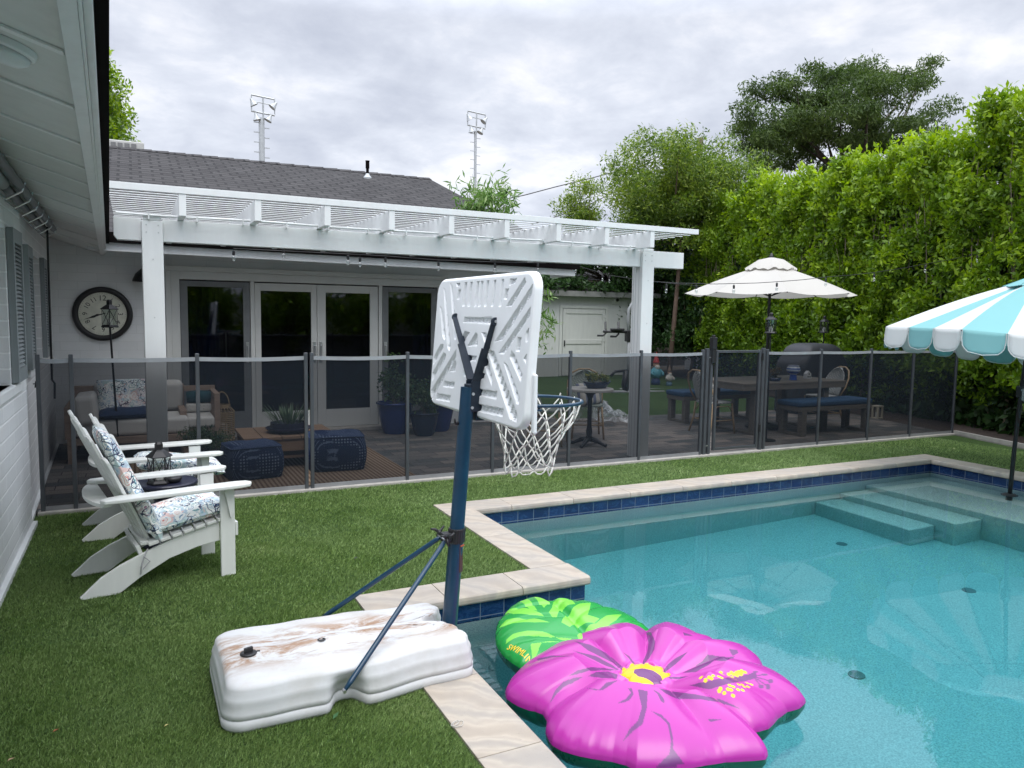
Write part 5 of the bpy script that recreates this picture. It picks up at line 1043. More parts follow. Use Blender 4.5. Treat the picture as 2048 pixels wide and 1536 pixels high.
RATW = m_rattan('white_rattan_weave', (.50, .50, .47), (.15, .17, .18), 62); RATG = m_rattan('sage_rattan_weave', (.30, .335, .29), (.13, .155, .13), 62); CANE = pbr('bamboo_cane', (.34, .235, .13), .5, 0, .2, 12)
def bistro_chair(label, loc, rot, weave, cane, grp):
    t = thing('bistro_chair', label, 'chair', loc, rot, grp)
    b = MB(); b.prism([(.21*math.copysign(abs(math.cos(a))**.6, math.cos(a)), .21*math.copysign(abs(math.sin(a))**.6, math.sin(a))) for a in np.linspace(0, 2*math.pi, 29)[:-1]], lambda x, y: (x, y, .435), lambda x, y: (x, y, .462)); b.build('seat', weave, t, world=False, bevel=.006)
    b = MB(); b.grid(lambda u, v: (-.20-.13*v-.02*math.cos((u-.5)*3.1)+.10*abs(u-.5)*1.6*(1-.3*v), (u-.5)*(.44-.02*v)*math.sqrt(max(.02, 1-max(0, v-.45)**2/.305))*1.0, .47+.42*v), 14, 12); b.build('backrest', weave, t, world=False, smooth=True, solid=.012)
    arch = [(-.20+.06, -.225, .46), (-.23, -.235, .60), (-.285, -.225, .74), (-.325, -.17, .85), (-.345, -.07, .90), (-.345, .07, .90), (-.325, .17, .85), (-.285, .225, .74), (-.23, .235, .60), (-.14, .225, .46)]
    b = MB(); b.tube(arch, .0125, 8); b.build('back_hoop', cane, t, world=False, smooth=True)
    for sx, sy in ((1, 1), (1, -1), (-1, 1), (-1, -1)):
        b = MB(); b.tube([(sx*.17, sy*.18, .44), (sx*.19, sy*.195, .22), (sx*.215 if sx > 0 else -.25, sy*.21, .015)], .0135, 8); b.build('leg', cane, t, world=False, smooth=True)
    b = MB(); b.tube([(.19, -.19, .2), (.19, .19, .2)], .008, 6); b.tube([(-.19, -.19, .2), (-.19, .19, .2)], .008, 6); b.tube([(-.19, -.19, .2), (.19, -.19, .2)], .008, 6); b.tube([(-.19, .19, .2), (.19, .19, .2)], .008, 6)
    for sy in (-1, 1): b.tube([(.19, sy*.19, .30), (.1, sy*.19, .40), (-.1, sy*.19, .40), (-.20, sy*.19, .28)], .008, 6)
    b.build('stretcher', cane, t, world=False, smooth=True); return t
bistro_chair('white woven bistro chair with cane frame at the left end of the dining table', (7.30, 8.22, 0), .0, RATW, CANE, 'woven bistro chairs at the dining table')
bistro_chair('white woven bistro chair with cane frame at the right end of the dining table', (9.52, 8.28, 0), math.pi*.93, RATW, CANE, 'woven bistro chairs at the dining table')
bistro_chair('sage green woven chair behind the round bistro table', (5.36, 8.50, 0), math.radians(-115), RATG, CANE, 'sage woven chairs at the bistro table')
bistro_chair('sage green woven chair left of the round bistro table, partly behind the hoop rim', (4.62, 8.22, 0), math.radians(-40), RATG, CANE, 'sage woven chairs at the bistro table')
t = thing('bistro_table', 'round pale topped bistro table on a black cast iron pedestal', 'table', (5.03, 7.90, 0))
b = MB(); b.lathe([(.28, .70), (.29, .706), (.29, .728), (.284, .735)], (5.03, 7.90, 0), 48); b.build('tabletop', pbr('pale_stone', (.46, .44, .41), .4), t)
b = MB(); b.lathe([(.055, .08), (.034, .14), (.040, .20), (.028, .26), (.028, .60), (.05, .66), (.12, .695)], (5.03, 7.90, 0), 20); b.build('pedestal', BLACK, t, smooth=True)
for k in range(4):
    a = .6+k*math.pi/2; b = MB(); b.tube([(5.03, 7.9, .10), (5.03+.10*math.cos(a), 7.9+.10*math.sin(a), .085), (5.03+.20*math.cos(a), 7.9+.20*math.sin(a), .040), (5.03+.235*math.cos(a), 7.9+.235*math.sin(a), .030)], [.035, .03, .02, .024], 8); b.build('foot', BLACK, t, smooth=True)
# ================================================================ leaf generators
def leafmesh(name, C, size, mat, parent, aspect=.45, dirs=None, spread=1.0, rnd=None, curl=.18):
    """C (N,3) leaf positions; every leaf is a folded four-point blade of its own size and direction"""
    k = len(C); D = RNG.normal(0, 1, (k, 3)); 
    if dirs is not None: D = D*spread+dirs
    D /= np.linalg.norm(D, axis=1)[:, None]+1e-9; U = RNG.normal(0, 1, (k, 3)); U[:, 2] += .8; S = np.cross(D, U); S /= np.linalg.norm(S, axis=1)[:, None]+1e-9; Nn = np.cross(S, D)
    ln = (size*RNG.uniform(.6, 1.25, k))[:, None]; wd = ln*aspect*.5
    V = np.stack([C, C+D*ln*.5+S*wd-Nn*ln*curl*.3, C+D*ln-Nn*ln*curl, C+D*ln*.5-S*wd-Nn*ln*curl*.3], 1)
    if parent is not None: V = V-np.array(parent.location)
    return raw_mesh(name, V.reshape(-1, 3), 4, k, mat, rnd, parent)
def clump_cloud(cent, rad, n, per, squash=1.0):
    out_ = []
    for c in cent:
        r = rad*random.uniform(.7, 1.2); q = RNG.normal(0, 1, (per, 3)); q /= np.linalg.norm(q, axis=1)[:, None]; q *= (RNG.random(per)**.45)[:, None]*r; q[:, 2] *= squash; out_.append(np.array(c)+q)
    return np.concatenate(out_)
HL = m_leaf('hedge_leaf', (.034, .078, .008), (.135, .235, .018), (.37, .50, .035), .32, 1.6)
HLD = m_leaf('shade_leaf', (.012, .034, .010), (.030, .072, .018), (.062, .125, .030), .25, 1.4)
FEA = m_leaf('feathery_leaf', (.036, .072, .012), (.110, .180, .026), (.32, .39, .06), .40, .7)
DKL = m_leaf('dark_tree_leaf', (.022, .046, .010), (.055, .095, .020), (.115, .165, .038), .30, .5, .65)
SAP = m_leaf('glossy_leaf', (.05, .12, .02), (.12, .23, .05), (.30, .38, .16), .3, 2.0)
BARK = pbr('bark', (.17, .135, .10), .9, 0, .35, 8, .8, 30); BARKD = pbr('dark_bark', (.045, .036, .028), .9, 0, .3, 8, .6, 30); TWIG = pbr('pale_stem', (.20, .165, .115), .85, 0, .3, 6); TWIGD = pbr('shaded_stem', (.06, .05, .04), .9, 0, .3, 6)
# ---- hedge of tall shrubs along the boundary
def hx(y): return 10.95+.27*(y-6.4)
hd = np.array([.27, 1.0]); hd /= np.linalg.norm(hd); hn = np.array([hd[1], -hd[0]])
HTOP = [(2.0, 5.1), (5.2, 4.85), (6.4, 4.75), (7.0, 4.80), (7.4, 4.55), (7.8, 4.42), (8.8, 4.60), (9.4, 4.35), (10.3, 4.62), (10.9, 4.25), (11.6, 4.6), (12.4, 4.35), (13.2, 4.9), (14.2, 4.5), (17, 4.6)]
hlab = ['tall hedge shrub right of the striped umbrella, partly outside the picture', 'tall hedge shrub directly behind the striped umbrella pole', 'tall hedge shrub with the highest top, behind the striped umbrella', 'hedge shrub beside the right end of the mesh fence', 'hedge shrub with bare stems showing, right of the covered grill',
        'hedge shrub directly behind the covered grill', 'hedge shrub with a brown bare patch, behind the lantern pole', 'hedge shrub right behind the white umbrella canopy', 'hedge shrub behind the left half of the white umbrella', 'hedge shrub left of the white umbrella, in the shade', 'farthest hedge shrub, by the thin tree trunk']
ysh = [4.1, 5.25, 6.4, 7.5, 8.6, 9.7, 10.8, 11.9, 13.1, 14.4, 15.8]
for i, yc in enumerate(ysh):
    wdt = (1.15 if i < 8 else 1.35); xc = hx(yc)+.55; top = np.interp(yc, [a for a, _ in HTOP], [c for _, c in HTOP])
    t = thing('hedge_shrub', hlab[i], 'shrub', (xc, yc, 0), 0, 'tall shrubs of the boundary hedge')
    N_ = 15500 if i in (0, 1, 2, 3, 4, 5) else 12500
    # surface shell with lobes: v along the hedge, z up, d depth into hedge
    s_ = RNG.uniform(-.62, .62, N_)*wdt; z = .25+RNG.random(N_)**.85*(top-.25); 
    gy = yc+s_; ztop = np.interp(gy, [a for a, _ in HTOP], [c for _, c in HTOP]); z = z*ztop/top
    lob = .12*np.sin(gy*4.3+2.3*np.sin(z*2.1+gy))+.10*np.sin(z*5.1+gy*2.2+1.5*np.sin(gy*3.1))+.09*np.sin(gy*11+3*np.sin(z*7))
    d = -.05-lob+RNG.exponential(.10, N_)*RNG.choice([1, 1, 1, 3], N_); d += np.clip((z-(ztop-.7))/.7, 0, 1)**2*.45*RNG.random(N_); d += np.clip((.9-z)/.9, 0, 1)*.55
    if i == 0 or i == 1: d -= .35*np.exp(-((z-1.15)/.55)**2)
    # gaps with bare stems
    gap_ = (np.sin(gy*2.9+.6)*np.sin(z*2.0+1.0+gy*.7) > .55) & (z > 2.1) & (z < ztop-.85) & (RNG.random(N_) < .80); thin = (z < .85) & (RNG.random(N_) < .72)
    gap_ |= (np.abs(gy-11.35+.1*np.sin(z*5)) < .16) & (z > 1.9) & (z < 3.5) & (RNG.random(N_) < .8); keep = ~gap_ & ~thin; s_, z, d = s_[keep], z[keep], d[keep]
    # gather leaves into tufts
    q = len(s_); base = np.stack([xc-.55+hd[0]*s_+hn[0]*d, yc+hd[1]*s_+hn[1]*d, z], 1); tuf = base[::13]+RNG.normal(0, .05, (len(base[::13]), 3)); idx = np.repeat(np.arange(len(tuf)), 13)[:q]; P = np.where((RNG.random(q) < .80)[:, None], tuf[idx]+RNG.normal(0, .052, (q, 3)), base)
    # upright sprigs along the top
    sp_ = []
    for _ in range(52):
        s0 = random.uniform(-.6, .6)*wdt; d0 = random.uniform(-.05, .7); zt = np.interp(yc+s0, [a for a, _ in HTOP], [c for _, c in HTOP]); hh_ = random.uniform(.10, .42); kk = 16
        u = RNG.random(kk); sp_.append(np.stack([xc-.55+hd[0]*s0+hn[0]*d0+RNG.normal(0, .025, kk), yc+hd[1]*s0+hn[1]*d0+RNG.normal(0, .025, kk), zt-.12+hh_*u], 1))
    sp_ = np.concatenate(sp_); P = np.concatenate([P, sp_]); up = np.array([-.35, -.15, .75])
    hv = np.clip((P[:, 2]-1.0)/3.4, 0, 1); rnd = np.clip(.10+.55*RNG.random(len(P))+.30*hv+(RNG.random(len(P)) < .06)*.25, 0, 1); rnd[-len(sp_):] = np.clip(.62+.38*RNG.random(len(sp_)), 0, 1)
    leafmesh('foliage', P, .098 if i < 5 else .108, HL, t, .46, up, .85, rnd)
    # inner darker layer
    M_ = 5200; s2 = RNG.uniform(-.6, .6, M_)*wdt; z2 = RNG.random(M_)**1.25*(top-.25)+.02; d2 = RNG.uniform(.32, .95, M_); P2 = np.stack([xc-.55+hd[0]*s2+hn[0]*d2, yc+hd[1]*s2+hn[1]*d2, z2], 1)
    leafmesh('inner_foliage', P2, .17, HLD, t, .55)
    b = MB()
    for _ in range(9):
        s0 = random.uniform(-.55, .55)*wdt; d0 = random.uniform(.42, .70); x0 = xc-.55+hd[0]*s0+hn[0]*d0; y0 = yc+hd[1]*s0+hn[1]*d0; lx, ly = random.uniform(-.08, .08), random.uniform(-.12, .12)
        b.tube([(x0, y0, 0), (x0+lx*.4, y0+ly*.5, 1.4), (x0+lx, y0+ly, 2.8), (x0+lx*1.4, y0+ly*1.6, top-.4)], [.028, .021, .014, .006], 6)
    b.build('stem', TWIG, t)
    
    for _ in range(16):
        b = MB(); s0 = random.uniform(-.55, .55)*wdt; d0 = random.uniform(-.04, .16); x0 = xc-.55+hd[0]*s0+hn[0]*d0; y0 = yc+hd[1]*s0+hn[1]*d0; z0 = random.uniform(2.0, top-1.3); b.tube([(x0, y0, z0), (x0+random.uniform(-.1, .1), y0+random.uniform(-.08, .08), z0+random.uniform(.35, .95))], [.010, .005], 4); b.build('branch', TWIG, t)
b = MB(); b.box(8, 22, 20.6, 20.75, 0, 2.3); tag(b.build('boundary_fence', pbr('dark_fence_wood', (.05, .042, .035), .85)), 'dark wooden boundary fence behind the shed and trees', 'fence')
b = MB(); b.beam((hx(-3)+1.35, -3, 1.0), (hx(19)+1.35, 19, 1.0), .15, 2.0); tag(b.build('hedge_light_blocker', SIDING), 'added unseen wall behind the hedge that blocks light and view', 'wall')  # unseen wall added to keep light and view from passing through the hedge
# ---- trees
def tree(name, label, base, crown, rad, nclump, per, lsize, mat, bark, trunk_r, aspect=.4, crad=.5, squash=.7, group=None, limbs=7, shell=.55, dirs=None, seed=1, spr=1.0, extra=None, droop=0):
    random.seed(seed); t = thing(name, label, 'tree', base, 0, group); cx, cy, cz = crown; rx, ry, rz = rad; cl = []
    while len(cl) < nclump:
        q = np.array([random.gauss(0, 1) for _ in range(3)]); q /= np.linalg.norm(q); r = (shell+(1-shell)*random.random())*(1+.16*math.sin(q[0]*5+seed)+.14*math.sin(q[1]*6+q[2]*4+seed*2))
        p = np.array([cx+q[0]*rx*r, cy+q[1]*ry*r, cz+q[2]*rz*r])
        if q[2] < -.75: continue
        cl.append(p)
    if extra: cl += [np.array(e) for e in extra]
    P = clump_cloud(cl, crad, len(cl), per, squash)
    if droop: P[:, 2] -= droop*RNG.random(len(P))**2
    leafmesh('foliage', P, lsize, mat, t, aspect, dirs, spr)
    b = MB(); bx, by, bz = base; fork = (cx*.6+bx*.4, cy*.6+by*.4, bz+(cz-rz*.65-bz)); b.tube([base, (bx*.7+fork[0]*.3+.05, by*.7+fork[1]*.3, bz+(fork[2]-bz)*.45), fork], [trunk_r, trunk_r*.8, trunk_r*.62], 10); b.build('trunk', bark, t, smooth=True)
    sel = random.sample(cl, min(limbs*3, len(cl))); b = MB()
    for j, p in enumerate(sel):
        md = (np.array(fork)*.5+p*.5)+np.array([random.uniform(-.12, .12)*rx, random.uniform(-.12, .12)*ry, -.05*rz]); r0 = trunk_r*(.5 if j < limbs else .22); b.tube([fork, tuple(md), tuple(p)], [r0, r0*.55, r0*.12], 6)
    b.build('limb', bark, t, smooth=True); random.seed(seed+50); return t
# big dark tree beyond the hedge
c = YP(1680, 245, 20)
tree('shade_tree', 'big dark feathery tree towering beyond the hedge', (24.3, 20, 0), (c[0]-.2, 20, 8.5), (4.1, 3.0, 2.45), 120, 440, .17, DKL, BARKD, .26, .28, .66, .50, seed=5, shell=.30, dirs=np.array([0, 0, -.7]), extra=[tuple(YP(x, y, 20)) for x, y in ((1845, 150), (1862, 125), (1825, 175), (1735, 130), (1748, 150), (1715, 160), (1490, 215), (1500, 240), (1870, 260), (1855, 230), (1560, 175), (1590, 165))])
# feathery trees near the shed
c = YP(1375, 405, 16.6)
BARKR = pbr('reddish_bark', (.105, .068, .050), .9, 0, .35, 8, .8, 30)
tree('feathery_tree', 'yellow green feathery tree with leaning reddish trunk near the shed', (12.55, 15.9, 0), (c[0], 16.6, c[2]+.05), (2.15, 1.7, 1.75), 165, 340, .12, FEA, BARKR, .075, .30, .55, .7, seed=11, shell=.3, extra=[tuple(YP(x, y, 16.4)) for x, y in ((1235, 330), (1290, 300), (1330, 290), (1450, 290), (1500, 320), (1240, 380), (1330, 520), (1420, 520), (1260, 460))])
c = YP(1162, 410, 19)
tree('feathery_tree', 'small feathery tree showing above the pergola behind the shed roof', (c[0]+.1, 19, 0), (c[0], 19, c[2]-.35), (.80, .8, 1.0), 34, 170, .12, FEA, BARK, .06, .28, .38, .8, seed=21, shell=.2)
tree('garden_tree', 'dark leafy tree overhanging the shed roof', (12.9, 18.9, 0), (11.9, 18.3, 3.25), (2.9, .9, .85), 60, 230, .13, HLD, BARK, .09, .45, .45, .6, seed=23, shell=.3, extra=[tuple(YP(x, y, 17.5)) for x, y in ((1085, 560), (1100, 572), (1160, 570), (1200, 575), (1235, 578), (1250, 560), (1140, 560))])
tree('garden_tree', 'dense dark green tree under the feathery tree, beyond the garden ornaments', (15.0, 17.9, 0), (14.9, 17.8, 2.2), (2.9, .9, 2.3), 150, 300, .14, HLD, BARK, .10, .45, .5, .8, seed=29, shell=.35)
tree('garden_tree', 'dark green shrubby tree between the thin trunk and the hedge', (13.6, 16.4, 0), (13.75, 16.2, 1.5), (1.0, .7, 1.45), 45, 200, .11, HLD, BARK, .05, .45, .38, .8, seed=31, shell=.3)
c = YP(225, 205, 27)
tree('evergreen_tree', 'rounded green tree rising behind the roof at far left', (c[0]-1.4, 27, 0), (c[0]-1.5, 27, 6.9), (2.1, 2.1, 3.1), 150, 420, .15, HL, BARK, .22, .45, .62, .9, seed=37, shell=.45)
# sapling by the house gable
t0 = YP(1010, 600, 12.4); tree('young_tree', 'young tree with long glossy drooping leaves showing above the pergola', (t0[0], 12.4, 0), tuple(YP(966, 415, 12.4)), (.55, .5, .62), 26, 42, .17, SAP, BARK, .035, .20, .26, .9, seed=41, shell=.2, dirs=np.array([0, 0, -.7]), extra=[tuple(YP(x, y, 12.4)) for x, y in ((925, 375), (935, 400), (1000, 365), (1010, 380), (985, 430), (1015, 420), (1080, 620), (1090, 660), (1085, 580), (1098, 640), (1075, 690))])
# ================================================================ shed
sh = thing('garden_shed', 'white garden shed with plank door and flat shingled roof at the back of the yard', 'shed', (11.2, 17.6, 0))
b = MB(); b.box(8.6, 13.1, 17.6, 17.75, 0, 2.24); b.box(12.95, 13.1, 17.75, 20, 0, 2.24); b.box(8.6, 8.75, 17.75, 20, 0, 2.24); b.build('wall', SIDING if False else m_white('shed_stucco', (.52, .53, .51), .7, .2), sh)
b = MB(); b.add([(8.4, 17.35, 2.25), (13.3, 17.35, 2.25), (13.3, 20.2, 3.1), (8.4, 20.2, 3.1)], [(0, 1, 2, 3)]); b.build('roof', SHINGLE, sh, solid=.05)
b = MB(); b.box(8.4, 13.3, 17.33, 17.36, 2.16, 2.30); b.build('fascia', pbr('weathered_grey_trim', (.22, .22, .21), .7), sh)
DS = m_white('shed_door_paint', (.55, .56, .53), .6, .2)
b = MB(); b.box(10.17, 10.25, 17.56, 17.6, .02, 1.84); b.box(11.62, 11.70, 17.56, 17.6, .02, 1.84); b.box(10.17, 11.70, 17.56, 17.6, 1.841, 1.92); b.build('door_frame', DS, sh, bevel=.004)
b = MB(); b.box(10.265, 11.605, 17.575, 17.595, .03, 1.825); b.box(10.265, 10.36, 17.555, 17.5745, .03, 1.825); b.box(11.51, 11.605, 17.555, 17.5745, .03, 1.825); b.box(10.361, 11.509, 17.555, 17.5745, 1.70, 1.825); b.box(10.361, 11.509, 17.555, 17.5745, .88, 1.0); b.box(10.361, 11.509, 17.555, 17.5745, .03, .15); dr = b.build('door', DS, sh, bevel=.003)
b = MB(); b.box(10.30, 10.33, 17.53, 17.554, .82, .98); b.build('handle', BLACKP, dr)
b = MB()
for z in (.4, .95, 1.6): b.box(11.50, 11.61, 17.545, 17.554, z, z+.07)
b.build('hinge', DS, dr)
p = YP(1235, 600, 17.5); b = MB(); b.lathe([(.06, 0), (.06, .02), (.045, .05), (.02, .07)], n=18); 
b = MB(); b.M = Matrix.Translation((p[0], 17.59, p[2])) @ Matrix.Rotation(math.pi/2, 4, 'X'); b.box(-.11, .11, -.11, .11, 0, .02); b.lathe([(.07, .02), (.07, .06), (.05, .08)], n=20); cm = b.build('camera_housing', DS, sh); b = MB(); b.M = Matrix.Translation((p[0], 17.51, p[2])) @ Matrix.Rotation(math.pi/2, 4, 'X'); b.lathe([(.048, 0), (.045, .02), (.001, .025)], n=18); b.build('lens', BLACKP, cm)
# ================================================================ power tower (exercise equipment)
gy_ = 13.4; g_ = lambda px, py, y=13.4: tuple(YP(px, py, y))
t = thing('power_tower', 'black and grey pull up and dip exercise station on the back lawn', 'exercise machine', tuple(ZP(1290, 784)))
b = MB(); b.tube([g_(1257, 780), g_(1257, 672)], .035, 10); b.tube([g_(1257, 672), g_(1256, 640), g_(1258, 618), g_(1266, 604), g_(1290, 596)], .032, 10); b.build('upright', pbr('grey_tube', (.22, .23, .235), .5), t, smooth=True)
b = MB(); b.tube([g_(1222, 784), g_(1328, 784, 13.3)], .035, 8); b.tube([g_(1240, 779, 14.0), g_(1330, 779, 13.9)], .03, 8); b.build('floor_bar', pbr('grey_tube_light', (.30, .31, .32), .5), t, smooth=True)
b = MB(); b.tube([g_(1222, 752), g_(1230, 743), g_(1256, 741)], .03, 8); b.tube([g_(1252, 741), g_(1248, 770), g_(1252, 784)], .06, 8); b.build('brace', BLACKP, t, smooth=True)
b = MB(); b.tube([g_(1207, 663), g_(1262, 664)], .028, 8); b.tube([g_(1195, 671), g_(1206, 671), g_(1211, 667), g_(1211, 643)], .022, 8); b.tube([g_(1221, 673), g_(1232, 673), g_(1237, 668), g_(1237, 644)], .022, 8); b.build('handle_bar', BLACKP, t, smooth=True)
b = MB(); b.obox(Vector(g_(1232, 659))+Vector((0, -.05, 0)), (.30, .12, .05)); b.obox(Vector(g_(1256, 672)), (.12, .10, .24)); b.build('arm_pad', BLACKP, t, bevel=.015)
# ================================================================ garden ornaments
def gnome(name, label, base, s, hatc, bodyc, legc, tilt=0):
    t = thing(name, label, 'garden ornament', base, 0); x, y, z = base
    SK = pbr('painted_skin', (.52, .30, .22), .6); M_ = Matrix.Translation(base) @ Matrix.Scale(s, 4) @ Matrix.Rotation(tilt, 4, 'X')
    b = MB(); b.M = M_; b.lathe([(.03, .0), (.13, .01), (.14, .10), (.11, .22)], n=16); b.build('base', legc, t, smooth=True)
    b = MB(); b.M = M_; b.lathe([(.10, .20), (.17, .26), (.18, .36), (.15, .46), (.08, .53), (.05, .55)], n=18); b.tube([(-.13, -.02, .45), (-.21, -.07, .36), (-.16, -.15, .30)], [.045, .04, .035], 8); b.tube([(.13, -.02, .45), (.21, -.07, .36), (.15, -.15, .30)], [.045, .04, .035], 8); b.build('body', bodyc, t, smooth=True)
    b = MB(); b.M = M_; b.lathe([(.02, .52), (.08, .56), (.095, .62), (.08, .69), (.03, .72)], n=16); b.lathe([(.001, .60), (.022, .615), (.001, .63)], c=(0, -.10, 0), n=8); b.build('head', SK, t, smooth=True)
    b = MB(); b.M = M_ @ Matrix.Translation((0, -.06, 0)); b.lathe([(.02, .42), (.07, .50), (.085, .57), (.05, .61)], n=12); b.build('beard', CREAM, t, smooth=True)
    b = MB(); b.M = M_; b.lathe([(.105, .665), (.10, .70), (.06, .82), (.02, .94), (.003, .99)], n=16); b.build('hat', hatc, t, smooth=True); return t
gn = tuple(ZP(1311, 770)); gnome('garden_figure', 'standing garden figure with red pointed hat and turquoise top', gn, .80, pbr('red_paint', (.38, .03, .03), .5), pbr('turquoise_paint', (.07, .27, .33), .5), pbr('blue_paint', (.03, .06, .16), .5))
gn = tuple(ZP(1338, 772)); gnome('garden_figure', 'small seated pale garden figure right of the red hatted one', gn, .52, pbr('brown_paint', (.14, .09, .06), .5), pbr('pale_paint', (.42, .40, .36), .6), pbr('blue_paint_light', (.12, .22, .30), .5))
# ================================================================ patio lounge
RUG = NT('striped_rug'); _v = RUG.map((1, 1, 1), rot=(0, 0, .0)); _w = RUG.wave(7.5, .4, 2, _v, 1, 'X'); RUGM = RUG.fin(RUG.mix(RUG.ramp(_w, [(.35, 0.0), (.6, 1.0)]), (.135, .085, .055), (.27, .20, .14)), .95, spec=.1)
b = MB(); b.box(-.2, 2.45, 6.98, 8.95, .0155, .024); o = b.build('outdoor_rug', RUGM); tag(o, 'brown striped outdoor rug under the poufs and low table', 'rug')
def m_pouf():
    n = NT('indigo_batik'); v = n.map((1, 1, 1)); w1 = n.wave(9, 3, 2, v, 1.2, 'X'); d = n.vor(34, n.map((1, 1, 1)), rnd=.1); dots = n.ramp(d, [(0.0, 1.0), (.26, 1.0), (.33, 0.0)])
    st_ = n.ramp(n.wave(22, 1.5, 2, v, 2, 'Y'), [(.80, 0.0), (.9, 1.0)]); msk = n.ramp(n.noise(4.5, 2, .4), [(.47, 0.0), (.52, 1.0)]); c = n.mix(n.math('MULTIPLY', n.math('MULTIPLY', dots, msk), .75), (.012, .026, .075), (.26, .32, .42))
    c = n.mix(n.math('MULTIPLY', n.math('MULTIPLY', st_, n.math('SUBTRACT', 1.0, msk)), .6), c, (.20, .26, .38)); n.bump(n.noise(5, 4, .6), .4, .02); return n.fin(c, .9, spec=.15)
POUF = m_pouf()
def pouf(label, c, sx, sy, h, rot):
    t = thing('pouf', label, 'pouf', (*c, 0.024), rot, 'indigo poufs on the rug')
    def fn(u, v):
        a = 2*math.pi*u; e = .42; ca, sa = math.cos(a), math.sin(a); bul = 1+.10*math.sin(math.pi*v)-.02; x = sx/2*math.copysign(abs(ca)**e, ca)*bul; y = sy/2*math.copysign(abs(sa)**e, sa)*bul; return (x, y, h*v+.006*math.sin(a*3))
    b = MB(); b.grid(fn, 64, 12, closeu=True); k = len(b.v)-64; top = b.v[-64:]
    for s_, dz in ((.8, .018), (.5, .03), (.2, .034)): b.v += [(x*s_, y*s_, z+dz) for x, y, z in top]
    for j in range(3): b.f += [(k+j*64+i, k+j*64+(i+1) % 64, k+(j+1)*64+(i+1) % 64, k+(j+1)*64+i) for i in range(64)]
    b.f.append(tuple(k+3*64+i for i in range(64))); b.f.append(tuple(range(63, -1, -1))); b.build('cover', POUF, t, world=False, smooth=True)
    b = MB(); b.tube([(x*1.005, y*1.005, z) for x, y, z in top], .006, 6, closed=True); b.build('seam', NAVYC, t, world=False, smooth=True)
pouf('square indigo patterned pouf beside the white chair arm, left of the double fence post', (.98, 7.62), .50, .50, .30, .15); pouf('square indigo patterned pouf right of the double fence post', (1.82, 7.72), .56, .52, .34, -.1)
t = thing('low_table', 'low brown plank coffee table behind the poufs', 'table', (1.4, 8.15, .024))
b = MB()
for k in range(5): x = .93+.188*k; b.box(x, x+.18, 7.80, 8.55, .325, .355)
b.build('tabletop', TEAK, t, bevel=.003)
b = MB(); b.box(.95, 1.85, 7.82, 7.86, .20, .324); b.box(.95, 1.85, 8.49, 8.53, .20, .324); b.box(.96, 1.84, 7.861, 8.489, .12, .15); b.build('frame', TEAK, t, bevel=.003)
for x in (.95, 1.78):
    for y in (7.861, 8.42): b = MB(); b.box(x, x+.07, y, y+.068, .024, .20-.001 if False else .119); b.build('leg', TEAK, t)
def spikes(name, parent, c, R, n, h, w_, mat, lean=.6):
    P = []; 
    for _ in range(n):
        a = random.uniform(0, 6.283); r = R*math.sqrt(random.random()); hh_ = h*random.uniform(.6, 1.1); l = lean*r/R*hh_+random.uniform(0, .03); x0, y0 = c[0]+r*math.cos(a), c[1]+r*math.sin(a); dx, dy = math.cos(a), math.sin(a); sx_, sy_ = -dy*w_, dx*w_
        P += [(x0+sx_, y0+sy_, c[2]), (x0+dx*l*.4+sx_*.8, y0+dy*l*.4+sy_*.8, c[2]+hh_*.5), (x0+dx*l, y0+dy*l, c[2]+hh_), (x0+dx*l*.4-sx_*.8, y0+dy*l*.4-sy_*.8, c[2]+hh_*.5)]
    V = np.array(P)-np.array(parent.location); return raw_mesh(name, V, 4, n, mat, None, parent)
ALOE = m_leaf('succulent_leaf', (.05, .09, .045), (.09, .15, .075), (.17, .24, .13), .15, 5)
t = thing('planter_bowl', 'dark low bowl of spiky succulents on the low table', 'planter', (1.42, 8.1, .356))
b = MB(); b.lathe([(.10, 0), (.20, .02), (.235, .04), (.235, .052), (.19, .052), (.185, .105), (.165, .105), (.15, .08), (.001, .08)], (1.42, 8.1, .356), 32, cap=False); b.build('bowl', NAVYP, t, smooth=False); spikes('succulent', t, (1.42, 8.1, .43), .15, 90, .22, .011, ALOE, .9)
# pots with shrubs near the doors
COB = pbr('cobalt_glaze', (.008, .028, .15), .18, 0, .2, 5); NVG = pbr('navy_glaze', (.010, .022, .055), .22)
POTL = m_leaf('potted_leaf', (.016, .042, .014), (.04, .085, .026), (.09, .15, .045), .25, 4)
def pot(label, c, r, h, mat, fr, fz, n, ls):
    t = thing('potted_shrub', label, 'potted plant', (*c, .014), 0, 'blue glazed pots by the glass doors'); b = MB(); b.lathe([(r*.62, .0), (r*.72, h*.1), (r*.94, h*.7), (r, h*.93), (r*1.06, h*.95), (r*1.06, h), (r*.92, h), (r*.88, h*.88), (.001, h*.88)], (*c, .014), 32, cap=False); b.build('pot', mat, t, smooth=True)
    cl = [np.array([c[0]+random.gauss(0, fr*.42), c[1]+random.gauss(0, fr*.35), h+.05+abs(random.gauss(fz*.45, fz*.28))]) for _ in range(26)]; leafmesh('foliage', clump_cloud(cl, .13, 26, n, 1), ls, POTL, t, .5)
    b = MB()
    for _ in range(6): p = random.choice(cl); b.tube([(c[0], c[1], h*.85), ((c[0]+p[0])/2, (c[1]+p[1])/2, h+.15), tuple(p)], [.010, .006, .003], 5)
    b.build('stem', BARK, t)
pot('large cobalt blue pot with a bushy shrub right of the french doors', (3.10, 9.72), .24, .42, COB, .32, .42, 46, .055); pot('smaller navy pot with a shrub in front of the large blue pot', (3.40, 9.40), .19, .31, NVG, .22, .30, 36, .05); pot('wide cobalt pot beside the screen door, partly behind the backboard', (3.72, 9.72), .22, .38, COB, .22, .25, 30, .05)
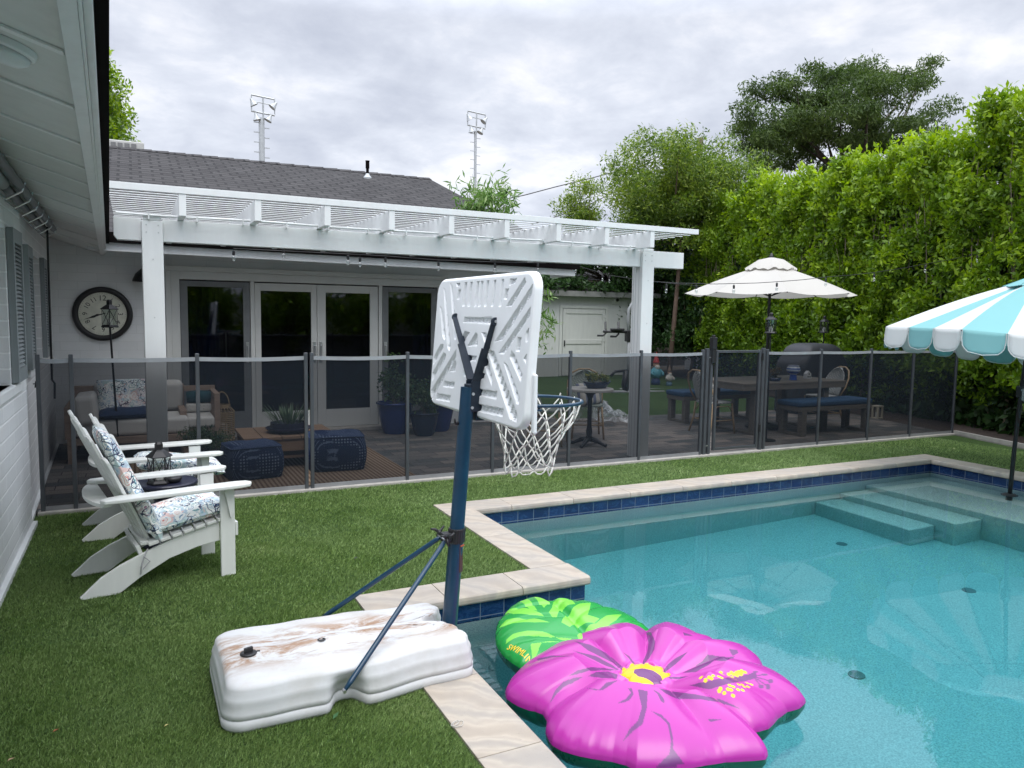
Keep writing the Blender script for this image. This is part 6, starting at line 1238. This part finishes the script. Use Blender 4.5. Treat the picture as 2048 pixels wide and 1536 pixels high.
# planter on bistro table
t = thing('planter_bowl', 'navy boat shaped planter of flowering succulents on the round bistro table', 'planter', (5.10, 7.86, .736)); b = MB()
b.grid(lambda u, v: (5.10+(.10+.055*v)*math.cos(6.2832*u)*1.25, 7.86+(.06+.03*v)*math.sin(6.2832*u), .737+.075*v+.012*math.cos(12.566*u)*v), 36, 4, closeu=True); b.f.append(tuple(range(35, -1, -1))); b.build('bowl', NVG, t, smooth=True, solid=.008)
cl = [np.array([5.10+random.uniform(-.15, .15), 7.86+random.uniform(-.06, .06), .83+random.uniform(0, .07)]) for _ in range(16)]; leafmesh('succulent', clump_cloud(cl, .05, 16, 60, 1), .030, m_leaf('flower_leaf', (.05, .09, .03), (.14, .18, .05), (.40, .36, .07), .2, 14), t, .5)
b = MB(); b.M = Matrix.Translation((5.33, 8.42, .60)) @ Matrix.Rotation(.35, 4, 'Z') @ Matrix.Rotation(1.25, 4, 'X'); floral_pad(b, .42, .30, .12)
n = NT('striped_pillow'); PIL = n.fin(n.mix(n.ramp(n.wave(2.3, 0, 0, n.map((1, 1, 1)), 1, 'X'), [(.55, 0.0), (.6, 1.0)], True), (.46, .43, .38), (.13, .15, .22)), .9); tag(b.build('pillow', PIL, smooth=True), 'cream and blue pillow on the sage chair behind the bistro table', 'pillow')
def m_film():
    n = NT('clear_plastic_film'); n.N.remove(n.b); t_ = n.N.new('ShaderNodeBsdfTransparent'); t_.inputs[0].default_value = (.9, .92, .93, 1); g = n.N.new('ShaderNodeBsdfPrincipled'); g.inputs['Base Color'].default_value = (.62, .65, .67, 1); g.inputs['Roughness'].default_value = .2
    x = n.N.new('ShaderNodeMixShader'); n.L.new(n.ramp(n.noise(9, 4, .6, 1.0), [(.4, .18), (.62, .75)]), x.inputs[0]); n.L.new(t_.outputs[0], x.inputs[1]); n.L.new(g.outputs[0], x.inputs[2]); n.L.new(x.outputs[0], n.out.inputs['Surface']); return n.m
b = MB(); b.grid(lambda u, v: (5.88+.75*u+.04*math.sin(v*13), 9.2+.45*v+.05*math.sin(u*11), .03+(.42*(1-u)**1.4+.12)*math.sin(math.pi*min(1, v*1.0+.02))**.6*(1+.25*math.sin(u*19+v*7))+.02*math.sin(u*31)*math.sin(v*23)), 40, 26); tag(b.build('plastic_sheet', m_film(), smooth=True), 'crumpled clear plastic sheet on the pavers by the lawn edge', 'plastic sheet')
# sofa and armchair
def softbox(b, x0, x1, y0, y1, z0, z1): b.box(x0, x1, y0, y1, z0, z1)
CRM2 = pbr('offwhite_cushion', (.56, .55, .52), .9, 0, .05, 5, .2, 150)
t = thing('outdoor_sofa', 'teak framed outdoor sofa with off white cushions against the back wall under the clock', 'sofa', (-.05, 9.3, 0))
b = MB(); b.box(-.66, .50, 8.90, 9.86, .20, .27); b.box(-.66, .50, 9.80, 9.86, .27, .74); b.box(-.68, -.61, 8.90, 9.79, .27, .60); b.build('frame', TEAKL, t, bevel=.004)
for x in (-.66, .44):
    for y in (8.90, 9.79): b = MB(); b.box(x, x+.06, y, y+.06, .014, .199); b.build('leg', TEAKL, t)
b = MB(); b.box(-.60, .50, 8.93, 9.55, .275, .45); b.build('seat_cushion', CRM2, t, bevel=.04, seg=4); b = MB(); b.obox((-.48, 9.12, .57), (.20, .62, .30), Matrix.Rotation(-.12, 4, 'Y')); b.build('side_cushion', CRM2, t, bevel=.05, seg=4)
b = MB(); b.obox((.02, 9.68, .62), (.92, .17, .36), Matrix.Rotation(.16, 4, 'X')); b.build('back_cushion', CRM2, t, bevel=.06, seg=4)
b = MB(); b.M = Matrix.Translation((-.08, 9.28, .66)) @ Matrix.Rotation(.15, 4, 'Z') @ Matrix.Rotation(1.15, 4, 'X'); floral_pad(b, .62, .40, .17); tag(b.build('pillow', FLORAL, smooth=True), 'paisley pillow lying on the outdoor sofa', 'pillow')
b = MB(); b.M = Matrix.Translation((-.05, 9.12, .50)) @ Matrix.Rotation(.1, 4, 'Z'); floral_pad(b, .66, .40, .13); tag(b.build('pillow', NAVYC, smooth=True), 'navy pillow beneath the paisley pillow on the sofa', 'pillow')
t = thing('outdoor_armchair', 'teak framed armchair with white cushion left of the wicker lantern', 'armchair', (.5, 9.3, 0))
b = MB(); b.box(.42, .49, 9.12, 9.18, .014, .50); b.box(.42, .49, 9.72, 9.78, .014, .72); b.box(.42, .49, 9.181, 9.719, .44, .50); b.build('side_frame', TEAKL, t, bevel=.003)
b = MB(); b.box(.78, .84, 9.12, 9.18, .014, .68); b.box(.78, .84, 9.72, 9.78, .014, .72); b.box(.78, .84, 9.181, 9.719, .62, .68); b.build('side_frame', TEAKL, t, bevel=.003)
b = MB(); b.box(.491, .779, 9.72, 9.78, .66, .72); b.box(.491, .779, 9.13, 9.77, .26, .30); b.build('seat_frame', TEAKL, t, bevel=.003); b = MB(); b.box(.49, .78, 9.10, 9.70, .302, .42); b.build('seat_cushion', CRM2, t, bevel=.03, seg=4)
b = MB(); b.tube([(.52, 9.58, .60), (.64, 9.56, .61), (.78, 9.55, .60)], [.065, .075, .065], 14); tag(b.build('pillow', pbr('teal_fabric', (.012, .06, .075), .9), smooth=True), 'dark teal bolster pillow on the armchair', 'pillow')
b = MB(); b.box(.50, .78, 9.50, 9.62, .43, .53); n = NT('dotted_fabric'); DOTF = n.fin(n.mix(n.ramp(n.vor(26, rnd=.2), [(0.0, 1.0), (.22, 0.0)]), (.50, .49, .46), (.10, .10, .11)), .9); tag(b.build('pillow', DOTF, bevel=.03, seg=3), 'pale dotted pillow under the teal bolster on the armchair', 'pillow')
# wicker lantern
t = thing('wicker_lantern', 'tall natural wicker lantern with hoop handle by the screen door', 'lantern', (.93, 9.88, .014)); WK = pbr('wicker', (.30, .215, .12), .8, 0, .2, 20)
b = MB()
for k in range(15): b.lathe([(.142, -.006), (.150, 0), (.142, .006)], (.93, 9.88, .04+.0235*k), 28, cap=False)
for k in range(18): a = 2*math.pi*k/18; b.tube([(.93+.14*math.cos(a), 9.88+.14*math.sin(a), .02), (.93+.144*math.cos(a), 9.88+.144*math.sin(a), .38), (.93+.10*math.cos(a), 9.88+.10*math.sin(a), .43)], .005, 5)
b.lathe([(.10, .425), (.10, .47), (.085, .47)], (.93, 9.88, 0), 28, cap=False); b.lathe([(.14, .0), (.14, .03), (.001, .03)], (.93, 9.88, .014), 28); b.build('basket', WK, t)
b = MB(); b.tube([(.93+.085*math.cos(a), 9.88, .46+.16*math.sin(a)) for a in np.linspace(0, math.pi, 15)], .008, 6); b.build('handle', WK, t, smooth=True)
b = MB(); b.lathe([(.06, .045), (.06, .22), (.004, .225)], (.93, 9.88, 0), 20); b.build('candle', CREAM, t)
# low bush in front of the sofa
t = thing('potted_grass', 'dark low bushy plant beside the wicker lantern, behind the white chair arm', 'plant', (.66, 8.42, .024)); b = MB(); b.lathe([(.12, 0), (.16, .12), (.15, .14), (.001, .13)], (.66, 8.42, .024), 24, cap=False); b.build('pot', NVG, t, smooth=True)
cl = [np.array([.66+random.gauss(0, .13), 8.42+random.gauss(0, .12), .20+abs(random.gauss(.06, .07))]) for _ in range(24)]; leafmesh('foliage', clump_cloud(cl, .10, 24, 80, 1), .045, POTL, t, .25, np.array([0, 0, .6]))
# things on the dining table
t = thing('ceramic_urn', 'blue and white footed ceramic bowl on the dining table', 'bowl', (8.42, 8.0, .746)); b = MB(); b.lathe([(.055, 0), (.052, .015), (.048, .07), (.05, .085), (.085, .11), (.10, .15), (.09, .185), (.072, .205), (.08, .215), (.07, .215), (.065, .19), (.001, .18)], (8.56, 7.98, .746), 32, cap=False)
n = NT('blue_white_glaze'); sp = n.N.new('ShaderNodeSeparateXYZ'); n.L.new(n.tc.outputs['Object'], sp.inputs[0]); URN = n.fin(n.ramp(n.math('MULTIPLY', sp.outputs[2], 4.6), [(0.0, (.02, .07, .32)), (.38, (.50, .54, .60)), (.43, (.02, .05, .25)), (.60, (.45, .50, .58)), (.72, (.03, .10, .36)), (.80, (.55, .58, .62)), (.92, (.02, .05, .22)), (.97, (.6, .62, .64))], True), .15); b.build('bowl', URN, t, smooth=True)
t = thing('planter_bowl', 'small reddish plant in a pot on the dining table beside the umbrella pole', 'planter', (8.14, 7.92, .746)); b = MB(); b.lathe([(.07, 0), (.09, .05), (.08, .05), (.001, .045)], (8.14, 7.92, .746), 20, cap=False); b.build('pot', NVG, t, smooth=True)
cl = [np.array([8.14+random.gauss(0, .05), 7.92+random.gauss(0, .05), .82+random.random()*.09]) for _ in range(12)]; leafmesh('foliage', clump_cloud(cl, .05, 12, 50, 1), .035, m_leaf('reddish_leaf', (.06, .06, .03), (.12, .10, .05), (.20, .12, .07), .2, 8), t, .5)
t = thing('candle_holder', 'small white house shaped candle holder on the dining table', 'candle holder', (8.98, 8.1, .746)); b = MB(); b.prism([(-.05, 0), (.05, 0), (.05, .075), (0, .12), (-.05, .075)], lambda x, z: (8.98+x, 8.07, .746+z), lambda x, z: (8.98+x, 8.13, .746+z)); b.build('body', pbr('white_ceramic', (.55, .56, .56), .4), t, bevel=.004)
b = MB()
for dx, dz in ((-.02, .03), (.02, .03), (0, .07)): b.box(8.98+dx-.009, 8.98+dx+.009, 8.064, 8.069, .746+dz-.010, .746+dz+.012)
b.build('opening', BLACKP, t)
# covered grill
GX = YP(1625, 700, 9.5)[0]; t = thing('covered_grill', 'barbecue grill under a black fabric cover in front of the hedge', 'grill', (GX, 9.5, 0)); COV = pbr('black_cover', (.016, .018, .024), .62, 0, .3, 4, .4, 8)
def cov(u, v):
    a = 2*math.pi*u; e = .35; ca, sa = math.cos(a), math.sin(a); k = 1 if v < .62 else math.cos((v-.62)/.38*math.pi/2*.93); z = .03+(.95*v/.62 if v < .62 else .95+.24*math.sin((v-.62)/.38*math.pi/2)); rr = 1+.03*math.sin(a*9+v*3)*(1-v)
    return (GX+(.60 if v < .55 else .60-.13*min(1, (v-.55)/.1))*k**.6*rr*math.copysign(abs(ca)**e, ca), 9.5+.33*k**.5*rr*math.copysign(abs(sa)**e, sa), z)
b = MB(); b.grid(cov, 72, 26, closeu=True); b.f.append(tuple(len(b.v)-72+i for i in range(72))); b.build('cover', COV, t, smooth=True)
b = MB()
for x in (GX-.45, GX+.45): b = MB(); b.cyl((x, 9.3, .064), (x, 9.33, .064), .05, n=14); b.build('wheel', BLACKP, t)
p = ZP(1754, 836, .014); t = thing('candle_lantern', 'small pale box lantern on the pavers at the hedge foot', 'lantern', tuple(p)); b = MB()
for dx in (-.05, .05):
    for dy in (-.05, .05): b.box(p[0]+dx-.012, p[0]+dx+.012, p[1]+dy-.012, p[1]+dy+.012, .026, .20)
b.box(p[0]-.065, p[0]+.065, p[1]-.065, p[1]+.065, .014, .0255); b.box(p[0]-.065, p[0]+.065, p[1]-.065, p[1]+.065, .2005, .225); b.build('frame', pbr('pale_wood', (.40, .36, .27), .7), t); b = MB(); b.lathe([(.03, .026), (.03, .11), (.004, .112)], (p[0], p[1], 0), 16); b.build('candle', CREAM, t)
# ================================================================ far things
def tower(label, px, ptop, pbase, y, s, thick, loc):
    c = YP(px, pbase, y); T = YP(px, ptop, y); t = thing('stadium_light', label, 'light tower', (c[0], y, 0), 0, 'stadium light towers'); w_ = y/60.
    b = MB(); b.cyl((c[0], y, 0), (T[0], y, T[2]), thick*1.15, thick, 14); b.build('pole', GALV, t)
    b = MB()
    for k in range(46):
        z = T[2]-.3-k*.30*w_*1.2
        if z < 6: break
        sx = 1 if k % 2 else -1; b.box(T[0]+(thick if sx > 0 else -thick-.35*w_), T[0]+(thick+.35*w_ if sx > 0 else -thick), y-.03, y+.03, z, z+.05)
    b.build('step_bolt', GALV, t)
    h, wd = 1.15*w_*s, 1.62*w_*s; zt = T[2]+.35*w_*s; b = MB(); r = .045*w_*s
    b.cyl((T[0]+.1, y, T[2]-.2), (T[0]+.1, y, zt+h), r*1.4, n=8)
    for z, k in ((zt, 1.5), (zt+h, 1.4), (zt+h*.62, .8)): b.tube([(T[0]-wd/2+.1, y, z+.06*w_), (T[0]+wd/2+.1, y, z-.06*w_)], r*k, 6)
    for sx in (-1, 1): b.cyl((T[0]+.1+sx*wd/2, y, zt), (T[0]+.1+sx*wd/2, y, zt+h), r, n=6)
    b.build('crossarm', GALV, t)
    for sx, z, tl in ((-.5, zt+h*.75, -.5), (.55, zt+h*.70, .7), (-.32, zt-.1, -.25), (.32, zt-.1, .5)):
        x = T[0]+.1+sx*wd; b = MB(); b.M = Matrix.Translation((x, y, z)) @ Matrix.Rotation(tl, 4, 'Y') @ Matrix.Scale(w_*s, 4); b.lathe([(.07, .10), (.10, 0), (.16, -.15), (.30, -.42), (.27, -.42)], n=14, cap=False); b.lathe([(.27, -.40), (.001, -.38)], n=14); b.build('floodlight', GALV, t, smooth=False)
    return t
tower('nearer stadium light tower with thick pole rising behind the roof at left', 523, 236, 330, 48, 1.02, .165, 0); tower('slender stadium light tower behind the young tree', 951, 262, 380, 70, 1.0, .135, 0)
def wire(label, pts):
    t = thing('overhead_wire', label, 'overhead wire', tuple(pts[0])); b = MB(); b.tube(pts, .018, 5); b.build('cable', BLACK, t)
wire('upper overhead wire crossing the sky behind the small feathery tree', [tuple(YP(x, y, 24)) for x, y in ((930, 425), (985, 404), (1050, 390), (1110, 374), (1180, 357), (1260, 335), (1330, 310))])
wire('lower overhead wire between the pergola roof and the feathery tree', [tuple(YP(x, y, 24)) for x, y in ((1060, 450), (1100, 437), (1160, 418), (1225, 386), (1300, 350))])
p = YP(1400, 300, 24); t = thing('utility_pole', 'wooden utility pole top showing above the feathery tree', 'utility pole', (p[0], 24, 0)); b = MB(); b.cyl((p[0], 24, 0), (p[0], 24, YP(1400, 276, 24)[2]), .16, .12, 10); b.build('pole', BARK, t)
# rooftop air conditioner
t = thing('rooftop_air_conditioner', 'pale ribbed air conditioner unit on the roof ridge at left', 'air conditioner', (-.4, 16.6, 4.4)); a = YP(288, 290, 16.5); b = MB(); b.box(-2.0, a[0], 16.35, 17.3, 4.35, YP(250, 281, 16.35)[2]); b.build('housing', pbr('ac_beige', (.42, .42, .40), .6), t, bevel=.02)
b = MB(); zt = YP(250, 281, 16.35)[2]
for k in range(9): x = a[0]-.12-.115*k-.1; b.box(x, x+.085, 16.335, 16.349, 4.60, zt-.05)
b.build('grille', pbr('ac_grille', (.16, .16, .16), .6), t)
# ================================================================ small things
b = MB(); c = ZP(916, 1449, .0135)
b.tube([(c[0]+.022*math.cos(a)*(1+.3*math.sin(2*a)), c[1]+.020*math.sin(a), .0155+.002*math.sin(3*a)) for a in np.linspace(0, 6.283, 26)[:-1]], .0016, 5, closed=True); b.tube([(c[0]-.01+.020*math.cos(a), c[1]+.006+.012*math.sin(a)+.01*math.cos(a), .018) for a in np.linspace(0, 6.283, 22)[:-1]], .0016, 5, closed=True); tag(b.build('hair_tie', CREAM, smooth=True), 'small pale knotted cord lying on the pool coping', 'cord')
def dropleaf(label, px, py, s, col, z=.022, rot=0.5):
    c = ZP(px, py, z); b = MB(); b.M = Matrix.Translation(tuple(c)) @ Matrix.Rotation(rot, 4, 'Z') @ Matrix.Rotation(.15, 4, 'X'); b.add([(-s, 0, 0), (-s*.3, s*.3, .004), (s, 0, .002), (-s*.3, -s*.3, .004)], [(0, 1, 2, 3)]); tag(b.build('fallen_leaf', pbr('fallen_leaf_paint', col, .7), solid=.0008), label, 'leaf')
dropleaf('green fallen leaf on the turf below the hoop base', 672, 1431, .028, (.03, .10, .03), .024, .9); dropleaf('brown fallen leaf on the turf at lower left', 112, 1461, .012, (.28, .08, .03)); dropleaf('tan fallen leaf at the lower left corner', 22, 1519, .012, (.36, .24, .15)); dropleaf('yellow fallen leaf on the turf left of the hoop base', 333, 1451, .010, (.45, .38, .15))
dropleaf('dark fallen leaf on the coping beside the hoop pole', 926, 1029, .014, (.08, .06, .05), .016); dropleaf('small dark debris on the turf behind the hoop struts', 712, 1116, .02, (.03, .035, .03), .024); dropleaf('pale fallen leaf on the turf near the right end of the fence', 1908, 897, .05, (.25, .30, .12), .024)
for lab, px, py, z in (('round dark drain fitting on the pool floor, middle of the picture', 1683, 1088, -1.348), ('round dark drain fitting on the pool floor near the flower float', 1713, 1350, -1.348), ('round fitting on the pool floor under the striped umbrella reflection', 1938, 1181, -1.348)):
    d = ray(px, py); d = d/np.linalg.norm(d); q = CP+d*((ZW-H)/d[2]); n_ = 1/1.333; ci = -d[2]; r = n_*d+(n_*ci-math.sqrt(1-n_*n_*(1-ci*ci)))*np.array([0, 0, 1.]); q = q+r*((z-ZW)/r[2]); b = MB(); b.lathe([(.052, 0), (.050, .010), (.025, .011)], tuple(q), 24); tag(b.build('drain_fitting', pbr('drain_plastic', (.12, .15, .15), .5)), lab, 'drain fitting')
# planting and wall behind the photographer (reflected in the glass doors and water)
b = MB(); b.box(-6, 14, -7.2, -7.0, 0, 2.2); tag(b.build('rear_wall', SIDING), 'painted block wall closing the yard behind the pool', 'wall')
for i in range(6):
    x = -3.5+2.7*i; tree('rear_hedge_shrub', 'broad green shrub along the rear wall behind the pool, number %s from the house' % ['first', 'second', 'third', 'fourth', 'fifth', 'sixth'][i], (x, -6.3, 0), (x, -6.2, 1.9), (1.5, .6, 1.8), 45, 90, .20, HL, BARK, .06, .5, .5, .9, seed=60+i, shell=.4, group='shrubs along the rear wall')
